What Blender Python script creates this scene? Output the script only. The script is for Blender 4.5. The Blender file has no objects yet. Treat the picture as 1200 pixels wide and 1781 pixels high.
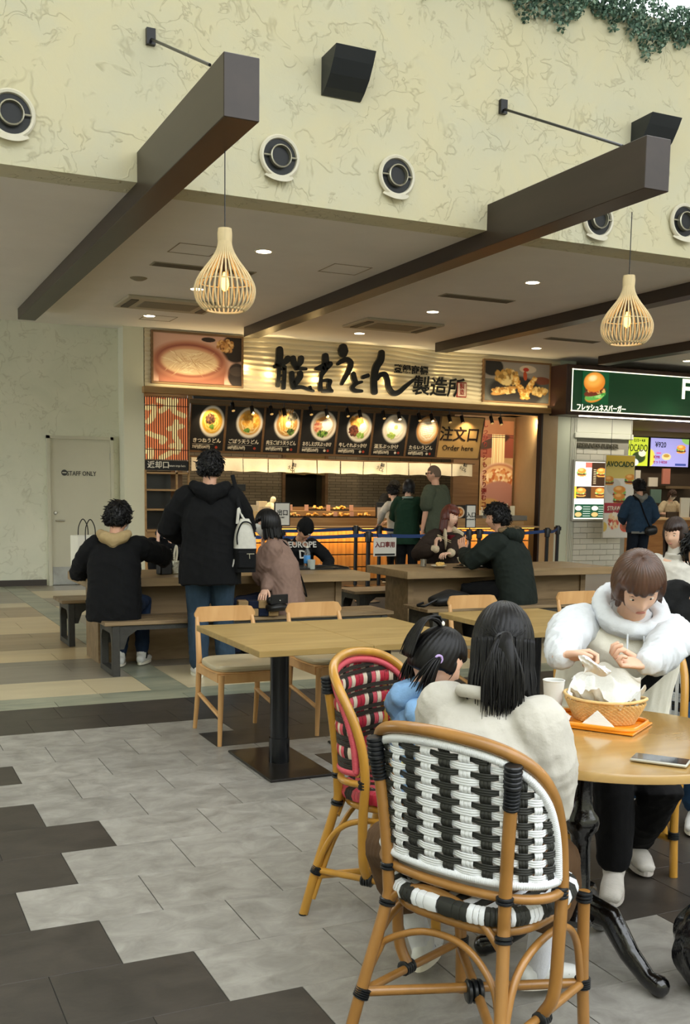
import bpy, math, random
import numpy as np
from mathutils import Vector, Matrix, noise as mnoise
random.seed(7); rng = np.random.default_rng(7)
S = bpy.context.scene; COL = S.collection
# ---------------------------------------------------------------- camera
CH = 1.5; FPX = 1822.44; PPX, PPY = 600.0, 1065.88
yaw, pitch, roll = map(math.radians, (25.0957, -6.7092, .8022))
fwd = Vector((math.sin(yaw)*math.cos(pitch), math.cos(yaw)*math.cos(pitch), math.sin(pitch)))
rt0 = Vector((math.cos(yaw), -math.sin(yaw), 0)); up0 = rt0.cross(fwd)
RT = rt0*math.cos(roll)+up0*math.sin(roll); UP = -rt0*math.sin(roll)+up0*math.cos(roll)
cd = bpy.data.cameras.new('camera'); cam = bpy.data.objects.new('camera', cd); COL.objects.link(cam)
cd.sensor_fit = 'VERTICAL'; cd.sensor_height = 36; cd.lens = FPX/1781*36
cd.shift_y = (PPY-890.5)/1781; cd.clip_start = .05
M3 = Matrix((RT, UP, -fwd)).transposed()
cam.matrix_world = Matrix.Translation((0, 0, CH)) @ M3.to_4x4()
S.camera = cam
def ray(px, py): return fwd+RT*((px-PPX)/FPX)-UP*((py-PPY)/FPX)
def at(px, py, **k):
    """world point seen at a photograph pixel, on the plane X=, Y= or Z= or at depth D="""
    d = ray(px, py); a, v = list(k.items())[0]; o = Vector((0, 0, CH))
    if a == 'D': return o+d*v
    i = 'XYZ'.index(a); return o+d*((v-o[i])/d[i])
# ---------------------------------------------------------------- sky and exposure
W = bpy.data.worlds.new('sky'); S.world = W; W.use_nodes = True
bg = W.node_tree.nodes['Background']; bg.inputs[0].default_value = (.93, .97, 1.0, 1); bg.inputs[1].default_value = 4.3
S.view_settings.view_transform = 'Standard'; S.view_settings.look = 'None'; S.view_settings.exposure = 0; S.view_settings.gamma = 1
S.view_settings.use_curve_mapping = False
S.cycles.use_denoising = True; S.cycles.max_bounces = 8; S.cycles.diffuse_bounces = 5; S.cycles.caustics_reflective = False; S.cycles.caustics_refractive = False
S.cycles.sample_clamp_indirect = 6
# ---------------------------------------------------------------- materials
def lin(c):
    if isinstance(c, str):
        c = [int(c[i:i+2], 16)/255 for i in (0, 2, 4)]
        c = [x/12.92 if x <= .04045 else ((x+.055)/1.055)**2.4 for x in c]
    return tuple(c)+(1,)
MC = {}
def mat(name, c, rough=.6, metal=0, n=None, bump=None, emit=None, es=1, spec=.5, alpha=1, trans=0, attr=None, wood=None, coat=0, ior=1.45, obj=True, blotch=None, rand=0, sheen=0):
    """n=(scale, amount, (sx,sy,sz)) colour noise; bump=(scale, strength, (sx,sy,sz)); wood=(axis, scale, dark colour)"""
    if name in MC: return MC[name]
    m = bpy.data.materials.new(name); MC[name] = m; m.use_nodes = True; nt = m.node_tree; N = nt.nodes; L = nt.links
    b = N['Principled BSDF']; col = lin(c)
    b.inputs['Base Color'].default_value = col; b.inputs['Roughness'].default_value = rough; b.inputs['Metallic'].default_value = metal
    b.inputs['Specular IOR Level'].default_value = spec; b.inputs['IOR'].default_value = ior
    if alpha < 1: b.inputs['Alpha'].default_value = alpha
    if trans: b.inputs['Transmission Weight'].default_value = trans
    if coat: b.inputs['Coat Weight'].default_value = coat; b.inputs['Coat Roughness'].default_value = .12
    if sheen: b.inputs['Sheen Weight'].default_value = sheen; b.inputs['Sheen Roughness'].default_value = .5
    tc = N.new('ShaderNodeTexCoord')
    def coords(sc):
        mp = N.new('ShaderNodeMapping'); mp.inputs['Scale'].default_value = sc
        L.new(tc.outputs['Object' if obj else 'Generated'], mp.inputs['Vector']); return mp.outputs[0]
    cur = None
    def mix(f, a, b2, typ='MIX'):
        x = N.new('ShaderNodeMix'); x.data_type = 'RGBA'; x.blend_type = typ
        if hasattr(f, 'links') or hasattr(f, 'is_output'): L.new(f, x.inputs[0])
        else: x.inputs[0].default_value = f
        for s, v in ((x.inputs[6], a), (x.inputs[7], b2)):
            if isinstance(v, tuple): s.default_value = v
            else: L.new(v, s)
        return x.outputs[2]
    if attr:
        a = N.new('ShaderNodeVertexColor'); a.layer_name = attr; cur = a.outputs[0]
    if wood:
        sc, dark, fr = wood
        t = N.new('ShaderNodeTexNoise'); L.new(coords(sc), t.inputs['Vector']); t.inputs['Scale'].default_value = 1; t.inputs['Detail'].default_value = 6; t.inputs['Distortion'].default_value = 1.2
        r = N.new('ShaderNodeValToRGB'); r.color_ramp.elements[0].position = .3; r.color_ramp.elements[1].position = .72
        r.color_ramp.elements[0].color = lin(dark); r.color_ramp.elements[1].color = col; L.new(t.outputs[0], r.inputs[0]); cur = r.outputs[0]
    if n:
        t = N.new('ShaderNodeTexNoise'); L.new(coords(n[2] if len(n) > 2 else (1, 1, 1)), t.inputs['Vector']); t.inputs['Scale'].default_value = n[0]; t.inputs['Detail'].default_value = 5; t.inputs['Roughness'].default_value = .6
        mr = N.new('ShaderNodeMapRange'); mr.inputs[1].default_value = .3; mr.inputs[2].default_value = .7; mr.inputs[3].default_value = 1-n[1]; mr.inputs[4].default_value = 1+n[1]*.6
        L.new(t.outputs[0], mr.inputs[0])
        cc = N.new('ShaderNodeCombineColor')
        for i in range(3): L.new(mr.outputs[0], cc.inputs[i])
        cur = mix(1.0, cur if cur else col, cc.outputs[0], 'MULTIPLY')
    if rand:
        oi = N.new('ShaderNodeObjectInfo'); mr = N.new('ShaderNodeMapRange'); mr.inputs[3].default_value = 1-rand; mr.inputs[4].default_value = 1+rand
        L.new(oi.outputs['Random'], mr.inputs[0]); cc = N.new('ShaderNodeCombineColor')
        for i in range(3): L.new(mr.outputs[0], cc.inputs[i])
        cur = mix(1.0, cur if cur else col, cc.outputs[0], 'MULTIPLY')
    if cur: L.new(cur, b.inputs['Base Color'])
    if emit is not None:
        b.inputs['Emission Strength'].default_value = es
        if cur: L.new(cur, b.inputs['Emission Color'])
        else: b.inputs['Emission Color'].default_value = lin(emit) if emit != 1 else col
    if bump:
        t = N.new('ShaderNodeTexNoise'); L.new(coords(bump[2] if len(bump) > 2 else (1, 1, 1)), t.inputs['Vector']); t.inputs['Scale'].default_value = bump[0]; t.inputs['Detail'].default_value = 5
        bp = N.new('ShaderNodeBump'); bp.inputs['Strength'].default_value = bump[1]; bp.inputs['Distance'].default_value = bump[3] if len(bump) > 3 else .01
        L.new(t.outputs[0], bp.inputs['Height']); L.new(bp.outputs[0], b.inputs['Normal'])
    return m
# ---------------------------------------------------------------- mesh building
def V(*a): return Vector(a if len(a) > 1 else a[0])
class MB:
    def __init__(s): s.v = []; s.f = []; s.m = []; s.mi = 0
    def add(s, vs, fs):
        o = len(s.v); s.v += [tuple(x) for x in vs]; s.f += [[i+o for i in f] for f in fs]; s.m += [s.mi]*len(fs); return s
    def box(s, lo, hi, bev=0, M=None):
        x0, y0, z0 = lo; x1, y1, z1 = hi
        if bev:
            b = bev; vs = []; 
            pts = {}
            def p(ix, iy, iz, ax):
                c = [(x0, x1)[ix], (y0, y1)[iy], (z0, z1)[iz]]; sg = [(1, -1)[ix], (1, -1)[iy], (1, -1)[iz]]
                for k in range(3):
                    if k != ax: c[k] += sg[k]*b
                key = (ix, iy, iz, ax)
                if key not in pts: pts[key] = len(vs); vs.append(V(c))
                return pts[key]
            fs = []
            for ax in range(3):
                for e in (0, 1):
                    q = []
                    for (a, c) in ((0, 0), (1, 0), (1, 1), (0, 1)):
                        i = [0, 0, 0]; i[ax] = e; i[(ax+1) % 3] = a; i[(ax+2) % 3] = c; q.append(p(*i, ax))
                    fs.append(q if e else q[::-1])
            for ax in range(3):  # edges along ax
                a1, a2 = (ax+1) % 3, (ax+2) % 3
                for e1 in (0, 1):
                    for e2 in (0, 1):
                        i0 = [0]*3; i1 = [0]*3; i0[a1] = i1[a1] = e1; i0[a2] = i1[a2] = e2; i0[ax] = 0; i1[ax] = 1
                        q = [p(*i0, a1), p(*i1, a1), p(*i1, a2), p(*i0, a2)]
                        fs.append(q if e1 == e2 else q[::-1])
            for ix in (0, 1):
                for iy in (0, 1):
                    for iz in (0, 1):
                        q = [p(ix, iy, iz, 0), p(ix, iy, iz, 1), p(ix, iy, iz, 2)]
                        fs.append(q if (ix+iy+iz) % 2 else q[::-1])
        else:
            vs = [V(x, y, z) for x in (x0, x1) for y in (y0, y1) for z in (z0, z1)]
            fs = [[0, 1, 3, 2], [4, 6, 7, 5], [0, 4, 5, 1], [2, 3, 7, 6], [0, 2, 6, 4], [1, 5, 7, 3]]
        if M: vs = [M @ v for v in vs]
        return s.add(vs, fs)
    def tube(s, pts, r, seg=8, caps=True, flat=1, ref=None, closed=False):
        pts = [V(p) for p in pts]; n = len(pts); rs = r if isinstance(r, (list, tuple)) else [r]*n
        vs = []; fs = []; t0 = None
        for i, p in enumerate(pts):
            if closed: t = pts[(i+1) % n]-pts[i-1]
            else: t = (pts[min(i+1, n-1)]-pts[max(i-1, 0)])
            t = t.normalized() if t.length else V(0, 0, 1)
            if t0 is None:
                a = V(ref) if ref is not None else (V(0, 0, 1) if abs(t.z) < .9 else V(1, 0, 0))
                u = (a-t*a.dot(t)).normalized()
            else:
                u = (t0.rotation_difference(t) @ u) if ref is None else V(ref)
                u = (u-t*u.dot(t)).normalized()
            t0 = t; w = t.cross(u)
            ra = rs[i] if not isinstance(rs[i], tuple) else rs[i][0]; rb = ra*flat if not isinstance(rs[i], tuple) else rs[i][1]
            for k in range(seg):
                a = 2*math.pi*k/seg; vs.append(p+u*(math.cos(a)*ra)+w*(math.sin(a)*rb))
        for i in range(n if closed else n-1):
            for k in range(seg):
                k2 = (k+1) % seg; j = (i+1) % n; fs.append([i*seg+k, i*seg+k2, j*seg+k2, j*seg+k])
        if caps and not closed: fs.append(list(range(seg))[::-1]); fs.append([(n-1)*seg+k for k in range(seg)])
        return s.add(vs, fs)
    def limb(s, pts, r, seg=12, ref=None):
        """tube closed by round ends"""
        pts = [V(p) for p in pts]; rs = [x if isinstance(x, tuple) else (x, x) for x in (r if isinstance(r, list) else [r]*len(pts))]
        a = (pts[0]-pts[1]).normalized(); b = (pts[-1]-pts[-2]).normalized(); P = []; R = []
        for q in (.98, .8, .5): 
            k = math.sqrt(1-q*q); P.append(pts[0]+a*(min(rs[0])*q)); R.append((rs[0][0]*k, rs[0][1]*k))
        P += pts; R += rs
        for q in (.5, .8, .98):
            k = math.sqrt(1-q*q); P.append(pts[-1]+b*(min(rs[-1])*q)); R.append((rs[-1][0]*k, rs[-1][1]*k))
        return s.tube(P, R, seg, ref=ref)
    def lathe(s, prof, c=(0, 0, 0), seg=24, M=None):
        vs = []; fs = []; c = V(c); n = len(prof)
        for r, z in prof:
            for k in range(seg):
                a = 2*math.pi*k/seg; vs.append(c+V(r*math.cos(a), r*math.sin(a), z))
        for i in range(n-1):
            for k in range(seg):
                k2 = (k+1) % seg; fs.append([i*seg+k, i*seg+k2, (i+1)*seg+k2, (i+1)*seg+k])
        if prof[0][0] > 1e-5: fs.append(list(range(seg))[::-1])
        if prof[-1][0] > 1e-5: fs.append([(n-1)*seg+k for k in range(seg)])
        if M: vs = [M @ v for v in vs]
        return s.add(vs, fs)
    def ell(s, c, r, seg=16, rings=10, M=None, fn=None):
        c = V(c); r = (r, r, r) if not isinstance(r, (tuple, list, Vector)) else r; vs = [V(0, 0, -1)]
        for i in range(1, rings):
            th = math.pi*i/rings
            for k in range(seg):
                a = 2*math.pi*k/seg; vs.append(V(math.sin(th)*math.cos(a), math.sin(th)*math.sin(a), -math.cos(th)))
        vs.append(V(0, 0, 1)); fs = []
        for k in range(seg): fs.append([0, 1+(k+1) % seg, 1+k])
        for i in range(rings-2):
            for k in range(seg):
                a = 1+i*seg; k2 = (k+1) % seg; fs.append([a+k, a+k2, a+seg+k2, a+seg+k])
        a = 1+(rings-2)*seg
        for k in range(seg): fs.append([a+k, a+(k+1) % seg, len(vs)-1])
        o = []
        for v in vs:
            q = fn(v) if fn else V(v.x*r[0], v.y*r[1], v.z*r[2])
            o.append(c+(M @ q if M else q))
        return s.add(o, fs)
    def prism(s, poly, a, b, origin=(0, 0, 0), ux=(1, 0, 0), uy=(0, 0, 1), n=(0, 1, 0)):
        """polygon in (ux,uy) extruded from a to b along n"""
        o = V(origin); ux = V(ux); uy = V(uy); n = V(n); k = len(poly)
        vs = [o+ux*p[0]+uy*p[1]+n*a for p in poly]+[o+ux*p[0]+uy*p[1]+n*b for p in poly]
        fs = [list(range(k)), [2*k-1-i for i in range(k)]]+[[i, i+k, (i+1) % k+k, (i+1) % k] for i in range(k)]
        return s.add(vs, fs)
    def quad(s, a, b, c, d): return s.add([a, b, c, d], [[0, 1, 2, 3]])
    def grid(s, nu, nv, fn, closeu=False):
        vs = [fn(i/(nu if closeu else nu-1), j/(nv-1)) for j in range(nv) for i in range(nu)]; fs = []
        for j in range(nv-1):
            for i in range(nu if closeu else nu-1):
                i2 = (i+1) % nu; fs.append([j*nu+i, j*nu+i2, (j+1)*nu+i2, (j+1)*nu+i])
        return s.add(vs, fs)
    def mesh(s, name, mats, smooth=False):
        me = bpy.data.meshes.new(name); me.from_pydata(s.v, [], s.f)
        for m in (mats if isinstance(mats, (list, tuple)) else [mats]): me.materials.append(m)
        if any(s.m): me.polygons.foreach_set('material_index', s.m)
        if smooth: me.polygons.foreach_set('use_smooth', [True]*len(me.polygons))
        me.update(); return me
    def build(s, name, mats, parent=None, smooth=False, loc=None, rz=0, fix=True):
        me = s.mesh(name, mats, smooth)
        if fix:
            import bmesh as _b
            bm = _b.new(); bm.from_mesh(me); _b.ops.recalc_face_normals(bm, faces=bm.faces); bm.to_mesh(me); bm.free()
        if smooth == 'auto' or smooth is True and len(s.f) < 4000:
            try: me.set_sharp_from_angle(angle=math.radians(42))
            except Exception: pass
        return link(name, me, parent, loc, rz)
def link(name, me, parent=None, loc=None, rz=0):
    o = bpy.data.objects.new(name, me); COL.objects.link(o)
    if parent: o.parent = parent
    if loc is not None: o.location = loc
    if rz: o.rotation_euler.z = rz
    return o
def tag(o, label=None, cat=None, group=None, kind=None):
    if label: o['label'] = label
    if cat: o['category'] = cat
    if group: o['group'] = group
    if kind: o['kind'] = kind
    return o
def empty(name, loc=(0, 0, 0), rz=0, label=None, cat=None, group=None, kind=None, parent=None):
    o = bpy.data.objects.new(name, None); COL.objects.link(o); o.location = loc; o.rotation_euler.z = rz; o.empty_display_size = .1
    if parent: o.parent = parent
    return tag(o, label, cat, group, kind)
def kids(o): return [c for c in list(bpy.data.objects) if c.parent == o]
def copy_tree(o, parent=None, loc=None, rz=None, label=None, scale=None, _k=None):
    if _k is None:
        _k = {}
        for c in bpy.data.objects:
            if c.parent: _k.setdefault(c.parent.name, []).append(c)
    c = o.copy(); COL.objects.link(c); c.parent = parent
    if loc is not None: c.location = loc
    if rz is not None: c.rotation_euler.z = rz
    if label: c['label'] = label
    if scale: c.scale = scale
    for ch in _k.get(o.name, []): copy_tree(ch, c, _k=_k)
    return c
def struct(o, label=None): o['kind'] = 'structure'; return o
def catmull(P, n=6, closed=False):
    P = [V(p) for p in P]; out = []; N = len(P)
    for i in range(N if closed else N-1):
        g = (lambda j: P[j % N]) if closed else (lambda j: P[max(0, min(N-1, j))])
        a, b, c, d = g(i-1), g(i), g(i+1), g(i+2)
        for k in range(n):
            t = k/n; out.append(.5*((2*b)+(c-a)*t+(2*a-5*b+4*c-d)*t*t+(3*b-a-3*c+d)*t**3))
    if not closed: out.append(P[-1])
    return out
def text(s, size, m, parent, loc, facing=(0, -1, 0), name='lettering', align='CENTER', ext=.003, xs=1, up=(0, 0, 1), bold=0, shear=0):
    """flat lettering; facing = the side it is read from"""
    c = bpy.data.curves.new(name, 'FONT'); c.body = s; c.size = size; c.align_x = align; c.align_y = 'CENTER'; c.extrude = ext; c.offset = bold; c.resolution_u = 2; c.shear = shear
    o = bpy.data.objects.new(name, c); COL.objects.link(o)
    dg = bpy.context.evaluated_depsgraph_get(); me = bpy.data.meshes.new_from_object(o.evaluated_get(dg)); bpy.data.objects.remove(o); bpy.data.curves.remove(c)
    me.name = name; me.materials.clear(); me.materials.append(m)
    ob = link(name, me, parent); z = V(facing).normalized(); y = V(up); y = (y-z*y.dot(z)).normalized(); x = y.cross(z)
    Mx = Matrix((x, y, z)).transposed().to_4x4(); Mx.translation = V(loc); 
    ob.matrix_local = Mx @ Matrix.Diagonal((xs, 1, 1, 1)); return ob
def spot(name, loc, target, power, color, size=60, blend=.5, r=.03):
    l = bpy.data.lights.new(name, 'SPOT'); l.energy = power; l.color = color; l.spot_size = math.radians(size); l.spot_blend = blend; l.shadow_soft_size = r
    o = bpy.data.objects.new(name, l); COL.objects.link(o); o.location = loc; o.rotation_euler = (V(target)-V(loc)).to_track_quat('-Z', 'Y').to_euler(); return o
def point(name, loc, power, color, r=.03):
    l = bpy.data.lights.new(name, 'POINT'); l.energy = power; l.color = color; l.shadow_soft_size = r
    o = bpy.data.objects.new(name, l); COL.objects.link(o); o.location = loc; return o
def area(name, loc, target, power, color, sx, sy):
    l = bpy.data.lights.new(name, 'AREA'); l.shape = 'RECTANGLE'; l.size = sx; l.size_y = sy; l.energy = power; l.color = color
    o = bpy.data.objects.new(name, l); COL.objects.link(o); o.location = loc; o.rotation_euler = (V(target)-V(loc)).to_track_quat('-Z', 'Y').to_euler(); return o
WARM = (1, .72, .38); WARM2 = (1, .82, .58); R = math.radians
# flat print: a canvas of colours laid on a fine grid of faces
class Canvas:
    def __init__(s, w, h, bgc):
        s.a = np.ones((h, w, 3))*np.array(lin(bgc)[:3]); s.w = w; s.h = h; s.y, s.x = np.mgrid[0:h, 0:w]+.5; s.x = s.x/w; s.y = 1-s.y/h; s.asp = w/h
    def mask(s, m, c, k=1):
        c = np.array(lin(c)[:3]); m = (np.clip(m, 0, 1)*k)[..., None]; s.a = s.a*(1-m)+c*m; return s
    def ell(s, cx, cy, rx, ry, c, ang=0, soft=.15, k=1):
        dx = (s.x-cx)*s.asp; dy = s.y-cy; ca, sa = math.cos(ang), math.sin(ang)
        u = (dx*ca+dy*sa)/(rx*s.asp); v = (-dx*sa+dy*ca)/ry; d = np.sqrt(u*u+v*v); return s.mask((1-d)/soft+.5, c, k)
    def rect(s, x0, y0, x1, y1, c, k=1): return s.mask(((s.x > x0) & (s.x < x1) & (s.y > y0) & (s.y < y1))*1., c, k)
    def blobs(s, cx, cy, rx, ry, cols, n, sz, seed=1, asp=1):
        r = np.random.default_rng(seed)
        for i in range(n):
            a = r.uniform(0, 6.28); q = math.sqrt(r.uniform(0, 1)); s.ell(cx+rx*q*math.cos(a), cy+ry*q*math.sin(a), sz*r.uniform(.6, 1.3), sz*s.asp*asp*r.uniform(.5, 1.2), cols[r.integers(len(cols))], r.uniform(0, 3), .5)
        return s
    def noise(s, sc, amt, sx=1, sy=1):
        f = 0
        for k in range(5):
            a = rng.uniform(0, 6.28, 2); kx, ky = sc*sx*rng.uniform(.5, 2), sc*sy*rng.uniform(.5, 2); f = f+np.sin(kx*s.x*6.28+a[0]+2*np.sin(ky*s.y*3+k))*np.sin(ky*s.y*6.28+a[1]+1.5*np.sin(kx*s.x*4))
        s.a = np.clip(s.a*(1+amt*f[..., None]*.5), 0, 1); return s
def printed(name, parent, O, ux, uy, cv, m, thick=0):
    """grid lying on O + u*ux + v*uy (ux, uy full edges)"""
    h, w = cv.h, cv.w; O = V(O); ux = V(ux); uy = V(uy)
    ii, jj = np.meshgrid(np.arange(w+1)/w, np.arange(h+1)/h); P = np.array(O)[None, None]+ii[..., None]*np.array(ux)+(1-jj[..., None])*np.array(uy)
    me = bpy.data.meshes.new(name); k = np.arange(h*(w+1)).reshape(h, w+1)[:, :w].ravel(); q = np.stack([k, k+w+1, k+w+2, k+1], 1)
    me.from_pydata(P.reshape(-1, 3).tolist(), [], q.tolist()); me.materials.append(m)
    at_ = me.color_attributes.new('print', 'FLOAT_COLOR', 'CORNER'); c = np.ones((h*w, 4)); c[:, :3] = cv.a.reshape(-1, 3)
    at_.data.foreach_set('color', np.repeat(c, 4, 0).ravel().astype(np.float32)); return link(name, me, parent)
PRINT = mat('printed_paper', 'ffffff', .6, attr='print'); SCREEN = mat('lit_screen', 'ffffff', .4, attr='print', emit=1, es=1.0); BACKLIT = mat('backlit_print', 'ffffff', .4, attr='print', emit=1, es=1.3)
# ================================================================ STRUCTURE
def world_mat(name, c, dark, sc, rough, bump=.15, bsc=30, contrast=(.35, .65), spec=.5, bd=.002, fine=None):
    """stone / stucco with the pattern laid out in world space so neighbouring pieces differ"""
    m = mat(name, c, rough, spec=spec); nt = m.node_tree; N = nt.nodes; L = nt.links; b = N['Principled BSDF']
    g = N.new('ShaderNodeNewGeometry'); mp = N.new('ShaderNodeMapping'); mp.inputs['Scale'].default_value = sc if isinstance(sc, tuple) else (sc,)*3
    L.new(g.outputs['Position'], mp.inputs['Vector'])
    oi = N.new('ShaderNodeObjectInfo'); ad = N.new('ShaderNodeVectorMath'); ad.operation = 'ADD'; sc2 = N.new('ShaderNodeVectorMath'); sc2.operation = 'SCALE'
    cv = N.new('ShaderNodeCombineXYZ'); L.new(oi.outputs['Random'], cv.inputs[0]); L.new(oi.outputs['Random'], cv.inputs[1]); L.new(cv.outputs[0], sc2.inputs[0]); sc2.inputs[3].default_value = 37
    L.new(mp.outputs[0], ad.inputs[0]); L.new(sc2.outputs[0], ad.inputs[1])
    t = N.new('ShaderNodeTexNoise'); L.new(ad.outputs[0], t.inputs['Vector']); t.inputs['Scale'].default_value = 1; t.inputs['Detail'].default_value = 9; t.inputs['Roughness'].default_value = .65; t.inputs['Distortion'].default_value = .6
    r = N.new('ShaderNodeValToRGB'); r.color_ramp.elements[0].position, r.color_ramp.elements[1].position = contrast
    r.color_ramp.elements[0].color = lin(dark); r.color_ramp.elements[1].color = lin(c); L.new(t.outputs[0], r.inputs[0])
    mr = N.new('ShaderNodeMapRange'); mr.inputs[3].default_value = .93; mr.inputs[4].default_value = 1.07; L.new(oi.outputs['Random'], mr.inputs[0])
    cc = N.new('ShaderNodeCombineColor'); [L.new(mr.outputs[0], cc.inputs[i]) for i in range(3)]
    x = N.new('ShaderNodeMix'); x.data_type = 'RGBA'; x.blend_type = 'MULTIPLY'; x.inputs[0].default_value = 1; L.new(r.outputs[0], x.inputs[6]); L.new(cc.outputs[0], x.inputs[7]); L.new(x.outputs[2], b.inputs['Base Color'])
    t2 = N.new('ShaderNodeTexNoise'); L.new(g.outputs['Position'], t2.inputs['Vector']); t2.inputs['Scale'].default_value = bsc; t2.inputs['Detail'].default_value = 6
    bp = N.new('ShaderNodeBump'); bp.inputs['Strength'].default_value = bump; bp.inputs['Distance'].default_value = bd; L.new(t2.outputs[0], bp.inputs['Height']); L.new(bp.outputs[0], b.inputs['Normal'])
    return m
def stucco(name, c, dark, k=1.0):
    """troweled plaster: sparse curved ridges over a soft mottled coat"""
    m = mat(name, c, .9, spec=.2); nt = m.node_tree; N = nt.nodes; L = nt.links; b = N['Principled BSDF']; g = N.new('ShaderNodeNewGeometry')
    def noise(sc, det, dist=0, rough=.5):
        t = N.new('ShaderNodeTexNoise'); t.inputs['Scale'].default_value = sc; t.inputs['Detail'].default_value = det; t.inputs['Distortion'].default_value = dist; t.inputs['Roughness'].default_value = rough; L.new(g.outputs['Position'], t.inputs['Vector']); return t
    def mth(op, a, b2=None, clamp=False):
        x = N.new('ShaderNodeMath'); x.operation = op; x.use_clamp = clamp
        for i, v in enumerate((a, b2)):
            if v is None: continue
            if isinstance(v, (int, float)): x.inputs[i].default_value = v
            else: L.new(v, x.inputs[i])
        return x.outputs[0]
    wv = noise(2.6, 3, .4); ab = mth('ABSOLUTE', mth('SUBTRACT', wv.outputs[0], .5)); ridge = mth('SUBTRACT', 1, mth('MULTIPLY', ab, 55), True)
    wv2 = noise(4.7, 3, .8); ab2 = mth('ABSOLUTE', mth('SUBTRACT', wv2.outputs[0], .52)); r2 = mth('SUBTRACT', 1, mth('MULTIPLY', ab2, 50), True)
    gate = noise(3.3, 2); gt = mth('MULTIPLY', mth('SUBTRACT', gate.outputs[0], .46), 12, True); gate2 = noise(2.1, 2, 1); gt2 = mth('MULTIPLY', mth('SUBTRACT', gate2.outputs[0], .5), 12, True)
    rid = mth('ADD', mth('MULTIPLY', ridge, gt), mth('MULTIPLY', r2, gt2), True)
    soft = noise(9, 6, .3, .6); h = mth('ADD', mth('MULTIPLY', soft.outputs[0], .35), mth('MULTIPLY', rid, 1.0))
    bp = N.new('ShaderNodeBump'); bp.inputs['Strength'].default_value = .38*k; bp.inputs['Distance'].default_value = .025; L.new(h, bp.inputs['Height']); L.new(bp.outputs[0], b.inputs['Normal'])
    mo = noise(1.4, 5, .5, .6); r = N.new('ShaderNodeValToRGB'); r.color_ramp.elements[0].position = .35; r.color_ramp.elements[1].position = .62; r.color_ramp.elements[0].color = lin(dark); r.color_ramp.elements[1].color = lin(c); L.new(mo.outputs[0], r.inputs[0])
    x = N.new('ShaderNodeMix'); x.data_type = 'RGBA'; x.blend_type = 'MULTIPLY'; L.new(mth('MULTIPLY', rid, .25), x.inputs[0]); L.new(r.outputs[0], x.inputs[6]); x.inputs[7].default_value = lin('a8a084'); L.new(x.outputs[2], b.inputs['Base Color'])
    return m
M_fascia = stucco('cream_stucco', 'd8d1b0', 'd2cfb6'); M_wall = stucco('grey_green_plaster', 'dbdac4', 'd2d3bd', .35)
M_ceil = mat('ceiling_paint', 'ede9df', .85, n=(1.5, .04)); M_black = mat('black_metal', '0b0c0e', .35, spec=.5, n=(30, .3)); M_beam = mat('dark_brown_beam', '332820', .36, n=(6, .2, (1, .15, 1)), spec=.5)
M_lt = world_mat('light_stone_tile', 'a5a29a', '716d66', (7, 9, 7), .4, .12, 60, contrast=(.25, .75)); M_dk = world_mat('dark_stone_tile', '46403a', '2b2824', (7, 9, 7), .36, .12, 60, contrast=(.25, .75))
M_marb = world_mat('green_grey_marble_tile', '9c9c86', '6b7264', (1.2, 5, 3), .3, .05, 40); M_gap = mat('floor_joint', '2a2723', .8)
M_beige = world_mat('beige_stone_plank', 'c6b896', 'b9ab8a', (1, 5, 1), .32, .05); M_gry = world_mat('grey_wood_plank', '8c8474', '7a7263', (.8, 9, 1), .32, .05); M_brn = world_mat('brown_wood_plank', 'a89270', '957f5d', (.8, 8, 1), .32, .05); M_snd = world_mat('sandy_plank', 'd0ba90', 'c4ad82', (.8, 8, 1), .3, .05)
floor = struct(MB().box((-9, -10, -.2), (30, 30, -.0045)).build('floor', mat('floor_slab', '8d8982', .5)))
struct(MB().box((-2, .9, -.0044), (9.5, 16.19, -.003)).build('floor_bedding', M_gap))
def inview(x, y, z=0, mg=170):
    d = V(x, y, z-CH); k = d.dot(fwd)
    if k < .3: return False
    px = PPX+FPX*d.dot(RT)/k; py = PPY-FPX*d.dot(UP)/k; return -mg < px < 1200+mg and -mg < py < 1781+mg
tm = {}
def tile(x0, y0, x1, y1, m):
    key = (round(x1-x0, 3), round(y1-y0, 3), m.name)
    if key not in tm:
        tm[key] = MB().box((.0018, .0005, -.006), (x1-x0-.0018, y1-y0-.0005, 0), .0005).mesh('tile', m)
    link('tile', tm[key], floor, (x0, y0, rng.uniform(-.0003, .0003)))
lstart = {-1: 1.18, 0: .95, 1: .718, 2: .49, 3: .718, 4: .957, 5: .72, 7: .725, -2: 1.41, -3: 1.64}
for k in range(-4, 12):
    y0 = 2.79+.3667*k; off = .49 if k % 2 == 0 else .72
    for j in range(-6, 16):
        x0 = off+.46*j; xc = x0+.23
        if not (inview(x0, y0) or inview(x0+.46, y0) or inview(x0, y0+.36) or inview(x0+.46, y0+.36)): continue
        dark = xc < lstart.get(k, -9) or k >= 10 or (k == 9 and xc > 2.12) or (k == 8 and xc > 1.88) or (k == 7 and xc > 3.2) or (k == 6 and xc > 2.36) or (-1 <= k <= 5 and xc > 2.5 and not (k == 7))
        tile(x0, y0, x0+.46, y0+.3667, M_dk if dark else M_lt)
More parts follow.
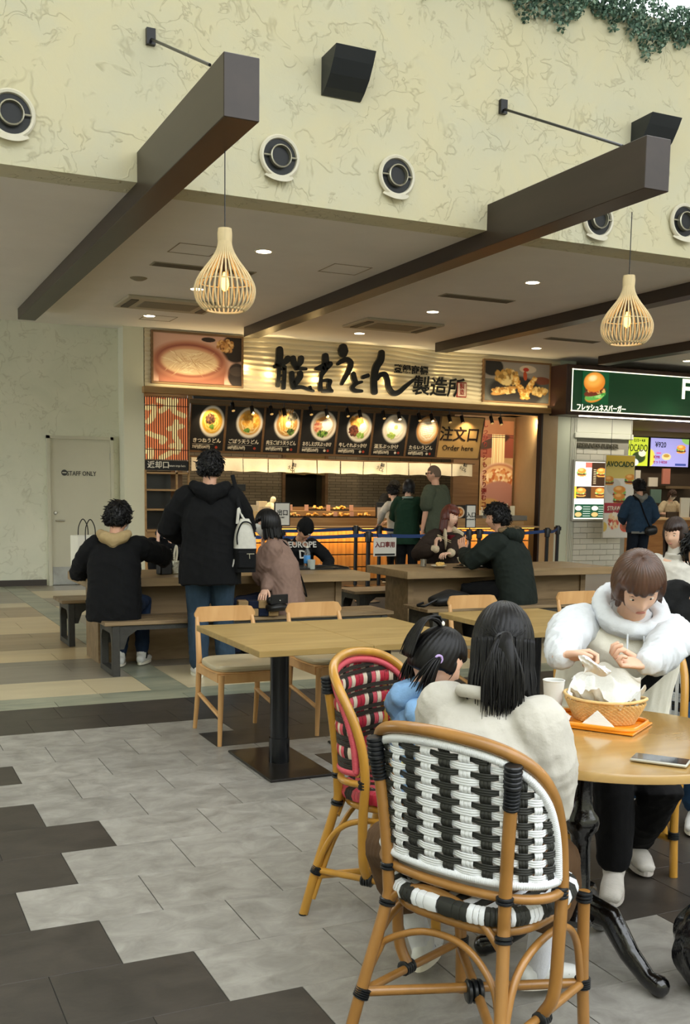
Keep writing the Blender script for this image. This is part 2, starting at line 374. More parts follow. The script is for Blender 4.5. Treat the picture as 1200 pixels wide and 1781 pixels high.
# the wood-look aisle: a marble border, then long planks in bands, framed by marble strips
y0 = 2.79+.3667*12
for k in range(2):
    x = .3+k*.35
    while x < 9:
        if inview(x, y0) or inview(x+.92, y0): tile(x, y0, x+.92, y0+.18, M_marb)
        x += .92
    y0 += .18
bands = [(8.16, M_beige), (9.03, M_gry), (9.82, M_snd), (10.93, M_brn), (11.9, M_snd), (13.06, M_brn), (13.8, M_beige), (15.2, M_gry), (16.3, M_marb)]
rowi = 0
while y0 < 16:
    m = [b for b in bands if y0 < b[0]-.02][0][1]; h = min(.4, max(.2, [b for b in bands if y0 < b[0]-.02][0][0]-y0)) if y0 < 11 else .5
    if y0 < 8.1: h = 8.16-y0
    segs = []; x = 1.96-1.15*2+(rowi % 2)*.4-.4
    while x < 1.95: x1 = min(1.96, x+1.15); segs.append((x, x1, m)); x = x1
    segs.append((1.96, 2.24, M_marb)); x = 2.24
    while x < (7.5 if y0 < 9.5 else 4.2): segs.append((x, x+1.2, M_gry if (rowi//2) % 2 else M_beige)); x += 1.2
    for a, b, mm in segs:
        if (inview(a, y0) or inview(b, y0) or inview((a+b)/2, y0+h)) and b-a > .05: tile(a, y0, b, y0+h, mm)
    y0 += h; rowi += 1
struct(MB().box((-9, 8.8, 3.87), (30, 24, 4.1)).build('ceiling', M_ceil))
struct(MB().box((-9, 8.46, 3.87), (30, 8.8, 6.06)).build('wall_upper', M_fascia))
struct(MB().box((-9, 16.19, 0), (3.72, 16.4, 3.87)).build('wall_staff', M_wall))
struct(MB().box((3.72, 15.86, 0), (4.03, 16.4, 3.87)).build('trim_1', mat('column_plaster', 'd5d4bb', .8, bump=(12, .3))))
struct(MB().box((-9, 16.165, 0), (2.6, 16.19, .09)).build('baseboard_back', mat('dark_baseboard', '3b342e', .6)))
struct(MB().box((3.66, 15.84, 0), (4.035, 15.86, .09)).build('baseboard_column', mat('dark_baseboard', '3b342e', .6)))
for n_, lo, hi in (('wall_left', (-5.2, -10, 0), (-5, 8.8, 8.8)), ('wall_left_above_gap', (-5.2, 8.8, 3.2), (-5, 24, 4.1)), ('wall_front', (-9, -10.2, 0), (30, -10, 7)), ('wall_right', (30, -10, 0), (30.2, 24, 7)), ('wall_back', (3.9, 19.6, 0), (30, 19.8, 3.87))):  # unseen left wall, opening added so daylight reaches the staff wall
    struct(MB().box(lo, hi).build(n_, M_wall if n_ != 'wall_back' else mat('kitchen_back_paint', '8d8470', .8)))
struct(MB().box((-9, 0.6, 8.6), (30, 8.3, 8.8)).box((-9, -10, 8.6), (-6, .6, 8.8)).box((17, -10, 8.6), (30, .6, 8.8)).build('ceiling_shade_slab', M_ceil))  # unseen roof added and sized to shade the floor away from the camera
# beams through the fascia, each with its tie rod
for i, x in enumerate((2.11, 5.34, 8.6, 11.87)):
    y0 = 6.33
    b = struct(MB().box((x, y0, 3.727), (x+.23, 15.08, 4.10), .004).build('beam', M_beam))
for i, (px, py) in enumerate(((262, 64), (875, 186))):
    p = at(px, py, Y=8.44); q = (at(365, 113, X=2.20), at(1083, 254, X=5.43))[i]
    r_ = tag(MB().tube([p+V(0, -.03, -.03), q], .011, 8).build('tie_rod', M_black), ('thin dark tie rod from the cream wall to the left wooden beam above the lamp', 'thin dark tie rod from the cream wall to the beam over the right lamp')[i], 'rod', 'tie rods holding the beams')
    MB().box((p.x-.035, 8.42, p.z-.06), (p.x+.035, 8.46, p.z+.06)).build('bracket', M_black, r_)
# air nozzles
M_wht = mat('white_enamel', 'ded9c6', .45); M_dk2 = mat('nozzle_dark', '15181a', .5)
def nozzle():
    o = empty('air_nozzle', label='x', cat='air nozzle', group='round jet nozzles in the cream wall')
    Mx = Matrix.Rotation(R(90), 4, 'X')
    MB().lathe([(.155, .0), (.175, .012), (.178, .035), (.165, .05), (.147, .045), (.142, .02)], seg=40, M=Mx).build('collar', M_wht, o, True)
    MB().lathe([(0, .012), (.1, .014), (.143, .022)], seg=40, M=Mx).build('cone', M_dk2, o, True)
    r_ = MB().lathe([(.088, .02), (.092, .07), (.082, .075), (.076, .03)], seg=32, M=Mx); r_.tube([(-.145, -.05, 0), (-.085, -.05, 0)], .007); r_.tube([(.085, -.05, 0), (.145, -.05, 0)], .007); r_.build('inner_ring', mat('nozzle_metal', 'b9b6a4', .35, .7), o, True)
    MB().lathe([(0, .03), (.07, .034), (.077, .04)], seg=32, M=Mx).build('hub', M_dk2, o, True)
    c = MB(); c.grid(17, 2, lambda u, v: V(math.sin(-.75+1.5*u)*(.15+.04*v), -.02-.06*math.sin(math.pi*u), -math.cos(-.75+1.5*u)*(.15+.045*v)-.01)); c.build('drip_lip', M_wht, o, True)
    return o
nz0 = nozzle()
for i, ((px, py), lb) in enumerate([((18, 200), 'round air nozzle at the left edge of the cream wall'), ((484, 275), 'round air nozzle between the left wooden beam and the middle of the wall'), ((687, 308), 'round air nozzle on the cream wall under the black wedge speaker'), ((1037, 383), 'round air nozzle partly hidden behind the beam with the right lamp'), ((1186, 387), 'round air nozzle right of the right pendant lamp cord')]):
    p = at(px, py, Y=8.46); p = V(p.x, 8.455, p.z); lbl = lb
    if i == 0: nz0.location = p; nz0['label'] = lbl
    else: copy_tree(nz0, loc=p, label=lbl)
# wedge loudspeakers high on the fascia
def wedge(px, py, w, lb):
    p = at(px, py, Y=8.3); m = MB(); prof = [(0, .15), (-.30, .16), (-.25, .07), (-.18, -.03), (-.09, -.11), (-.02, -.15), (0, -.15)]
    m.prism([(a, b) for a, b in prof], -w/2, w/2, origin=(0, 0, 0), ux=(0, 1, 0), uy=(0, 0, 1), n=(1, 0, 0))
    o = m.build('wall_speaker', mat('speaker_charcoal', '24282b', .5), loc=(p.x, 8.46, p.z)); tag(o, lb, 'speaker', 'wedge speakers on the cream wall')
    MB().box((-.06, -.02, -.06), (.06, .03, .06)).build('wall_plate', M_black, o)
wedge(607, 128, .36, 'black wedge speaker in the middle of the cream wall'); wedge(1142, 238, .36, 'black wedge speaker above the tip of the right wooden beam')
# ivy hanging from the planter on top of the wall
ivy = MB()
top_n = 9000
for i in range(top_n):
    x = rng.uniform(4.6, 9.2); edge = 5.82+.11*math.sin(x*5.1)+.06*math.sin(x*13+1)+.05*math.sin(x*31)+(.1 if x < 5.1 else 0)
    u = rng.random()**.8; z = edge+(6.17+.03*math.sin(x*17)-edge)*u; y = 8.45-.10*rng.random(); s = rng.uniform(.012, .026); c = V(x, y, z)
    a = V(rng.normal(), rng.normal(), rng.normal()).normalized(); b = a.cross(V(rng.normal(), rng.normal()-1, rng.normal())).normalized()
    ivy.mi = int(rng.integers(3)); ivy.add([c-a*s, c+b*s*.7, c+a*s*1.2, c-b*s*.7], [[0, 1, 2, 3]])
o = ivy.build('ivy', [mat('ivy_leaf', '557562', .6), mat('ivy_leaf_pale', '86a08e', .6), mat('ivy_leaf_dark', '3a5548', .6)], fix=False); tag(o, 'green ivy trailing over the top edge of the cream wall', 'ivy', kind='stuff')
# pendant lamps
def pendant():
    o = empty('pendant_lamp', label='x', cat='lamp', group='slatted teardrop pendant lamps')
    M_slat = mat('bleached_wood_slat', 'dcc79a', .6, n=(20, .15, (1, 1, .1)))
    prof = [(.038, .515), (.042, .47), (.045, .43), (.062, .38), (.10, .32), (.155, .25), (.195, .18), (.205, .12), (.19, .06), (.155, .015), (.13, 0)]
    cp = catmull([(r, 0, z) for r, z in prof], 2)
    sm = MB(); sm.tube(cp, .0062, 6, ref=(0, 1, 0), flat=.8); me = sm.mesh('slat', M_slat, True)
    for k in range(34):
        s_ = link('slat', me, o); s_.rotation_euler.z = 2*math.pi*k/34
    MB().lathe([(.02, .45), (.048, .45), (.05, .5), (.046, .535), (.02, .54)], seg=24).build('neck', M_slat, o, True)
    MB().tube([(.13*math.cos(a), .13*math.sin(a), .002) for a in np.linspace(0, 2*math.pi, 33)[:-1]], .008, 6, closed=True).build('bottom_ring', M_slat, o, True)
    MB().tube([(.19*math.cos(a), .19*math.sin(a), .185) for a in np.linspace(0, 2*math.pi, 33)[:-1]], .004, 6, closed=True).build('inner_ring', M_slat, o, True)
    MB().tube([(0, 0, .54), (0, 0, 1.04)], .004, 6).build('cord', M_black, o)
    MB().lathe([(0, .34), (.02, .34), (.022, .28), (.018, .25), (0, .25)], seg=16).build('socket', mat('bronze_socket', '3a2c20', .4, .6), o, True)
    MB().lathe([(0, .125), (.018, .135), (.028, .165), (.026, .195), (.012, .24), (.01, .255)], seg=16).build('bulb', mat('lit_filament_bulb', 'ffc66a', .3, emit='ffb347', es=9), o, True)
    return o
pl = pendant()
for i, (px, py, lb) in enumerate(((391, 540, 'teardrop pendant lamp of pale wood slats hanging from the left beam'), (1089, 598, 'teardrop pendant lamp of pale wood slats near the green burger sign'))):
    p = at(px, py, Y=(6.95, 6.9)[i]); p.x = (2.33, 5.62)[i] if False else p.x
    L_ = 3.727-p.z
    if i == 0: pl.location = p; pl['label'] = lb; t_ = pl
    else: t_ = copy_tree(pl, loc=p, label=lb)
    for c in kids(t_):
        if c.name.startswith('cord'):
            c.scale = (1, 1, 1); me = MB().tube([(0, 0, .54), (0, 0, L_)], .004, 6).mesh('cord', M_black); c.data = me
    point('bulb_light', p+V(0, 0, .18), 16, (1, .62, .25), .03)
# downlights
M_disc = mat('downlight_glow', 'fff1d8', .4, emit='ffeccb', es=14)
first = None; nd = 0
for X_ in (3.84, 7.1, 10.36, 13.62):
    for Y_ in (10.25, 12.53, 14.78):
        if X_ > 10 and Y_ < 14: continue
        lb = 'recessed downlight %s %s' % ({3.84: 'in the ceiling bay left of the middle beam', 7.1: 'in the ceiling bay right of the middle beam', 10.36: 'near the burger sign end of the third beam', 13.62: 'over the burger counter, in the far bay'}[X_], {10.25: 'nearest the cream wall', 12.53: 'in the middle row', 14.78: 'nearest the shop fronts'}[Y_])
        if first is None:
            first = empty('downlight', cat='downlight', group='recessed downlights')
            MB().lathe([(.075, 0), (.098, -.004), (.1, 0)], seg=32).build('rim', M_wht, first, True); MB().lathe([(0, -.001), (.076, -.001)], seg=32).build('lens', M_disc, first); d = first
        else: d = copy_tree(first)
        d.location = (X_, Y_, 3.869); d['label'] = lb
        spot('downlight_beam', (X_, Y_, 3.84), (X_, Y_, 0), 62, (1, .93, .83), 95, .9, .08)
# air-conditioning cassettes, slot vents, hatches, detectors in the ceiling
def cassette(x, y, lb):
    o = empty('ceiling_air_conditioner', (x, y, 3.87), label=lb, cat='air conditioner', group='ceiling cassette air conditioners')
    m = MB(); m.box((-.62, -.42, -.035), (.62, .42, 0), .012); m.build('panel', mat('aircon_beige', 'b7ad94', .6), o)
    MB().box((-.36, -.22, -.042), (.36, .22, -.03), .004).build('grille', mat('aircon_grille', '8e856f', .7, n=(90, .4, (1, 8, 1))), o)
    for s in (-1, 1):
        MB().box((s*.5-.05, -.3, -.045), (s*.5+.05, .3, -.034), .01).build('air_flap', mat('aircon_flap', '5b5243', .6), o)
    return o
cassette(3.8, 13.68, 'beige ceiling air conditioner beyond the left pendant lamp'); cassette(7.14, 13.75, 'beige ceiling air conditioner above the udon shop sign')
def vent(x, y, w, lb):
    o = empty('slot_vent', (x, y, 3.87), label=lb, cat='vent', group='long slot vents in the ceiling'); MB().box((-w/2, -.1, -.008), (w/2, .1, 0)).build('frame', mat('vent_frame', 'a39a84', .7), o)
    me = MB().box((-w/2+.02, -.012, -.014), (w/2-.02, .004, -.006)).mesh('blade', mat('vent_blade', '6d6452', .7))
    for k in range(5): link('blade', me, o, (0, -.07+.035*k, 0))
vent(3.55, 11.33, 1.15, 'slot vent in the ceiling just behind the left pendant lamp'); vent(7.07, 11.38, 1.0, 'slot vent in the ceiling between the second and third beams'); vent(10.27, 13.7, .95, 'dark slot vent in the ceiling left of the right pendant lamp')
def hatch(x, y, w, h, lb):
    m = MB()
    for a, b in (((-w/2, -h/2), (w/2, -h/2+.012)), ((-w/2, h/2-.012), (w/2, h/2)), ((-w/2, -h/2), (-w/2+.012, h/2)), ((w/2-.012, -h/2), (w/2, h/2))): m.box((a[0], a[1], -.004), (b[0], b[1], 0))
    tag(m.build('ceiling_hatch', mat('hatch_trim', '9b8f77', .7), loc=(x, y, 3.87)), lb, 'hatch', 'access hatches in the ceiling')
hatch(4.92, 10.63, .45, .45, 'square access hatch in the ceiling between the left and middle beams'); hatch(3.2, 10.5, .45, .45, 'square access hatch in the ceiling behind the left pendant lamp'); hatch(4.0, 14.9, .45, .45, 'small access hatch in the ceiling near the framed noodle photo')
for x, y, lb in ((3.05, 12.2, 'round beige ceiling speaker left of the left air conditioner'), (9.2, 14.2, 'small ceiling detector right of the third beam'), (11.4, 11.7, 'round ceiling detector by the right pendant lamp')):
    tag(MB().lathe([(0, -.03), (.05, -.028), (.09, -.01), (.1, 0)], seg=24).build('ceiling_detector', mat('detector_beige', '8f866f', .6), None, True, (x, y, 3.87)), lb, 'detector', 'round ceiling devices')
# staff door
M_door = mat('door_paint', 'c2bfa8', .5, n=(2, .04)); dx0, dx1, dz = 2.63, 3.62, 2.24
d = struct(MB().box((dx0+.04, 16.15, .01), (dx1-.04, 16.2, dz-.04)).build('door_1', M_door))
m = MB(); m.box((dx0, 16.12, 0), (dx0+.045, 16.2, dz)); m.box((dx1-.045, 16.12, 0), (dx1, 16.2, dz)); m.box((dx0, 16.12, dz-.045), (dx1, 16.2, dz)); m.build('door_frame', M_door, d)
MB().box((dx0+.06, 16.143, .01), (dx1-.06, 16.151, .28)).build('kick_plate', mat('brushed_steel', 'a8a9a2', .35, .8, n=(4, .3)), d)
m = MB(); m.tube([(dx0+.12, 16.15, .98), (dx0+.12, 16.09, .98), (dx0+.24, 16.09, .975)], .011, 8); m.build('handle', mat('satin_steel', 'b9b7ad', .3, .9), d, True)
MB().lathe([(0, .02), (.02, .018), (.03, 0)], seg=20, M=Matrix.Translation((dx0+.115, 16.15, 1.09)) @ Matrix.Rotation(R(90), 4, 'X')).build('lock', mat('satin_steel', 'b9b7ad', .3, .9), d, True)
for z in (.25, 1.1, 1.95): MB().tube([(dx1-.05, 16.13, z-.05), (dx1-.05, 16.13, z+.05)], .009, 8).build('hinge', mat('satin_steel', 'b9b7ad', .3, .9), d)
p = at(142, 824, Y=16.14); text('STAFF ONLY', .095, mat('sign_dark', '33322e', .5), d, (p.x, 16.147, p.z), xs=.82, bold=.001)
q = at(112, 822, Y=16.14); MB().lathe([(0, 0), (.045, 0), (.045, .004), (0, .004)], seg=28, M=Matrix.Translation((q.x, 16.148, q.z)) @ Matrix.Rotation(R(90), 4, 'X')).build('no_entry_mark', mat('sign_dark', '33322e', .5), d)
MB().box((q.x-.03, 16.14, q.z-.008), (q.x+.03, 16.1435, q.z+.008)).build('no_entry_bar', mat('sign_pale', 'c9c7b2', .5), d)
# ================================================================ UDON SHOP FRONT
M_oak = mat('oak_trim', 'b08d5c', .45, wood=((1.2, 14, 14), '967245', 0)); M_oakd = mat('oak_trim_dark', '7d6040', .5, wood=((1.2, 14, 14), '674c31', 0)); M_cream = mat('sign_wave_panel', 'd9cdae', .7)
Y0 = 15.86
fa = empty('sign_wall'); fa['kind'] = 'structure'; fa.name = 'wall_sign'
def wave(u, v):
    x = 4.04+7.6*u; z = 2.99+.88*v; ph = z*2*math.pi/.072+2.6*math.sin(x*1.3+z*2)+1.5*math.sin(x*2.9-z*5)
    return V(x, Y0-.008+.009*math.sin(ph), z)
pan = MB(); pan.grid(330, 92, wave); pan.build('wave_panel', M_cream, fa, True, fix=False)
MB().box((4.03, Y0+.02, 2.9), (11.75, Y0+.3, 3.87)).build('backing', mat('sign_back', 'a59a80', .8), fa)
struct(MB().box((4.0, 15.74, 2.905), (11.78, 16.5, 3.0), .004).build('trim_2', M_oak))
# framed food photographs above the lintel
def framed(x0, x1, z0, z1, cv, lb):
    o = empty('framed_photo', (0, 0, 0), label=lb, cat='picture', group='framed food photographs on the sign wall'); y = Y0-.05
    m = MB()
    for a, b in (((x0-.03, z0-.03), (x1+.03, z0)), ((x0-.03, z1), (x1+.03, z1+.03)), ((x0-.03, z0), (x0, z1)), ((x1, z0), (x1+.03, z1))): m.box((a[0], y-.02, a[1]), (b[0], y+.05, b[1]))
    m.build('frame', M_oakd, o); printed('photo', o, (x0, y, z0), (x1-x0, 0, 0), (0, 0, z1-z0), cv, PRINT)
cv = Canvas(150, 84, 'c79e8e'); cv.rect(0, .5, 1, 1, 'cfa591', .6); cv.ell(.93, .78, .16, .3, '241a17'); cv.ell(.62, .92, .08, .05, '2a1d18'); cv.blobs(.82, .82, .1, .12, ['c48e52', 'a8743c', 'e0b77c', '7a4b25'], 60, .02, 3); cv.ell(.95, .22, .11, .26, '2b211e'); cv.ell(.95, .3, .09, .1, '443833')
cv.rect(.06, 0, .8, .2, '8a5442'); cv.ell(.42, .3, .42, .42, '9a5f4c'); cv.ell(.41, .47, .42, .40, 'b47860'); cv.ell(.41, .47, .375, .345, '8b4a3c'); cv.ell(.41, .46, .34, .30, 'c98f70'); cv.ell(.41, .44, .31, .26, 'e2c39c')
for i in range(90):
    r_ = rng.uniform(.02, .3); a = rng.uniform(0, 6.28); cv.ell(.41+r_*math.cos(a), .44+r_*.8*math.sin(a), rng.uniform(.03, .1), .007, ['f2e0bd', 'd9b48c', 'efd7ae', 'c9a076'][i % 4], .8*math.sin(a*2)+rng.normal()*.2, .6)
framed(4.16, 5.56, 3.08, 3.81, cv, 'framed photo of thick noodles in a round wooden tub')
cv = Canvas(120, 72, '5a5a58'); cv.rect(0, .55, 1, 1, '8f8782'); cv.ell(.12, .85, .16, .22, '1e1b1c'); cv.ell(.66, .85, .13, .1, 'c8b9a8'); cv.ell(.63, .84, .045, .05, 'b03424'); cv.ell(.88, .58, .14, .1, '7a4636'); cv.ell(.48, .25, .42, .42, '2a2628'); cv.blobs(.34, .62, .17, .18, ['d9b36c', 'b98c44', 'e8cd92', '8d6a33'], 120, .035, 4)
cv.ell(.3, .27, .2, .08, 'c99450', .3); cv.blobs(.3, .27, .17, .06, ['e3bb78', 'b17c38', 'efd49a'], 60, .025, 5); cv.blobs(.85, .3, .12, .1, ['c9a05c', '9a7238', 'e0c082'], 60, .025, 8)
for cx, a in ((.55, -.35), (.69, .3)):
    for t in np.linspace(0, 1, 14): cv.blobs(cx+(t-.5)*math.sin(a)*.5, .12+.5*t, .055*(1.2-t*.7), .04, ['e9b968', 'd99a45', 'f5d596', 'c17f33'], 8, .022, int(t*100)+3)
cv.ell(.62, .68, .03, .12, 'b04a24', .1)
framed(10.02, 11.38, 3.08, 3.76, cv, 'framed photo of piled tempura and fried prawns')
# brush lettering, each character a raised black shape on pins
M_ink = mat('black_brush_letter', '0a0a0a', .35)
def brush(strokes, name, label, scale=4.615, ox=460, oy=590, y=Y0-.13, th=.05):
    m = MB()
    for pts, ws in strokes:
        P_ = [at(ox+a/scale, oy+b/scale, Y=y) for a, b in pts]; k = at(600, 640, Y=y); mpp = (at(601, 640, Y=y)-k).length/scale*.93
        ws = ws if isinstance(ws, (list, tuple)) else [ws]*len(pts)
        C_ = catmull(P_, 6) if len(P_) > 2 else [P_[0].lerp(P_[1], i/6) for i in range(7)]; n = len(C_)
        Wd = [float(np.interp(i/(n-1)*(len(ws)-1), range(len(ws)), ws))*mpp/2 for i in range(n)]
        L_ = []; R_ = []
        for i, c in enumerate(C_):
            t = (C_[min(n-1, i+1)]-C_[max(0, i-1)]).normalized(); q = V(-t.z, 0, t.x); L_.append(c+q*Wd[i]); R_.append(c-q*Wd[i])
        def cap(c, t, w, s):  # rounded end
            t = t.normalized(); q = V(-t.z, 0, t.x)
            return [c+q*(w*math.cos(a))+t*(w*.8*math.sin(a)) for a in np.linspace(0, math.pi, 7)[1:-1]]
        poly = L_+cap(C_[-1], C_[-1]-C_[-2], Wd[-1], 1)+R_[::-1]+[p for p in cap(C_[0], C_[0]-C_[1], Wd[0], 1)]
        # quads along the stroke (front, back, sides)
        def ring(d): return [p+V(0, d, 0) for p in poly]
        f = ring(0); b = ring(th); N_ = len(poly); o = len(m.v)
        m.v += [tuple(p) for p in f+b]
        nl = n; capn = 5
        for i in range(nl-1):
            a0, a1 = i, i+1; b0, b1 = nl+capn+(nl-1-i), nl+capn+(nl-2-i)
            for off in (0, N_): m.f.append([o+off+a0, o+off+a1, o+off+b1, o+off+b0]); m.m.append(0)
        e = [nl-1]+list(range(nl, nl+capn))+[nl+capn]; s_ = [nl+capn+nl-1]+list(range(2*nl+capn, N_))+[0]
        for off in (0, N_): m.f.append([o+off+j for j in e]); m.m.append(0); m.f.append([o+off+j for j in s_]); m.m.append(0)
        for i in range(N_): j = (i+1) % N_; m.f.append([o+i, o+j, o+j+N_, o+i+N_]); m.m.append(0)
    ob = m.build(name, M_ink); tag(ob, label, 'sign letter', 'large black brush letters on the sign wall')
    for i in (0, -1):
        c = at(ox+strokes[i][0][0][0]/scale, oy+strokes[i][0][0][1]/scale, Y=y+th); MB().tube([c, (c.x, Y0, c.z)], .006, 6).build('pin', M_black, ob)
    return ob
brush([([(125, 78), (124, 120), (120, 165), (108, 205)], [52, 60, 55, 45]), ([(78, 222), (115, 205), (150, 190), (185, 165), (192, 150)], [26, 40, 44, 46, 46]), ([(118, 215), (114, 290), (110, 372)], [34, 36, 34]), ([(163, 220), (160, 300), (155, 390)], [32, 34, 34]), ([(125, 238), (160, 238)], 22), ([(130, 292), (160, 290)], 18), ([(130, 340), (158, 335)], 18)
       , ([(232, 148), (240, 190), (262, 235)], [44, 46, 34]), ([(298, 148), (292, 180), (262, 222)], [44, 46, 34]), ([(262, 232), (300, 236), (338, 238)], [22, 28, 22]), ([(222, 270), (224, 320), (236, 380)], [40, 42, 46]), ([(290, 270), (288, 300), (255, 345), (238, 365)], [44, 46, 46, 40]), ([(236, 388), (300, 384), (350, 400), (396, 415)], [34, 28, 26, 20]), ([(368, 380), (375, 400)], 20)], 'brush_letter', 'first large black brush character at the left of the udon sign')
brush([([(492, 130), (494, 190), (490, 230), (458, 290), (450, 350), (452, 405)], [50, 58, 54, 34, 36, 36]), ([(415, 238), (455, 228), (500, 215), (535, 195)], [26, 48, 60, 38]), ([(462, 335), (500, 328), (530, 338)], [22, 26, 38]), ([(528, 338), (518, 375), (532, 412)], [38, 34, 34]), ([(470, 415), (545, 415)], 28)], 'brush_letter', 'second large black brush character, a cross above a box')
brush([([(636, 62), (635, 90), (634, 118)], [66, 86, 66]), ([(592, 198), (620, 178), (660, 163), (695, 190), (680, 250), (648, 310), (622, 360)], [24, 34, 42, 48, 42, 34, 24])], 'brush_letter', 'third brush letter, a hook under a big round dot')
brush([([(714, 278), (720, 310), (735, 345)], [46, 50, 40]), ([(785, 342), (740, 355), (708, 385), (728, 412), (785, 416)], [20, 30, 38, 34, 24]), ([(792, 305), (835, 290)], 32)], 'brush_letter', 'small fourth brush letter with a short dash at its upper right')
brush([([(945, 105), (935, 165), (898, 230), (882, 330), (886, 425)], [50, 60, 58, 54, 54]), ([(905, 320), (930, 288), (968, 282), (988, 320), (1000, 385), (1035, 432), (1080, 425), (1135, 378), (1200, 325)], [30, 36, 44, 44, 46, 46, 40, 34, 20])], 'brush_letter', 'fifth brush letter, tall with a long tail sweeping right')
def walltext(s, px, py, size, m, par, xs=1, y=Y0-.03, bold=.004, **k):
    p = at(px, py, Y=y); return text(s, size, m, par, (p.x, y, p.z), xs=xs, bold=bold, **k)
t_ = empty('sign_lettering', label='small black brush words after the big letters on the sign', cat='sign lettering'); walltext('製造所', 762, 675, .34, M_ink, t_, 1.0, bold=.006, shear=.1); walltext('登録商標', 715, 644, .15, M_ink, t_, 1.1)
p = at(803, 678, Y=Y0-.03); sl = MB().box((p.x-.1, Y0-.035, p.z-.13), (p.x+.1, Y0-.01, p.z+.13), .01).build('seal', mat('seal_red', '8e2a22', .6)); tag(sl, 'red square seal stamp at the right end of the sign lettering', 'seal')
MB().box((p.x-.08, Y0-.038, p.z-.11), (p.x+.08, Y0-.034, p.z+.11)).build('field', mat('seal_pale', 'c9b4a0', .7), sl); text('製\n造', .1, mat('seal_red', '8e2a22', .6), sl, (p.x, Y0-.041, p.z), bold=.001)
for x, z in ((6.15, 3.33), (6.95, 3.3), (7.55, 3.45), (8.25, 3.35), (5.75, 3.4)):
    point('letter_backlight', (x-.12, Y0-.05, z-.04), 3.0, (1, .7, .3), .05)
for x, tx in ((7.45, 7.5), (8.2, 8.35), (6.3, 6.15), (9.0, 9.45)): spot('sign_uplight', (x-.15, 15.68, 3.03), (tx, 15.86, 3.7), 22, (1, .76, .36), 50, .4)
for x in (4.85, 10.7): area('photo_light', (x, 15.7, 3.03), (x, 15.86, 3.4), 2.2, (1, .78, .34), 1.3, .03)
# menu boards
M_board = mat('menu_board_black', '1b1a19', .6, n=(5, .15)); M_white = mat('white_lettering', 'e6dfcc', .5); M_red = mat('red_dot', 'b4452c', .5)
XB = [4.788, 5.375, 6.02, 6.657, 7.314, 7.971, 8.639, 9.259, 10.147]; zt, zb, yt, yb = 2.78, 2.085, 15.96, 16.13; tl = V(0, yt-yb, zt-zb).normalized(); nrm = V(0, -tl.z, tl.y)
menu = [('きつねうどん', '770円(税込847円)', 'doubutsu'), ('ごぼう天うどん', '640円(税込704円)', ''), ('肉玉ごぼう天うどん', '890円(税込979円)', ''), ('おろしえび天ぶっかけ', '840円(税込924円)', ''), ('牛しぐれぶっかけ', '890円(税込979円)', ''), ('温玉ぶっかけ', '640円(税込704円)', ''), ('たらいうどん', '620円(税込682円)', '')]
desc = ['dark beef and spring onion in yellow broth', 'golden burdock fritter on noodles', 'burdock sticks, egg and greens', 'prawn, white radish and greens', 'minced beef, egg and chopped onion', 'white noodles and a soft egg', 'plain noodles in an orange-brown tub']
def bowl(cv, k, cx, cy):
    rx = .36; A = cv.asp; ry = rx*A*1.02
    def E_(x, y, a, b, c, ang=0, soft=.12): cv.ell(cx+x*rx, cy+y*ry, a*rx, b*ry, c, ang, soft)
    def Bl(x, y, a, b, cols, n, s, sd): cv.blobs(cx+x*rx, cy+y*ry, a*rx, b*ry, cols, n, s*rx, sd)
    E_(0, -.03, 1.03, 1.03, '8f8a80'); E_(0, 0, 1, 1, 'ece6d8' if k != 6 else 'c98f4a'); E_(0, .02, .86, .84, ['d9a93a', 'cfa050', 'b98a48', 'c9b79a', 'cfc2a2', 'dcd6c6', 'e5c9a0'][k])
    nood = ['f0d27a', 'ecd9a8', 'e9d5a0', 'f2ecdc', 'f0e8cf', 'f5f1e4', 'fbf3e0']
    for i in range(26): a = i*.7; q = .1+.6*((i*7) % 10)/10; E_(q*math.cos(a), q*math.sin(a), .3, .035, nood[k], a+1.57, .7)
    if k == 0: Bl(-.15, .15, .35, .35, ['5a3a26', '3f2719', '8a5d3a'], 60, .1, 2); Bl(.0, -.35, .2, .14, ['6f9a3a', '4e7a2c'], 25, .06, 3)
    if k == 1: Bl(.05, .15, .6, .55, ['e8b44a', 'd99c34', 'f3cf78', 'c88a2c'], 120, .12, 4); Bl(-.15, -.5, .25, .12, ['6f9a3a', '4e7a2c'], 25, .06, 3)
    if k == 2:
        for i in range(7): E_(-.55+.13*i, .2+.03*i, .07, .75, ['d9a04a', 'e8b865', 'c98c38'][i % 3], .25-.08*i)
        E_(.1, .0, .22, .22, 'f3e6cf'); Bl(.4, .5, .35, .25, ['5c5a4c', '413f34', '7a7666'], 40, .1, 6); Bl(.35, -.5, .25, .2, ['3f5a28', '29401c', '6c8c40'], 40, .09, 5)
    if k == 3: Bl(-.45, -.1, .3, .3, ['c98a6a', 'b0604a', 'dba98a'], 60, .1, 7); E_(-.2, .45, .5, .14, 'd99c54', .4); E_(.3, .1, .42, .4, 'f5f2ea'); Bl(-.05, -.55, .4, .2, ['6f9a3a', '8fb050', '2f4a20'], 60, .08, 8)
    if k == 4: Bl(-.3, .4, .5, .4, ['c98c38', 'b07830', 'e0a850'], 80, .1, 9); Bl(-.45, -.25, .35, .35, ['5a2d20', '421c14', '7a4430'], 70, .1, 10); E_(.3, .0, .3, .3, 'f5eed8'); Bl(.15, -.55, .3, .2, ['7aa040', '9cc060'], 50, .07, 11)
    if k == 5: E_(.05, .1, .5, .45, 'f3eee0'); E_(.1, .12, .16, .16, 'f0cf70'); Bl(-.25, -.5, .3, .22, ['8fb050', 'b0c860'], 40, .08, 12)
    if k == 6:
        for i in range(14): E_(.0, .55-.07*i, .72-.02*i, .06, ['fff9ea', 'e8d2ac'][i % 2], .15, .4)
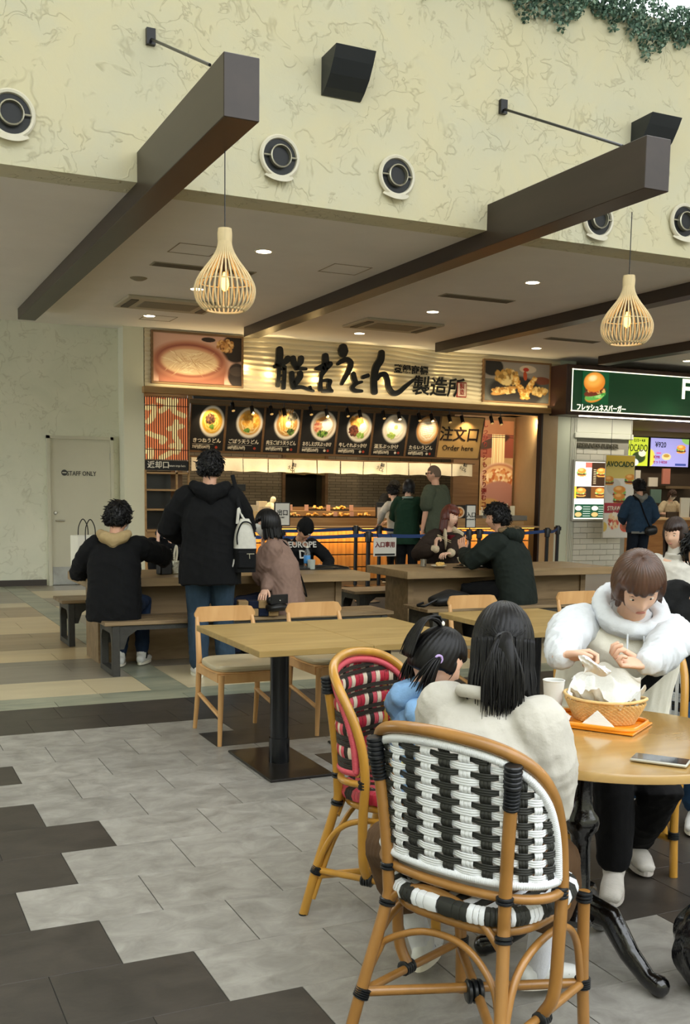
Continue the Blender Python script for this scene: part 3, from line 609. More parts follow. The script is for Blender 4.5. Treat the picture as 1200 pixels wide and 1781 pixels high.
for k in range(8):
    x0, x1 = XB[k]+.018, XB[k+1]-.018; w = x1-x0
    o = empty('menu_board', (x0, yb, zb)); L_ = (zt-zb)/tl.z
    tag(o, 'black menu board showing a bowl with %s' % desc[k] if k < 7 else 'wooden board reading 注文口 Order here at the end of the menu boards', 'menu board', 'row of menu boards under the lintel' if k < 7 else None)
    b = MB(); b.box((-.012, -.03, -.01), (w+.012, .0, L_+.01)); fr = Matrix.Rotation(math.atan2(yb-yt, zt-zb), 4, 'X')
    b = MB().box((0, .0, 0), (w, .03, L_), 0, fr).build('board', M_board if k < 7 else mat('golden_board', 'd0a868', .5, n=(4, .06)), o)
    f = MB()
    for lo, hi in (((-.02, -.01, -.03), (0, .035, L_+.01)), ((w, -.01, -.03), (w+.02, .035, L_+.01)), ((0, -.01, -.03), (w, .035, 0)), ((0, -.01, L_), (w, .035, L_+.012))): f.box(lo, hi, 0, fr)
    f.build('frame', M_oakd, o)
    n3 = (fr.to_3x3() @ V(0, -1, 0)); up3 = fr.to_3x3() @ V(0, 0, 1)
    if k < 7:
        cv = Canvas(64, 70, '1d1b1a'); bowl(cv, k, .63, .65); printed('photo', o, fr @ V(.003, -.003, .003), fr @ V(w-.006, 0, 0), fr @ V(0, 0, L_-.006), cv, PRINT)
        def bt(s, u, v, size, m, xs=1): text(s, size, m, o, fr @ V(u, -.007, v), facing=n3, up=up3, xs=xs, bold=.0015, align='LEFT')
        nm, pr_, _ = menu[k]; xs = min(1, .5/(.075*len(nm))); bt(nm, .045, .155, .078, M_white, xs); bt(pr_, .045, .055, .062, M_white, .62)
        MB().box((.045, -.008, .10), (w-.16, -.004, .104), 0, fr).build('rule', M_white, o)
        for j in ((0,) if k < 2 else (0, 1)):
            MB().lathe([(0, 0), (.022, 0), (.022, .003), (0, .003)], seg=16, M=fr @ Matrix.Translation((w-.17+.06*j+(.06 if k < 2 else 0), -.004, .055)) @ Matrix.Rotation(R(90), 4, 'X')).build('dot', M_red if (j or k < 2) else M_white, o)
    else:
        text('注文口', .27, mat('brown_ink', '2a1a10', .5), o, fr @ V(w/2-.02, -.005, .40), facing=n3, up=up3, bold=.004); text('Order here', .135, mat('brown_ink', '2a1a10', .5), o, fr @ V(w/2-.02, -.005, .17), facing=n3, up=up3)
# black track spots under the lintel, pairs in front of every board
tr = struct(MB().box((4.8, 15.86, 2.862), (11.2, 15.9, 2.9)).build('trim_3', M_black))
sp0 = None
for i, (px, py) in enumerate(((407, 706), (441, 712), (474, 712), (497, 716), (543, 713), (571, 717), (607, 716), (629, 719), (670, 720), (697, 722), (732, 724), (754, 725), (785, 727), (807, 728), (858, 729), (874, 731))):
    p = at(px, py, Y=15.82)
    if sp0 is None:
        sp0 = empty('track_spotlight', cat='spotlight', group='black track spotlights under the lintel')
        MB().tube([(0, .03, .14), (0, .03, .02)], .008, 6).build('stem', M_black, sp0); m = MB(); m.tube([(0, .05, .05), (0, -.01, -.07)], .032, 12); m.build('can', M_black, sp0, True)
        MB().tube([(0, -.011, -.072), (0, -.013, -.075)], .026, 12).build('lens', mat('spot_lens', 'ffd890', .3, emit='ffcf80', es=.4), sp0); s_ = sp0
    else: s_ = copy_tree(sp0)
    s_.location = (p.x, 15.86, p.z); b_ = min(7, max(0, sum(1 for x in XB[1:-1] if p.x > x)))
    s_['label'] = 'track spotlight %s' % ('before the vertical noodle banner, %s of the pair' % ('left' if i == 14 else 'right') if i > 13 else '%s one before the %s' % ('left' if i % 2 == 0 else 'right', 'Order here board' if b_ == 7 else 'board of '+desc[b_]))
    if i % 2 == 1:
        x_ = (XB[b_]+XB[b_+1])/2+.08 if i < 15 else 11.2
        spot('board_spot', (x_, 15.80, 2.70) if i < 15 else (x_, 15.9, 2.8), (x_, 16.08, 2.34) if i < 15 else (x_, 17.2, 2.2), 13 if i < 15 else 90, (1, .76, .46), 110, .8, .02)
x_ = 5.1; spot('board_spot', (x_, 15.80, 2.70), (x_, 16.08, 2.34), 13, (1, .74, .42), 110, .8, .02)
# short curtain (noren)
M_cloth = mat('cream_cotton', 'e8dcc0', .85, n=(60, .05), bump=(200, .1)); nor = empty('noren_curtain', label='cream short split curtain hanging under the menu boards', cat='curtain')
xs_ = np.linspace(4.98, 10.32, 13)
for i in range(12):
    a, b = xs_[i]+.008, xs_[i+1]-.008; m = MB(); m.grid(12, 6, lambda u, v: V(a+(b-a)*u, 16.6+.014*math.sin(u*9+i*2)*(1-v)*1.5+.006*math.sin(u*3+i), 1.775-.006*math.cos(u*6.28)*(1-v)+.235*v)); m.build('panel', M_cloth, nor, True, fix=False)
MB().tube([(4.95, 16.6, 2.0), (10.36, 16.6, 2.0)], .012, 8).build('rod', M_oakd, nor)
for px in (507, 661, 805):
    p = at(px, 812, Y=16.57); text('能古', .07, M_ink, nor, (p.x+.05, 16.57, p.z+.03), bold=.001, xs=.55, up=(.2, 0, 1)); text('うどん', .075, M_ink, nor, (p.x, 16.57, p.z-.04), bold=.001, xs=.7, up=(.5, 0, 1))
# lit lattice panel and tray-return shelf on the left
la = empty('lit_lattice_panel', label='glowing orange slatted panel with pale brush characters left of the menu boards', cat='light panel')
cv = Canvas(60, 84, 'e2804c'); cv.noise(1.5, .08)
for P_ in ([(.55, .98), (.5, .86), (.35, .78)], [(.3, .95), (.62, .9)], [(.7, .96), (.66, .8), (.9, .72)], [(.05, .82), (.2, .84), (.16, .68), (.06, .6)], [(.72, .62), (.68, .4), (.76, .3)], [(.55, .5), (.85, .55)], [(.06, .42), (.2, .38), (.42, .34), (.38, .28)], [(.6, .22), (.8, .24), (.72, .12)], [(.02, .12), (.12, .14), (.1, .02)], [(.35, .02), (.6, .12)]):
    C_ = catmull([(a, 0, b) for a, b in P_], 10) if len(P_) > 2 else [V(P_[0][0], 0, P_[0][1]).lerp(V(P_[1][0], 0, P_[1][1]), t/20) for t in range(21)]
    for c in C_: cv.ell(c.x, c.z, .065, .038, 'ffe39a', 0, .3)
printed('glowing_sheet', la, (4.05, 15.86, 1.92), (.665, 0, 0), (0, 0, .93), cv, mat('lattice_glow', 'ffffff', .5, attr='print', emit=1, es=.85))
sm = MB().box((-.006, -.025, 0), (.006, .0, .95)).mesh('slat', mat('dark_red_slat', '4a1d10', .5))
for i in range(19): link('slat', sm, la, (4.07+.0352*i, 15.855, 1.91))
m = MB(); [m.box((4.04, 15.825, z), (4.72, 15.832, z+.012)) for z in (2.06, 2.72)]; m.build('cross_bar', mat('dark_red_slat', '4a1d10', .5), la)
sg = MB().box((4.04, 15.84, 1.755), (4.72, 15.87, 1.9)).build('return_sign', M_board); tag(sg, 'black sign reading 返却口 below the glowing orange lattice', 'sign'); text('返却口', .115, M_white, sg, (4.24, 15.836, 1.83), bold=.002); text('Return trays here', .05, M_white, sg, (4.53, 15.836, 1.825), xs=.75)
sh = empty('return_shelf', label='oak framed return shelf with open compartments beside the plaster column', cat='shelf')
for x in (4.04, 4.53, 4.72): MB().box((x-.014, 15.84, .0), (x+.014, 15.88, 2.9 if x > 4.6 else 1.76)).build('post', M_oak, sh)
for z in (1.70, 1.44, 1.14, .82): MB().box((4.04, 15.84, z), (4.72, 16.2, z+.028)).build('shelf_board', M_oak, sh)
MB().box((4.04, 16.2, 0), (4.53, 16.22, 1.75)).build('dark_back', mat('smoked_glass', '181512', .25), sh); MB().box((4.53, 16.2, 0), (4.72, 16.22, 1.75)).build('back_panel', M_oakd, sh); MB().box((4.04, 15.88, 0), (4.72, 15.9, .82)).build('front_panel', M_oak, sh)
# kitchen behind
br = world_mat('kitchen_brick_tile', '9b8768', '8a7759', (2, 2, 2), .35, .05)
nt = br.node_tree; g_ = nt.nodes.new('ShaderNodeNewGeometry'); mp_ = nt.nodes.new('ShaderNodeMapping'); mp_.inputs['Rotation'].default_value = (R(90), 0, 0); bt_ = nt.nodes.new('ShaderNodeTexBrick'); nt.links.new(g_.outputs['Position'], mp_.inputs[0]); nt.links.new(mp_.outputs[0], bt_.inputs[0])
bt_.inputs['Scale'].default_value = 1; bt_.inputs['Brick Width'].default_value = .24; bt_.inputs['Row Height'].default_value = .055; bt_.inputs['Mortar Size'].default_value = .005; bt_.inputs['Color1'].default_value = lin('8f8169'); bt_.inputs['Color2'].default_value = lin('7d705a'); bt_.inputs['Mortar'].default_value = lin('4d4231'); nt.links.new(bt_.outputs[0], nt.nodes['Principled BSDF'].inputs['Base Color'])
w_ = struct(MB().box((3.9, 18.98, 0), (7.54, 19.1, 2.95)).box((8.42, 18.98, 0), (11.3, 19.1, 2.95)).build('wall_kitchen', br))
struct(MB().box((4.72, 16.2, 2.93), (11.25, 19, 2.96)).build('ceiling_kitchen', mat('kitchen_ceiling', '6d6350', .8)))
m = MB(); m.box((7.5, 18.93, 0), (7.56, 19.1, 2.2)); m.box((8.4, 18.93, 0), (8.46, 19.1, 2.2)); m.build('door_frame', M_oakd, w_)
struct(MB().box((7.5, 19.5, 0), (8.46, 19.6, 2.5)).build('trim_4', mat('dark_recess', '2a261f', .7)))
cu = empty('doorway_curtain', label='pair of tan cloth panels hanging in the kitchen doorway', cat='curtain')
for i in range(2): MB().grid(10, 4, lambda u, v: V(7.57+.42*(i+u)-.005*i, 18.95+.01*math.sin(u*8), 1.78+.5*v+.01*math.sin(u*5))).build('panel', mat('tan_cloth', '8d7850', .9), cu, True, fix=False)
struct(MB().prism([(11.25, 15.87), (11.66, 17.25), (11.76, 17.25), (11.35, 15.87)], 0, 2.93, ux=(1, 0, 0), uy=(0, 1, 0), n=(0, 0, 1)).build('wall_kitchen_side', mat('side_panel_beige', 'c7ab7c', .6, n=(8, .04)))); struct(MB().box((10.3, 17.25, 0), (11.75, 17.35, 2.93)).build('wall_banner', M_oakd))
struct(MB().box((11.225, 15.78, 0), (11.262, 15.9, 2.9)).build('trim_5', mat('dark_strip', '2b1d15', .5))); struct(MB().box((11.262, 15.8, 0), (11.6, 15.86, 2.9)).build('trim_6', mat('pale_oak_panel', 'ad916b', .5, wood=((2, 2, 1), '9c8059', 0))))
struct(MB().box((11.6, 15.86, 0), (12.0, 16.6, 3.87)).build('wall_column', mat('pale_green_column', 'c8cdb8', .7)))
# the tall noodle banner
cv = Canvas(64, 150, 'b99a70'); cv.rect(0, .62, 1, 1, '8c4a3a'); cv.rect(0, .86, 1, 1, '9c6a4a'); cv.noise(1, .12); cv.ell(.4, .78, .5, .05, '3a2018', .3); cv.rect(.34, .48, .74, .86, 'e9cf9e'); 
for i in range(14): cv.rect(.35+.028*i, .45, .362+.028*i, .86, ['fff0c8', 'cda877'][i % 2])
cv.ell(.62, .40, .62, .17, 'd9b6a2'); cv.ell(.62, .415, .55, .145, 'b27a5a'); cv.ell(.6, .41, .5, .13, 'e2b98a'); cv.blobs(.6, .4, .4, .1, ['f0d2a0', 'd99a60', 'fbe6c0', 'c06a3a'], 160, .05, 3); cv.rect(.1, .12, 1, .3, 'a8766a'); cv.ell(.6, .25, .55, .13, 'b58378'); cv.rect(0, 0, 1, .12, '4a2f20'); cv.ell(.3, .1, .4, .1, 'c09a60'); cv.rect(.2, .845, 1, .855, '2a1712'); cv.rect(.2, .825, 1, .832, '2a1712')
bn = empty('noodle_banner', label='tall poster of noodles lifted from a bowl, right end of the udon counter', cat='poster'); printed('print', bn, (10.87, 17.22, 1.0), (.74, 0, 0), (0, 0, 1.85), cv, PRINT)
for i, ch in enumerate('しっかりコシもっちり弾むコシ'): text(ch, .12, mat('banner_red', '7a1d18', .6), bn, (10.97, 17.215, 2.76-.126*i), bold=.002)
# counter
co = empty('udon_counter', label='long oak serving counter with glowing slatted front', cat='counter')
M_slatw = mat('counter_slat_wood', 'c98f45', .5, wood=((14, 14, 1.2), 'a86f30', 0))
MB().box((4.9, 15.35, .875), (10.95, 15.75, .905), .004).build('tray_rail', M_oak, co); MB().box((4.9, 15.62, .0), (10.9, 16.3, .875)).build('body', M_oakd, co); MB().box((4.9, 15.73, .905), (10.6, 15.76, 1.03)).build('front_board', M_oak, co); MB().box((4.9, 15.76, .905), (10.9, 16.6, .99)).build('worktop', M_oak, co)
for r_ in range(4):
    z0 = .035+.205*r_; me = MB().box((.0025, 0, 0), (.1475, .02, .187), .003).mesh('slat', M_slatw)
    for i in range(40): link('slat', me, co, (4.9+.15*i, 15.59, z0))
MB().box((4.9, 15.6, 0), (10.9, 15.615, .87)).build('dark_gap', M_black, co)
area('counter_strip', (7.9, 15.45, .868), (7.9, 15.55, .1), 150, (1, .62, .22), 6, .05)
MB().box((4.95, 15.43, .866), (10.9, 15.47, .874)).build('led_strip', mat('amber_led', 'ffb040', .4, emit='ffae45', es=5), co)
# tempura display: stepped rack, trays, price cards
dr = empty('display_rack', label='stepped wooden tempura rack on the udon counter', cat='rack'); MB().box((6.1, 15.95, .99), (8.55, 16.2, 1.03)).build('lower_step', M_oak, dr); MB().box((6.1, 16.2, .99), (8.55, 16.5, 1.14)).build('upper_step', M_oak, dr); MB().box((8.55, 15.9, .99), (8.58, 16.5, 1.2)).build('end_panel', M_oak, dr); MB().box((6.1, 16.5, .99), (8.58, 16.52, 1.2)).build('back_panel', M_oakd, dr)
M_fry = [mat('tempura_%s' % a, c, .6, bump=(60, .6), n=(25, .25)) for a, c in (('gold', 'dd9c3c'), ('pale', 'e8c070'), ('brown', 'b5732a'))]
fry = []
for k in range(5):
    m = MB(); a = rng.uniform(-.3, .3, 3); m.limb([(-.05, a[0]*.02, 0), (-.02, .006, .008), (.02, -.006, .004), (.055, a[1]*.03, 0)], [.012, .022, .02, .01], 8); v = np.array(m.v); v += rng.normal(0, .002, v.shape); m.v = [tuple(q) for q in v]; fry.append(m)
trays = []
def tray(x, y, z, lb, pale):
    t = empty('tempura_tray', (x, y, z), label=lb, cat='tray', group='trays of tempura on the udon counter'); m = MB(); m.box((-.17, -.09, 0), (.17, .09, .008)); m.box((-.17, -.095, 0), (.17, -.085, .025)); m.box((-.17, .085, 0), (.17, .095, .025)); m.box((-.175, -.09, 0), (-.165, .09, .025)); m.box((.165, -.09, 0), (.175, .09, .025)); m.build('dish', mat('dark_tray', '241a14', .4), t)
    for i in range(9):
        me = fry[i % 5].mesh('tempura', M_fry[pale if i % 3 else (pale+1) % 3], True); o = link('tempura', me, t, (rng.uniform(-.11, .11), rng.uniform(-.05, .05), .028+.018*(i//4))); o.rotation_euler = (rng.uniform(-.3, .3), 0, rng.uniform(-.6, .6)+1.2)
for i, (px, py, Y_, lb, c_) in enumerate(((512, 902, 16.05, 'tray of small tempura pieces at the left end of the lower step', 1), (540, 901, 16.05, 'tray of mixed tempura, second on the lower step', 0), (571, 901, 16.05, 'tray of flat golden tempura in the middle of the lower step', 1), (601, 901, 16.05, 'tray of golden tempura, fourth on the lower step', 0), (633, 902, 16.05, 'tray of large tempura at the right end of the lower step', 0), (551, 885, 16.33, 'tray of fried fillets on the left of the upper step', 0), (592, 885, 16.33, 'tray of heaped fried fillets on the right of the upper step', 0))):
    p = at(px, py, Y=Y_); tray(p.x, Y_, 1.03 if Y_ < 16.2 else 1.14, lb, c_)
for i, (px, Y_) in enumerate(((505, 16.22), (533, 16.22), (571, 16.22), (611, 16.22), (583, 15.97), (612, 15.97))):
    p = at(px, 885, Y=Y_); tag(MB().box((-.035, -.004, 0), (.035, .004, .1), .001).build('price_card', mat('card_pink', 'd8a78c', .6), loc=(p.x, Y_, 1.03 if Y_ < 16.1 else 1.14)), 'pink price card standing %s of the tempura rack' % ['at the far left of the upper step', 'left of the first upper tray', 'between the two upper trays', 'right of the last upper tray', 'before the middle of the lower step', 'before the right part of the lower step'][i], 'price card', 'price cards on the tempura rack')
# clutter by the till
def boxy(name, px, py, Y_, w, d_, h, m, lb, cat, z=.99):
    p = at(px, py, Y=Y_); return tag(MB().box((-w/2, -d_/2, 0), (w/2, d_/2, h), .004).build(name, m, loc=(p.x, Y_, z)), lb, cat)
M_pap = mat('paper_box', 'd9c8a4', .7, n=(8, .08)); M_brown = mat('brown_box', '6d2f1c', .6)
boxy('paper_box', 437, 905, 15.95, .16, .14, .24, M_pap, 'tall cream paper box on the counter beside the black jacket', 'box'); boxy('paper_cup', 446, 905, 15.85, .09, .09, .15, mat('cup_paper', 'dfc188', .7), 'small paper container in front of the tall cream box', 'container'); boxy('brown_box', 461, 905, 15.9, .16, .14, .14, M_brown, 'dark red box on the counter left of the exit sign', 'box')
boxy('takeaway_box', 461, 890, 16.0, .15, .12, .08, M_pap, 'open takeaway box on top of the dark red box', 'box', 1.13); boxy('takeaway_box', 455, 880, 16.35, .15, .12, .3, M_pap, 'stack-high cream box behind the dark red box', 'box')
p = at(472, 880, Y=16.3); m = MB(); m.ell((0, 0, .14), (.13, .1, .15), 14, 10); v = np.array(m.v); v += rng.normal(0, .008, v.shape); m.v = [tuple(q) for q in v]; m.limb([(0, 0, .26), (.03, 0, .33)], [.03, .05], 8); tag(m.build('plastic_bag', mat('white_plastic', 'e8dcb8', .3, bump=(12, .6)), None, True, (p.x, 16.3, .99)), 'crumpled white plastic bag behind the exit sign', 'bag')
boxy('till_screen', 406, 850, 17.6, .42, .1, .12, mat('screen_black', '10141a', .3), 'small black screen with a bright edge behind the counter', 'screen', 1.45); 
MB().tube([(0, 0, -.5), (0, 0, 0)], .02, 8).build('pole', M_black, bpy.data.objects['till_screen'])
struct(MB().box((5.0, 18.2, 0), (11.1, 18.9, .93)).build('trim_7', mat('back_counter_steel', '4a463e', .4, .5)))
m = MB(); m.lathe([(.0, 0), (.16, 0), (.17, .1), (.16, .12), (.05, .19), (0, .2)], seg=24); p = at(650, 876, Y=17.2); tag(m.build('rice_cooker', mat('cooker_black', '17181a', .3), None, True, (p.x, 17.2, 1.0)), 'black domed cooker behind the tempura rack', 'cooker')
struct(MB().box((6.0, 17.0, 0), (10.8, 17.5, .99)).build('trim_8', mat('inner_counter', '3a332a', .5)))
pb = boxy('picture_stand', 793, 890, 16.4, .42, .03, .26, M_board, 'small black stand-up card with a bowl of noodles on the counter', 'picture'); cv = Canvas(50, 32, '1b1917'); cv.ell(.62, .5, .3, .42, 'e8ddc8'); cv.ell(.62, .5, .24, .34, 'b87a3a'); cv.blobs(.62, .5, .18, .25, ['8a4a20', 'e0b070', 'd99040'], 40, .05, 3); printed('print', pb, (-.2, -.018, .01), (.4, 0, 0), (0, 0, .24), cv, PRINT)
boxy('hand_gel_bottle', 838, 898, 15.9, .085, .06, .17, mat('gel_white', 'e8dcc0', .3), 'white pump bottle on the steel box by the noodle banner', 'bottle', 1.0)
m = MB().tube([(0, 0, .17), (0, 0, .22)], .012, 8).tube([(0, 0, .215), (-.04, -.02, .22)], .008, 6).build('pump', mat('gel_white', 'e8dcc0', .3), bpy.data.objects['hand_gel_bottle'])
s1 = boxy('table_sign', 876, 880, 15.9, .17, .02, .24, mat('cream_card', 'e6d8b4', .6), 'cream card with black brush writing at the end of the counter', 'sign', 1.05); text('能古\nうどん', .075, M_ink, s1, (0, -.013, .12), bold=.001); boxy('table_sign', 891, 886, 15.9, .1, .02, .2, mat('cream_card', 'e6d8b4', .6), 'small narrow card at the right end of the counter', 'sign', 1.05)
boxy('napkin_tray', 756, 902, 15.9, .35, .16, .05, mat('napkin_pale', 'd9c9a8', .6), 'low open box of packets on the counter right of the man in green', 'box')
boxy('steel_box', 870, 905, 15.9, .95, .3, .09, mat('grey_steel', '77736a', .4, .6), 'long grey steel box at the right end of the udon counter', 'box')
# queue barrier
M_belt = mat('blue_belt', '1c3a6e', .6)
pst = None; spots = [(619, 14.66, 'black queue post under the tempura rack, the left one'), (641, 12.6, 'black queue post holding the 入口専用 sheet side of the belt'), (660, 14.6, 'black queue post behind the 入口専用 sheet'), (816, 13.03, 'black queue post carrying the entrance sign beside the green parka'), (834, 13.25, 'black queue post just right of the 入口 sign'), (952, 13.55, 'black queue post before the pale column, nearer one'), (970, 14.45, 'black queue post before the white column, farther one'), (489, 13.2, 'black queue post carrying the exit sign behind the beanie boy')]
PX = {}
for px, y, lb in spots:
    p = at(px, 915, Y=y)
    if pst is None:
        pst = empty('queue_post', cat='queue post', group='black belt barrier posts'); MB().lathe([(0, 0), (.17, 0), (.17, .012), (.05, .03), (0, .03)], seg=28).build('base', M_black, pst, True); MB().tube([(0, 0, .02), (0, 0, .8)], .03, 14).build('pole', M_black, pst, True); MB().lathe([(.03, .8), (.044, .81), (.044, .93), (.036, .95), (0, .955)], seg=16).box((-.06, -.02, .87), (.06, .02, .93)).build('belt_head', M_black, pst, True); o = pst
    else: o = copy_tree(pst)
    o.location = (p.x, y, 0); o['label'] = lb; PX[px] = p.x, y
def belt(a, b, lb, z=.9):
    a = V(*a, z); b = V(*b, z); m = MB(); n = 10
    m.grid(n, 2, lambda u, v: a.lerp(b, u)+V(0, 0, -.03*math.sin(math.pi*u)+.048*(v-.5))); tag(m.build('barrier_belt', M_belt, fix=False), lb, 'belt', 'blue retractable belts')
belt((4.9, 14.6), PX[619], 'blue belt running left from the posts behind the beanie boy'); belt((4.2, 12.6), PX[641], 'nearer blue belt behind the beanie boy'); belt(PX[619], PX[660], 'short blue belt between the two posts under the tempura rack'); belt(PX[660], (8.3, 14.6), 'blue belt passing behind the green cardigan'); belt(PX[641], PX[816], 'blue belt between the 入口専用 sheet and the 入口 sign'); belt(PX[834], PX[952], 'blue belt running behind the green parka'); belt(PX[952], PX[970], 'short blue belt between the two posts by the pale column')
belt(PX[834], (8.5, 14.6), 'blue belt turning back from the 入口 sign towards the counter')
def post_sign(px, w, z0, h, s, lb, sub):
    x, y = PX[px]; o = empty('post_sign', (x, y-.03, z0), label=lb, cat='sign'); MB().box((-w/2, -.01, 0), (w/2, .01, h), .004).build('frame', M_black, o); MB().box((-w/2+.015, -.013, .015), (w/2-.015, -.009, h-.015)).build('sheet', mat('white_sheet', 'd5d0c4', .5), o)
    text(s, .085, M_ink, o, (0, -.0165, h*.55), bold=.001, xs=.95); text(sub, .03, M_ink, o, (0, -.0165, h*.55-.06))
    MB().tube([(0, .03, -.06), (0, .01, .02)], .008, 6).build('stem', M_black, o)
post_sign(489, .23, 1.0, .32, '出口', 'framed sign reading 出口 on a post before the counter', 'EXIT'); post_sign(816, .17, .97, .34, '入口', 'framed sign reading 入口 behind the woman with red hair', 'ENTRANCE')
o = empty('hanging_notice', (6.43, 12.5, .62), label='white sheet reading 入口専用 hung on the blue belt', cat='notice'); MB().box((-.17, -.004, 0), (.17, .004, .25), .001).build('sheet', mat('white_sheet', 'd5d0c4', .5), o); text('入口専用', .082, mat('notice_red', '6e1f1c', .6), o, (0, -.007, .15), bold=.002, xs=.92); MB().box((-.15, -.007, .01), (.15, -.004, .035)).build('black_bar', M_black, o)
m = MB(); m.tube([(-.1, 0, .24), (-.1, .04, .3)], .006, 6).tube([(.1, 0, .24), (.1, .04, .3)], .006, 6); m.build('clip', M_black, o)
tag(MB().box((-.1, -.03, 0), (.1, .03, .31), .005).build('card_reader', mat('reader_dark', '1b1a18', .4), loc=(at(663, 890, Y=15.9).x, 15.9, .99)), 'black till display with a pale sheet beside the staff member', 'till'); MB().box((-.09, -.035, .04), (.09, -.03, .22)).build('sheet', mat('white_sheet', 'd5d0c4', .5), bpy.data.objects['card_reader'])
# ================================================================ BURGER SHOP
M_green = mat('sign_green', '0f4a28', .3, emit='0f4a28', es=.25, coat=.5); M_glow = mat('sign_white_glow', 'fff8e0', .4, emit='fff6dc', es=1.5)
bs = empty('burger_sign', label='long green lit fascia sign with a burger picture and white lettering', cat='sign')
MB().box((11.40, 15.32, 2.87), (19.5, 15.9, 3.74), .01).build('case', mat('sign_case_brown', '3a241c', .45), bs); MB().box((11.5, 15.3, 2.93), (19.5, 15.33, 3.66)).build('face', M_green, bs)
m = MB(); m.box((11.5, 15.295, 2.93), (19.5, 15.302, 2.948)); m.box((11.5, 15.295, 3.645), (19.5, 15.302, 3.663)); m.box((11.5, 15.295, 2.93), (11.518, 15.302, 3.663)); m.build('border', M_glow, bs)
text('フレッシュネスバーガー', .125, M_glow, bs, (12.16, 15.292, 3.0), bold=.002, xs=.8); text('FRESHNESS BURGER', .5, M_glow, bs, (13.98, 15.292, 3.42), align='LEFT', bold=.012, xs=.9)
cv = Canvas(70, 80, '0f4a28'); cv.ell(.45, .22, .34, .16, 'd98a30', .3); cv.ell(.5, .26, .4, .13, '5fa84a', .3); cv.blobs(.52, .3, .38, .07, ['7ac05c', '3f8a34', 'a8d880'], 60, .05, 3); cv.ell(.38, .3, .2, .06, 'e8e0d0', .3); cv.ell(.48, .38, .42, .12, '6a2f1c', .3); cv.blobs(.5, .42, .36, .07, ['b04a2a', '4a1c10', '8c3a22', 'd8b060'], 60, .05, 5); cv.ell(.45, .68, .4, .3, 'd98028', .3, .1); cv.ell(.42, .74, .3, .2, 'f0a848', .3, .6); cv.ell(.38, .8, .14, .08, 'fde0a0', .3, .8)
cv.a[(cv.y < .03) | (cv.x < .02)] = np.array(lin('0f4a28')[:3]); printed('burger_picture', bs, (11.72, 15.29, 3.07), (.58, 0, 0), (0, 0, .56), cv, SCREEN)
ls = MB(); [ls.box((11.75+.06*i, 15.34, 2.85), (11.79+.06*i, 15.4, 2.868)) for i in range(58)]; ls.build('led_row', mat('led_row_glow', 'fff4dc', .4, emit='fff2dc', es=5), bs)
area('burger_strip', (13.6, 15.45, 2.84), (13.6, 15.7, 1.5), 18, (1, .93, .8), 3.6, .06)
M_brick = mat('white_glazed_brick', 'd3cfc0', .3, rand=.04, n=(6, .04)); tc_ = struct(MB().box((12.0, 15.88, 0), (13.3, 16.6, 2.87)).build('wall_tiled', mat('brick_joint', '9d998c', .8)))
me = MB().box((.002, -.022, .003), (.313, 0, .1), .004).mesh('brick', M_brick); mh = MB().box((.002, -.022, .003), (.155, 0, .1), .004).mesh('brick', M_brick)
for r_ in range(22):
    z = .03+.104*r_; x = 12.08
    if z < 1.0 or z > 0: 
        if r_ % 2: link('brick', mh, tc_, (x, 15.88, z)); x += .157
        while x+.3 < 13.32: link('brick', me, tc_, (x, 15.88, z)); x += .316
        if x+.15 < 13.3: link('brick', mh, tc_, (x, 15.88, z))
m = MB(); [m.box((11.93+.035*i, 15.84, 0), (11.955+.035*i, 15.88, 2.87), .005) for i in range(4)]; m.build('fluted_trim', mat('fluted_white', 'cfd0c0', .6), tc_)
m = MB(); m.box((12.0, 15.8, 2.5), (13.35, 15.88, 2.6), .01); m.box((12.0, 15.84, 2.6), (13.35, 15.88, 2.87), .01); m.build('moulding', mat('fluted_white', 'cfd0c0', .6), tc_)
walltext('FRESHNESS BURGER', 1040, 776, .115, mat('metal_letters', '6f6a5c', .35, .7), tc_, .92, y=15.84, ext=.01)
lbx = empty('menu_lightbox', label='backlit menu board with burger pictures on the white brick pier', cat='menu board'); MB().box((11.98, 15.79, .98), (12.8, 15.856, 2.11), .01).build('case', mat('lightbox_grey', 'b7b7ad', .4, .4), lbx)
cv = Canvas(72, 100, 'f0ece0'); cv.rect(.02, .58, .5, .99, 'f2eee4'); cv.rect(.5, .58, .98, .99, '38281c'); cv.rect(.02, .36, .5, .57, '2f241c'); cv.rect(.5, .36, .98, .57, '7a4a24'); cv.rect(.02, .02, .98, .26, '1c4a34'); cv.rect(.02, .26, .98, .34, 'e8ecec'); cv.rect(.3, .9, .5, .99, 'd06a5a'); cv.rect(.0, .36, .06, .57, 'f2c83a')
def burger(cv, x, y, w, sd=1):
    A = cv.asp; cv.ell(x, y-.34*w*A, w*.9, w*.2*A, 'd99a48'); cv.ell(x, y-.15*w*A, w, w*.18*A, '5a2c1a'); cv.ell(x, y+.0*w*A, w*.95, w*.14*A, 'c8402c'); cv.blobs(x, y+.1*w*A, w*.9, w*.08*A, ['7ac05c', '4a9a3c', 'a8d880'], 25, w*.16, sd); cv.ell(x, y+.42*w*A, w*.9, w*.42*A, 'dd8f38'); cv.ell(x-.15*w, y+.55*w*A, w*.45, w*.2*A, 'f5bf70', 0, .7)
burger(cv, .2, .8, .15); burger(cv, .8, .8, .16, 2); burger(cv, .2, .45, .16, 3); burger(cv, .78, .45, .16, 4)
for i in range(5): cv.rect(.28, .05+.04*i, .5, .06+.04*i, 'c8d8c8'); cv.rect(.75, .05+.04*i, .95, .06+.04*i, 'c8d8c8')
for x in (.14, .64): cv.ell(x, .19, .1, .04, 'f0e8d8'); cv.ell(x, .08, .1, .04, 'd9b070')
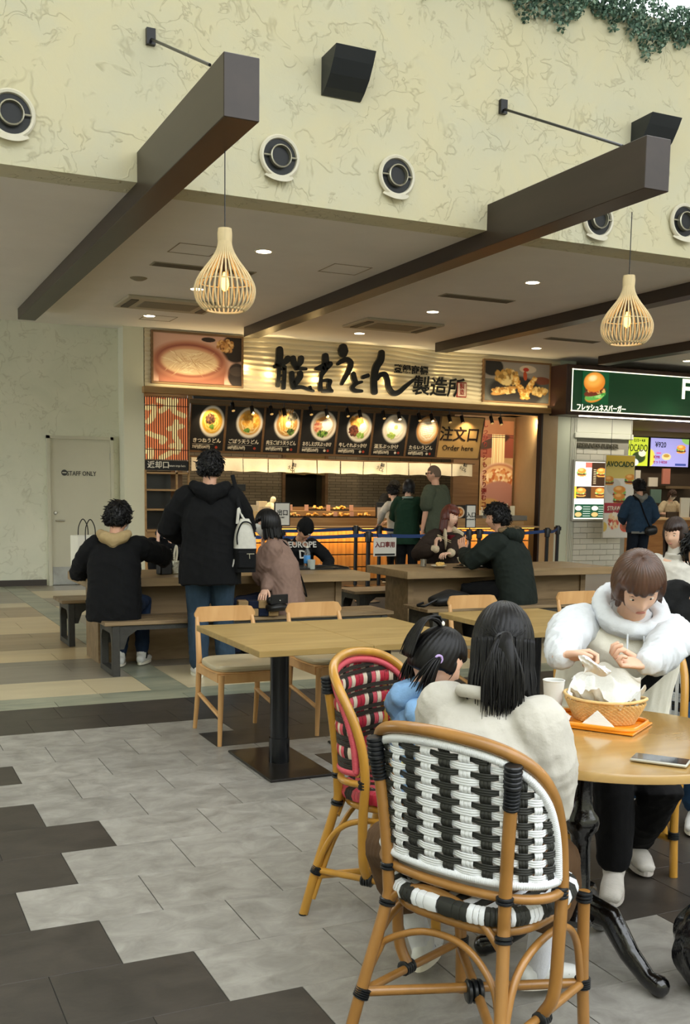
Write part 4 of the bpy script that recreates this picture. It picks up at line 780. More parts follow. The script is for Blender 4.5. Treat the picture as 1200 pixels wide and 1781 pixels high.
for i in range(9): cv.rect(.3, .62+.03*i, .46, .635+.03*i, 'b8b4a8'); cv.rect(.56, .62+.03*i, .64, .635+.03*i, 'd8c8a0')
printed('menu_print', lbx, (12.015, 15.786, 1.02), (.75, 0, 0), (0, 0, 1.05), cv, BACKLIT)
po = empty('burger_poster', label='hanging poster with AVOCADO burgers above and STRAWBERRY desserts below', cat='poster')
cv = Canvas(60, 130, 'e2ddd2'); cv.rect(0, .86, 1, 1, 'cfae3c'); cv.rect(0, .72, 1, .9, 'd9c36c'); cv.ell(.3, .62, .25, .1, 'cbc6ba'); burger(cv, .12, .68, .18, 5); burger(cv, .86, .7, .2, 6); burger(cv, .5, .54, .24, 7); burger(cv, .5, .46, .22, 8); cv.rect(0, .3, 1, .42, 'b03a44'); cv.rect(0, 0, 1, .3, 'e6e0d4'); cv.blobs(.35, .2, .16, .1, ['c0392b', 'd9604a', 'f2d2a0', 'f6e8d0'], 60, .06, 9); cv.ell(.75, .14, .18, .075, 'd8573c'); cv.ell(.75, .17, .15, .03, 'e8a08c'); cv.ell(.0, .13, .12, .06, 'e0c060')
printed('print', po, (12.5, 15.52, .69), (.66, 0, 0), (0, 0, 1.5), cv, PRINT); MB().box((12.49, 15.525, .68), (13.17, 15.535, 2.2)).build('backing', mat('white_sheet', 'd5d0c4', .5), po); text('AVOCADO', .14, mat('poster_green', '24401c', .5), po, (12.83, 15.513, 2.03), bold=.002, xs=.9); text('STRAWBERRY', .115, M_white, po, (12.85, 15.513, 1.22), bold=.002, xs=.8)
for x in (12.6, 13.05): MB().tube([(x, 15.52, 2.2), (x, 15.52, 2.86)], .004, 6).build('hanger', M_black, po)
struct(MB().box((13.3, 18.6, 0), (22, 18.7, 3.87)).build('wall_burger', mat('burger_back', '4a3c2e', .7))); struct(MB().box((13.3, 15.9, 2.87), (22, 18.6, 3.0)).build('ceiling_burger', mat('burger_soffit', 'a89878', .7)))
struct(MB().box((13.3, 18.45, 2.76), (22, 18.6, 2.95)).build('trim_9', mat('burger_soffit', 'a89878', .7)))
def screen(x0, x1, cv, lb, wr):
    o = empty('menu_screen', label=lb, cat='screen', group='digital menu screens over the burger counter'); MB().box((x0, 18.4, 2.09), (x1, 18.45, 2.75)).build('case', M_black, o); printed('display', o, (x0+.02, 18.395, 2.11), (x1-x0-.04, 0, 0), (0, 0, .62), cv, SCREEN)
    for s, u, v, sz, m, xs in wr: text(s, sz, m, o, (x0+u, 18.388, 2.11+v), bold=.001, xs=xs)
M_di = mat('screen_ink', '14181c', .5); M_mg = mat('screen_magenta', 'b02060', .5, emit='b02060', es=.3)
cv = Canvas(40, 44, 'b8c832'); cv.ell(.6, .3, .3, .2, '2a3a18'); cv.ell(.75, .45, .16, .12, 'e8e8c0'); cv.ell(.3, .12, .3, .15, 'd0d8d8'); screen(15.3, 15.97, cv, 'yellow-green menu screen showing avocado', [('AVOCADO', .3, .38, .22, M_di, .6), ('2.12 ▸ 4.8', .4, .55, .08, M_di, 1)])
cv = Canvas(90, 52, '9c9ad8'); cv.ell(.0, .3, .12, .3, 'd8c850'); cv.ell(1, 1, .2, .2, '8ab860'); burger(cv, .8, .6, .13, 3); cv.ell(.42, .35, .12, .12, 'd8c890'); cv.ell(.42, .38, .08, .06, 'b08a40'); cv.rect(.16, .45, .28, .5, 'c060a0'); cv.rect(.66, .04, .94, .12, '3a4a90'); screen(16.0, 17.14, cv, 'lilac menu screen showing a burger at ¥920', [('¥920', .3, .47, .17, M_di, .9), ('¥390', .2, .2, .09, M_mg, 1), ('セット¥320', .3, .09, .08, M_mg, 1)])
cv = Canvas(90, 52, '9c9ad8'); burger(cv, .2, .4, .14, 3); cv.rect(.5, .2, .9, .3, 'c060a0'); screen(17.17, 18.3, cv, 'lilac menu screen at the right edge over the burger counter', [])
bc = empty('burger_counter', label='wood-fronted burger counter with a pale top at the right edge', cat='counter'); MB().box((13.6, 16.5, 0), (20, 17.1, .98)).build('body', mat('burger_wood', 'a8733c', .5, wood=((3, 3, 12), '8c5a2a', 0)), bc); MB().box((13.55, 16.45, .98), (20, 17.15, 1.02), .005).build('top', mat('pale_wood_top', 'd9b480', .4), bc)
area('burger_kitchen_light', (16, 17.2, 2.85), (16, 17.2, 0), 30, (1, .85, .65), 2.5, .4)
for i, (px, py, Y_, w, h, z, m, lb, nm) in enumerate(((1158, 830, 18.2, .22, .34, 1.72, 'c07a68', 'small red and white notice hanging behind the burger staff', 'notice'), (1135, 842, 18.3, .26, .2, 1.66, 'd8d0c0', 'white notice on the dark back wall left of the burger staff', 'notice'), (1140, 860, 18.2, .3, .3, 1.3, '5c7468', 'grey-green screen left of the burger staff', 'screen'), (1190, 892, 16.6, .24, .4, 1.03, 'e0d8c4', 'white stand-up sheet on the burger counter at the right edge', 'notice'), (1180, 855, 18.3, .8, .06, 1.62, '6d5a40', 'brown shelf behind the burger staff', 'shelf'), (1109, 822, 18.3, .14, .26, 1.75, 'd8d4c8', 'small framed notice beside the first menu screen', 'notice'), (1170, 903, 16.7, .35, .12, 1.02, '3a2c1e', 'dark basket with lit packets on the burger counter', 'basket'))):
    p = at(px, py, Y=Y_); tag(MB().box((-w/2, -.02, 0), (w/2, .02 if 'shelf' not in lb else .3, h), .003).build({'notice': 'paper_notice', 'screen': 'order_screen', 'shelf': 'wall_shelf', 'basket': 'packet_basket'}[nm], mat('c_'+m, m, .6), loc=(p.x, Y_, z)), lb, nm)

area('sign_wash', (7.8, 15.66, 3.04), (7.8, 15.86, 3.35), 13, (1, .84, .55), 7.2, .04)
area('noren_fill', (7.6, 16.3, 2.06), (7.6, 16.62, 1.85), 14, (1, .82, .55), 5, .04)  # added fill with no fixture, brightens the curtain like spill from the board spots
area('udon_kitchen_light', (7.6, 17.6, 2.9), (7.6, 17.6, 0), 22, (1, .78, .5), 4, .8)
area('display_lamp', (7.3, 16.2, 1.9), (7.3, 16.2, 0), 30, (1, .76, .42), 2.6, .3)
# ================================================================ COMMUNAL TABLES AND BENCHES
M_tab = mat('grey_oak_laminate', '9c835f', .38, wood=((1.1, 12, 12), '7d6748', 0), n=(3, .12)); M_tabe = mat('grey_oak_panel', '8a7354', .5, wood=((1.1, 12, 9), '6a5539', 0))
M_bench = mat('weathered_bench_top', '8f7a5c', .4, wood=((1.4, 22, 22), '5f4c36', 0)); M_iron = mat('dark_cast_iron', '33322e', .5, n=(20, .25), bump=(60, .2))
def ctable(x0, x1, y0, y1, lb):
    o = empty('communal_table', ((x0+x1)/2, (y0+y1)/2, 0), label=lb, cat='table'); hx = (x1-x0)/2; hy = (y1-y0)/2
    MB().box((-hx, -hy, .665), (hx, hy, .738), .003).build('tabletop', M_tab, o); MB().box((-hx+.12, -hy+.2, .0), (-hx+.18, hy-.2, .665)).build('end_panel', M_tabe, o); MB().box((hx-.26, -hy+.2, .0), (hx-.2, hy-.2, .665)).build('end_panel', M_tabe, o)
    MB().box((-hx+.18, -hy+.22, .0), (hx-.26, -hy+.26, .665)).build('front_panel', M_tabe, o); MB().box((-hx+.18, hy-.26, .0), (hx-.26, hy-.22, .665)).build('rear_panel', M_tabe, o); return o
ctable(1.72, 4.31, 8.66, 9.56, 'long grey oak communal table where the five people in dark and pink sit'); ctable(4.72, 7.16, 8.7, 9.58, 'long grey oak communal table between the red-haired woman and the green parka'); 
def bench():
    o = empty('bench', cat='bench', group='wood-topped iron benches at the communal tables'); hx = 1.28; hy = .235
    for k in range(3): MB().box((-hx, -hy+.158*k, .405), (hx, -hy+.158*k+.154, .437), .005).build('plank', M_bench, o)
    for s in (-1, 1):
        x = s*(hx-.09); m = MB()
        for y in (-1, 1): m.box((x-.03, y*(hy-.03)-.025, 0), (x+.03, y*(hy-.03)+.025, .40), .004)
        m.box((x-.03, -hy+.03, .005), (x+.03, hy-.03, .05)); m.box((x-.03, -hy+.02, .34), (x+.03, hy-.02, .405))
        for y in (-1, 1): m.prism([(0, 0), (.055, 0), (.03, -.02), (.01, -.05), (0, -.09)], x-.03, x+.03, origin=(0, y*(hy-.055), .345), ux=(0, -y, 0), uy=(0, 0, 1), n=(1, 0, 0))
        m.build('leg_frame', M_iron, o)
        for y in (-1, 1):
            b = MB(); P_ = [(0, 0), (-s*.25, 0), (-s*.25, -.02), (-s*.16, -.035), (-s*.08, -.09), (-s*.045, -.19), (0, -.19)]; b.prism(P_, -.008, .008, origin=(x-s*.02, y*(hy-.03), .405)); b.build('corner_brace', M_iron, o)
            for q in ((-s*.18, -.015), (-s*.01, -.12), (-s*.01, -.02)): MB().lathe([(0, .014), (.008, .012), (.01, 0)], seg=8, M=Matrix.Translation((x-s*.0+q[0], y*(hy+.0)-y*.03+y*.008, .39+q[1])) @ Matrix.Rotation(R(90)*y, 4, 'X')).build('bolt', mat('bolt_steel', '77756c', .4, .7), o)
    MB().box((-hx+.08, -hy+.02, .365), (hx-.08, -hy+.05, .405)).box((-hx+.08, hy-.05, .365), (hx-.08, hy-.02, .405)).build('side_rail', M_iron, o)
    return o
b0 = bench(); b0.location = (3.03, 8.41, 0); b0['label'] = 'wood-topped iron bench under the boy in the beige-hooded jacket'
copy_tree(b0, loc=(3.0, 10.12, 0), label='iron bench on the far side of the first communal table, beside the staff door'); copy_tree(b0, loc=(5.93, 8.41, 0), label='iron bench under the man in the green parka'); copy_tree(b0, loc=(6.02, 10.12, 0), label='iron bench under the woman with red hair')
ctable(8.1, 10.6, 8.7, 9.6, 'third communal table at the right, beyond the bowed brown-haired woman')
# ================================================================ DINING TABLES AND CHAIRS
M_tt = mat('pale_oak_laminate', 'b0955f', .36, wood=((1.3, 12, 12), '957a47', 0), n=(2, .08)); M_post = mat('black_steel_post', '0c0e12', .25, .3, coat=.3); M_plate = mat('black_cast_plate', '16120f', .28, n=(10, .3))
def dtable(x0, x1, y0, y1, lb):
    cx, cy = (x0+x1)/2, (y0+y1)/2; o = empty('dining_table', (cx, cy, 0), label=lb, cat='table', group='square-edged dining tables on black posts'); hx = (x1-x0)/2; hy = (y1-y0)/2
    MB().box((-hx, -hy, .683), (hx, hy, .715), .002).build('tabletop', M_tt, o); MB().tube([(0, 0, .02), (0, 0, .68)], .052, 24).build('post', M_post, o, True); MB().lathe([(.052, .012), (.057, .012), (.057, .15), (.052, .152)], seg=24).build('post_collar', M_post, o, True)
    MB().box((-.18, -.34, 0), (.18, .34, .014), .004).build('base_plate', M_plate, o); MB().box((-.2, -.3, .665), (.2, .3, .683)).build('top_bracket', M_black, o)
dtable(1.755, 2.375, 4.72, 5.75, 'left half of the pale oak dining table pair, nearest the plaster door wall'); dtable(2.377, 2.997, 4.72, 5.75, 'right half of the pale oak dining table pair, behind the red wicker chair')
dtable(3.42, 4.2, 4.85, 5.87, 'pale oak dining table behind the seated black-haired woman'); dtable(4.6, 5.25, 4.85, 5.6, 'pale oak dining table behind the bowed brown-haired woman')
M_ash = mat('pale_beech', 'd2a56f', .42, wood=((9, 9, 2), 'bf9059', 0)); M_seat = mat('cream_vinyl', 'bdb092', .35, bump=(8, .1), coat=.1)
def dchair():
    """faces -y (towards the table in front of it)"""
    o = empty('dining_chair', cat='chair', group='beech dining chairs with cream seats')
    for s in (-1, 1):
        MB().tube([(s*.2, .255, 0), (s*.195, .2, .24), (s*.19, .19, .44), (s*.185, .235, .62), (s*.18, .265, .70)], [(.013, .015), (.017, .019), (.019, .02), (.016, .017), (.012, .012)], 10, ref=(1, 0, 0)).build('rear_leg', M_ash, o, True)
        MB().tube([(s*.205, -.255, 0), (s*.19, -.235, .3), (s*.185, -.23, .415)], [.013, .018, .019], 10).build('front_leg', M_ash, o, True)
        MB().tube([(s*.195, -.235, .17), (s*.19, .21, .235)], [(.012, .014), (.012, .014)], 8).build('stretcher', M_ash, o, True)
        MB().lathe([(0, -.002), (.012, -.002), (.012, .004), (0, .004)], (s*.205, -.255, 0), 10).build('glide', M_black, o)
    f = MB()
    for s in (-1, 1): f.box((s*.195-.012, -.22, .37), (s*.195+.012, .19, .425))
    f.box((-.19, -.24, .365), (.19, -.215, .42)); f.box((-.19, .18, .37), (.19, .2, .42)); f.build('seat_frame', M_ash, o)
    def pad(z0, z1, g, name, m):
        P_ = []
        for k in range(32):
            a = 2*math.pi*k/32; c, s_ = math.cos(a), math.sin(a); P_.append(((abs(c)**.45)*math.copysign(.215+g, c)*(1-.06*s_), (abs(s_)**.5)*math.copysign(.225+g, s_)-.02))
        b = MB(); L_ = [(1, z0), (1.02, z0+(z1-z0)*.4), (.99, z0+(z1-z0)*.75), (.9, z1-.002), (.5, z1+.004)]
        for k_, z in L_: b.v += [(x*k_, y*k_, z) for x, y in P_]
        for i in range(4):
            for k in range(32): k2 = (k+1) % 32; b.f.append([i*32+k, i*32+k2, (i+1)*32+k2, (i+1)*32+k]); b.m.append(0)
        b.f.append(list(range(32))[::-1]); b.f.append([128+k for k in range(32)]); b.m += [0, 0]; b.build(name, m, o, True)
    pad(.42, .432, .0, 'seat_board', M_ash); pad(.432, .47, -.008, 'seat_pad', M_seat)
    P_ = []; w, h, r = .198, .047, .04
    for cx, cz, a0 in ((w-r, h-r, 0), (-w+r, h-r, 90), (-w+r, -h+r, 180), (w-r, -h+r, 270)): P_ += [(cx+r*math.cos(R(a0+t)), cz+r*math.sin(R(a0+t))) for t in (0, 30, 60, 90)]
    # curved plywood back made in strips
    b = MB(); n = 18
    def prof(x): 
        k = max(0, abs(x)-(w-r))/r; return h-(1-math.sqrt(max(0, 1-k*k)))*r
    for i in range(n+1):
        x = -w+2*w*i/n; hh = max(.006, prof(x)); y = .285-.6*(x*x)
        for d in (-.009, .009):
            for z in (-hh, hh): b.v.append((x, y+d, .715+z*(1 if z < 0 else 1)))
    for i in range(n):
        a = i*4; c = a+4
        for q in ((a, a+1, c+1, c), (a+2, c+2, c+3, a+3), (a+1, a+3, c+3, c+1), (a, c, c+2, a+2)): b.f.append(list(q)); b.m.append(0)
    b.f += [[0, 2, 3, 1], [n*4, n*4+1, n*4+3, n*4+2]]; b.m += [0, 0]; b.build('backrest', M_ash, o, True); return o
c0 = dchair(); c0.location = (2.09, 5.98, 0); c0['label'] = 'pale beech dining chair at the left end of the oak table pair'
copy_tree(c0, loc=(2.72, 6.02, 0), rz=.02, label='pale beech dining chair behind the red wicker chair, at the oak table pair'); copy_tree(c0, loc=(3.97, 6.1, 0), rz=-.05, label='pale beech dining chair directly beyond the black-haired seated woman'); copy_tree(c0, loc=(4.93, 6.12, 0), label='pale beech dining chair just left of the bowed brown-haired woman')
copy_tree(c0, loc=(5.72, 6.2, 0), rz=R(318), label='pale beech dining chair under the woman in the white polo-neck')
# ================================================================ WICKER BISTRO CHAIRS
M_rat = mat('honey_rattan_pole', 'a07239', .35, n=(14, .22, (1, 1, .25)), coat=.35); M_raty = mat('yellow_rattan_pole', 'b88630', .32, n=(14, .18, (1, 1, .25)), coat=.4); M_bind = mat('black_binding', '14171a', .4, coat=.2)
M_ww = mat('white_plastic_cane', 'e4e7ea', .42); M_kk = mat('charcoal_plastic_cane', '2b2c28', .5); M_rr = mat('red_plastic_cane', 'b02c3c', .4); M_pk = mat('pink_plastic_cane', 'c9525c', .4); M_gg = mat('dark_brown_cane', '2a241c', .55); M_cw = mat('cream_cane', 'd8c8b0', .5)
def bistro(rat, kind, loc, rz, lb):
    o = empty('bistro_chair', loc, rz, lb, 'chair', 'wicker bistro chairs around the round table')
    def pole(name, pts, r, n=6, m=None): return MB().tube(catmull(pts, n) if len(pts) > 2 else pts, r, 12, ref=None).build(name, m or rat, o, True)
    def wrap(a, b, r, turns=5):
        a = V(a); b = V(b); m = MB(); L_ = (b-a).length
        for k in range(turns): c = a.lerp(b, (k+.5)/turns); h = (b-a).normalized()*(L_/turns*.48); m.tube([c-h, c-h*.5, c+h*.5, c+h], [r*.93, r*1.08, r*1.08, r*.93], 12)
        m.build('binding', M_bind, o, True)
    for s in (-1, 1):
        pole('rear_leg', [(s*.21, -.03, .845), (s*.19, -.01, .65), (s*.18, 0, .47), (s*.183, -.005, .40), (s*.215, -.06, .18), (s*.24, -.10, 0)], .0165, 5)
        pole('front_leg', [(s*.20, .375, .43), (s*.2, .385, .2), (s*.205, .40, 0)], .0165, 4)
        MB().lathe([(0, -.001), (.017, -.001), (.017, .004), (0, .004)], (s*.24, -.1, .001), 12).build('glide', M_black, o)
        wrap((s*.2065, -.026, .80), (s*.2105, -.032, .86), .0215, 5); wrap((s*.199, -.018, .745), (s*.2065, -.026, .80), .019, 6) if kind == 'w' else None
        wrap((s*.18, 0, .5), (s*.18, 0, .52), .021, 2); wrap((s*.182, -.003, .4), (s*.18, 0, .42), .021, 2); wrap((s*.218, -.065, .15), (s*.212, -.055, .178), .021, 5)
        wrap((s*.252, .14, .495), (s*.252, .14, .525), .02, 3); wrap((s*.2, .376, .40), (s*.2, .376, .43), .021, 3); wrap((s*.2, .388, .15), (s*.2, .387, .18), .021, 5)
        pole('side_stretcher', [(s*.217, -.062, .165), (s*.2, .386, .165)], .012); wrap((s*.2165, .12, .165), (s*.2155, .16, .165), .02, 4)
        # side arch between rear and front leg
        pole('side_arch', [(s*.225, -.07, .15), (s*.212, .0, .3), (s*.21, .1, .365), (s*.205, .25, .37), (s*.2, .34, .3), (s*.2, .375, .17)], .0105, 6)
    # hoop: from the side up over the back, round the barrel
    def surf(t, z):  # t -1..1 round the barrel ; returns point on the back surface
        x = .255*math.sin(t*1.75)/math.sin(1.75); a = abs(t); y = -.017+.165*a**2.2; return V(x, y-.04*(z-.5)/.35*(1-a*.5), z)
    hoopt = [(-.97, .24), (-1.0, .38), (-1.0, .52), (-.985, .62), (-.93, .70), (-.84, .77), (-.70, .83), (-.52, .873), (-.3, .9), (0, .912)]; hoopt += [(-a, b) for a, b in hoopt[-2::-1]]
    hoopt = [(-.85, .175)]+hoopt+[(.85, .175)]
    pole('hoop', [surf(t, z) if z > .45 else V(.255*t*(1 if z > .2 else 1), .14, z) for t, z in hoopt], .0165, 4)
    pole('back_rail', [surf(t, .512)+V(0, .003, 0) for t in np.linspace(-1, 1, 13)], .0125, 3); 
    # seat ring and rear arches, crossed stretchers
    ring = [(.2*math.copysign(abs(math.cos(a))**.6, math.cos(a)), .19+.19*math.copysign(abs(math.sin(a))**.7, math.sin(a)), .415) for a in np.linspace(0, 2*math.pi, 33)[:-1]]
    MB().tube(ring, .0145, 10, closed=True).build('seat_ring', rat, o, True)
    pole('rear_arch', [(-.185, .0, .385), (-.15, .0, .44), (-.07, .0, .475), (.03, .0, .47), (.12, .0, .43), (.185, .0, .365)], .011, 6); pole('rear_arch', [(-.222, -.062, .165), (-.195, -.02, .27), (-.17, -.01, .31), (-.06, .0, .36), (.06, .0, .36), (.15, -.01, .3), (.19, -.03, .22), (.225, -.07, .06)], .0095, 6)
    pole('stretcher', [(-.216, -.058, .165), (.2, .385, .165)], .0135); pole('stretcher', [(.216, -.058, .145), (-.2, .385, .145)], .0135); wrap((-.02, .145, .155), (.01, .18, .155), .03, 3)
    # woven seat: thick rim and stripes
    m = MB(); N_ = 84; me_ = []
    for k in range(N_):
        a = 2*math.pi*k/N_; b_ = 2*math.pi*(k+.98)/N_; P_ = []
        for q in (a, (a+b_)/2, b_): P_.append((.205*math.copysign(abs(math.cos(q))**.6, math.cos(q)), .19+.2*math.copysign(abs(math.sin(q))**.7, math.sin(q)), .452))
        m.mi = (k//3) % 2 if kind != 'r' else (0, 1, 0, 2)[(k//3) % 4]
        m.tube(P_, [(.024, .022), (.0262, .0245), (.024, .022)], 8, caps=False, ref=(0, 0, 1))
    m.build('seat_rim', [M_ww, M_kk] if kind != 'r' else [M_pk, M_gg, M_rr], o, True, fix=False)
    for k in range(13):
        x = -.186+.031*k; hy = .185*(1-(abs(x)/.205)**3.2)**.5; m = MB(); m.grid(9, 3, lambda u, v: V(x+.029*(v-.5), .19+hy*(2*u-1), .468+.0035*math.sin(u*9*math.pi+k*math.pi)+.002*math.sin(v*math.pi))); m.build('weave_strand', (M_ww, M_kk)[k % 2] if kind != 'r' else (M_pk, M_gg)[k % 2], o, True, fix=False)
    # back border rope
    hoopt = hoopt[1:-1]
    inner = [(t*.905, .548+(z-.52)*.855 if z > .52 else .54) for t, z in hoopt[2:-2]]; cen = [surf(t, z)+V(0, .002, 0) for t, z in inner]
    bot = [surf(t, .548)+V(0, .004, 0) for t in np.linspace(.88, -.88, 15)]
    loop = catmull(cen, 5)[:-1]+catmull(bot, 4); L_ = [0]
    for i in range(1, len(loop)): L_.append(L_[-1]+(loop[i]-loop[i-1]).length)
    n_ = 330; s_ = np.linspace(0, L_[-1], n_*3); lx = [np.interp(s_, L_, [p[i] for p in loop]) for i in range(3)]; pts = [V(a, b, c) for a, b, c in zip(*lx)]
    MB().tube(pts, [.0128 if i % 3 else .0114 for i in range(len(pts))], 8).build('border_rope', M_ww if kind != 'r' else M_pk, o, True)
    # weave: warps follow constant t, wefts follow constant z
    def zt(t):
        a = abs(t)/.905; pts_ = [(abs(q), w) for q, w in inner if q <= 0]; pts_.sort(); return float(np.interp(abs(t), [q for q, _ in pts_], [w for _, w in pts_]))
    tmax = .875; n_w = 14 if kind != 'r' else 30; dt = 2*tmax/n_w; rows = 17; dz = (.885-.556)/rows
    def out(t, z, d):  # offset along the outward normal
        p = surf(t, z); e = .01; q = (surf(t+e, z)-surf(t-e, z)).cross(surf(t, z+e)-surf(t, z-e)).normalized(); q = q if q.y < 0 or (abs(q.y) < .9 and q.dot(V(p.x, p.y-.2, 0)) > 0) else -q
        if q.dot(V(p.x, p.y-.25, 0)) < 0: q = -q
        return p+q*d
    amp = .0042; half = .78
    ribs = [-1, -.72, -.66, -.36, -.3, 0, .3, .36, .66, .72, 1]; ribh = [0, .0010, 0, .0012, 0, .0014, 0, .0012, 0, .0010, 0]
    ribs = [-1, -.85, -.5, -.34, -.2, 0, .2, .34, .5, .85, 1]; ribh = [-.0006, .0008, .0008, -.0006, .0008, .0010, .0008, -.0006, .0008, .0008, -.0006]
    for k in range(n_w):
        t = -tmax+dt*(k+.5); zt_ = zt(t)-.006; z0 = .552; n = max(6, int((zt_-z0)/dz*3)); m = MB()
        def fw(u, v, t=t, k=k, zt_=zt_):
            z = z0+(zt_-z0)*v; ph = (z-.556)/dz; w = -amp*math.cos(math.pi*(ph-.5+k)) if kind == 'w' else -.003 if kind == 'h' else -.0045*math.sin(math.pi*ph/2)*(1.5 if abs(math.sin(math.pi*ph/2)) < .6 else 1)+.0006*(k % 2); j = u*(len(ribs)-1); i0 = int(min(j, len(ribs)-2)); return out(t+dt*(.29 if kind != 'r' else .47)*ribs[i0 if j < len(ribs)-1 else i0+1], z, w+ribh[i0 if j < len(ribs)-1 else i0+1])
        m.grid(len(ribs), n+1, fw)
        if kind == 'w': mm = (M_ww, M_kk)[k % 2]
        elif kind == 'h': mm = M_ww
        else: mm = (M_rr, M_rr, M_cw, M_pk, M_gg, M_cw)[k % 6]
        m.build('weave_strand', mm, o, True, fix=False)
    for r_ in range(rows):
        z = .556+dz*(r_+.5)
        # t extent where hoop is above this z
        tt = [t for t in np.linspace(0, tmax, 120) if zt(t)-.004 > z+dz*.3]
        if not tt: continue
        te = tt[-1]; n = max(8, int(2*te/dt*5)); m = MB()
        def ff(u, v, z=z, r_=r_, te=te):
            t = -te+2*te*v; ph = (t+tmax)/dt; w = amp*math.cos(math.pi*(ph-.5-r_)) ; i0 = int(round(u*(len(ribs)-1))); w = max(-amp, min(amp, w*1.6)) if kind == 'w' else .002 if kind == 'h' else (.0035 if (r_//2) % 2 == 0 else -.0045); return out(t, z+dz*.47*ribs[i0]*(1 if w > -.001 else .8), w+ribh[i0])
        m.grid(len(ribs), n+1, ff)
        if kind == 'w': mm = (M_ww, M_kk)[r_ % 2]
        elif kind == 'h': mm = (M_ww, M_kk)[r_ // 2 % 2]
        else: mm = M_gg
        m.build('weave_strand', mm, o, True, fix=False)
    return o
near = bistro(M_rat, 'w', (1.33, 2.22, 0), R(-65.5), 'black and white checked wicker chair with its back to us, nearest of all')
red = bistro(M_raty, 'r', (1.647, 3.35, 0), R(-144), 'red and black striped wicker chair on yellow rattan poles left of the child')
far = bistro(M_raty, 'h', (2.93, 3.5, 0), R(146), 'wicker chair with black and white horizontal bands under the brown-haired woman in white')
copy_tree(far, loc=(3.75, 3.75, 0), rz=R(120), label='wicker chair at the right edge under the person in the charcoal sweater')
# ================================================================ ROUND TABLE AND WHAT IS ON IT
TC = V(2.105, 2.554, 0); tb = empty('round_table', TC, 0, 'round honey-coloured table on an ornate black iron pedestal at the right', 'table')
M_rt = mat('honey_table_top', 'b7945a', .18, wood=((1.5, 9, 9), 'a58246', 0), n=(2, .06), coat=.6); M_cast = mat('glossy_black_cast_iron', '050506', .16, coat=.6, bump=(9, .5, (1, 1, 1), .03))
MB().lathe([(0, .716), (.44, .716), (.456, .722), (.457, .738), (.452, .747), (0, .748)], seg=96).build('tabletop', M_rt, tb, True)
MB().lathe([(.0, .14), (.05, .14), (.075, .17), (.05, .21), (.034, .24), (.03, .4), (.036, .43), (.052, .45), (.056, .47), (.052, .49), (.036, .51), (.03, .54), (.028, .66), (.05, .69), (.12, .7), (.12, .716), (0, .716)], seg=28).build('pedestal', M_cast, tb, True)
ped0 = bpy.data.objects['pedestal']; ped0.location = (-.06, .03, 0)
for k in range(3):
    a = R(-72+108*k); c, s = math.cos(a), math.sin(a)
    MB().limb([(c*.03, s*.03, .2), (c*.12, s*.12, .19), (c*.19, s*.19, .10), (c*.255, s*.255, .045), (c*.295, s*.295, .034)], [(.05, .03), (.045, .028), (.035, .026), (.028, .024), (.034, .032)], 12).build('foot', M_cast, tb, True, (-.06, .03, 0))
def onto(px, py, z=.748): return at(px, py, Z=z)
tray_a = math.atan2(2.27-2.435, 2.11-1.99)
bl = empty('bread_basket', (2.19, 2.71, .762), R(-57), 'oval woven cane basket lined with white paper', 'basket')
M_cane = mat('natural_cane', 'e0bd80', .5, n=(40, .15)); nb = 40
for r_ in range(13):
    m = MB(); P_ = [];
    for i in range(nb*2):
        a = 2*math.pi*i/(nb*2); z = .004+.0058*r_; k = .78+.022*r_; w = .0022*math.cos(math.pi*(i+r_)); P_.append(((.145*k+w)*math.cos(a), (.095*k+w)*math.sin(a), z))
    m.tube(P_, .0036, 5, closed=True).build('cane_row', M_cane, bl, True)
st = MB()
for i in range(nb):
    a = 2*math.pi*(i+.5)/nb; st.tube([(.145*.76*math.cos(a), .095*.76*math.sin(a), 0), (.145*1.07*math.cos(a), .095*1.07*math.sin(a), .08)], .0026, 5)
st.build('cane_stake', M_cane, bl); P_ = [((.157)*math.cos(a), (.104)*math.sin(a), .083+.012*abs(math.cos(a))**3) for a in np.linspace(0, 2*math.pi, 49)[:-1]]; MB().tube(P_, .006, 8, closed=True).build('rim', M_cane, bl, True); MB().lathe([(0, 0), (1, 0), (1, .004), (0, .004)], seg=32, M=Matrix.Diagonal((.11, .072, 1, 1))).build('base', M_cane, bl)
M_lin = mat('crumpled_white_paper', 'e2e2df', .55, bump=(9, .5, (1, 1, 1), .02)); pp = MB()
def paper(u, v):
    a = u*2*math.pi; rr = .3+.75*v; z = .02+.055*v**.8+.035*v*v*(.6+.7*math.sin(a*3+1)+.4*math.sin(a*7)+1.4*max(0, math.cos(a-2.0))); w = 1+.06*math.sin(a*9+v*4)+.05*math.sin(a*5)*v; return V(.135*rr*math.cos(a)*w, .09*rr*math.sin(a)*w, z+.006*math.sin(a*17+v*9)+.005*math.sin(a*29-v*5))
pp.grid(90, 14, paper, True); tag(pp.build('paper_liner', M_lin, None, True, (2.19, 2.71, .762), R(-57), fix=False), 'crumpled white paper sticking up out of the cane basket', 'paper')
wr = MB(); wr.grid(26, 18, lambda u, v: V(-.13+.26*u, .03+.02*math.sin(u*7)+.05*(v-.5)+.03*math.sin(v*3), .05+.15*v*(1-.5*abs(u-.55)*1.4)+.008*math.sin(u*19+v*6)+.006*math.sin(v*17+u*8)+.0)); tag(wr.build('burger_wrapper', mat('greasy_paper', 'e4e2dc', .4, bump=(12, .5, (1, 1, 1), .015), alpha=.92), None, True, (2.19, 2.71, .762), R(-40), fix=False), 'upright crinkled burger wrapper inside the cane basket', 'wrapper')
ot = empty('orange_tray', (2.172, 2.70, .75), R(-57), 'orange plastic tray under the cane basket', 'tray'); M_or = mat('orange_plastic', 'e8901c', .3, coat=.3)
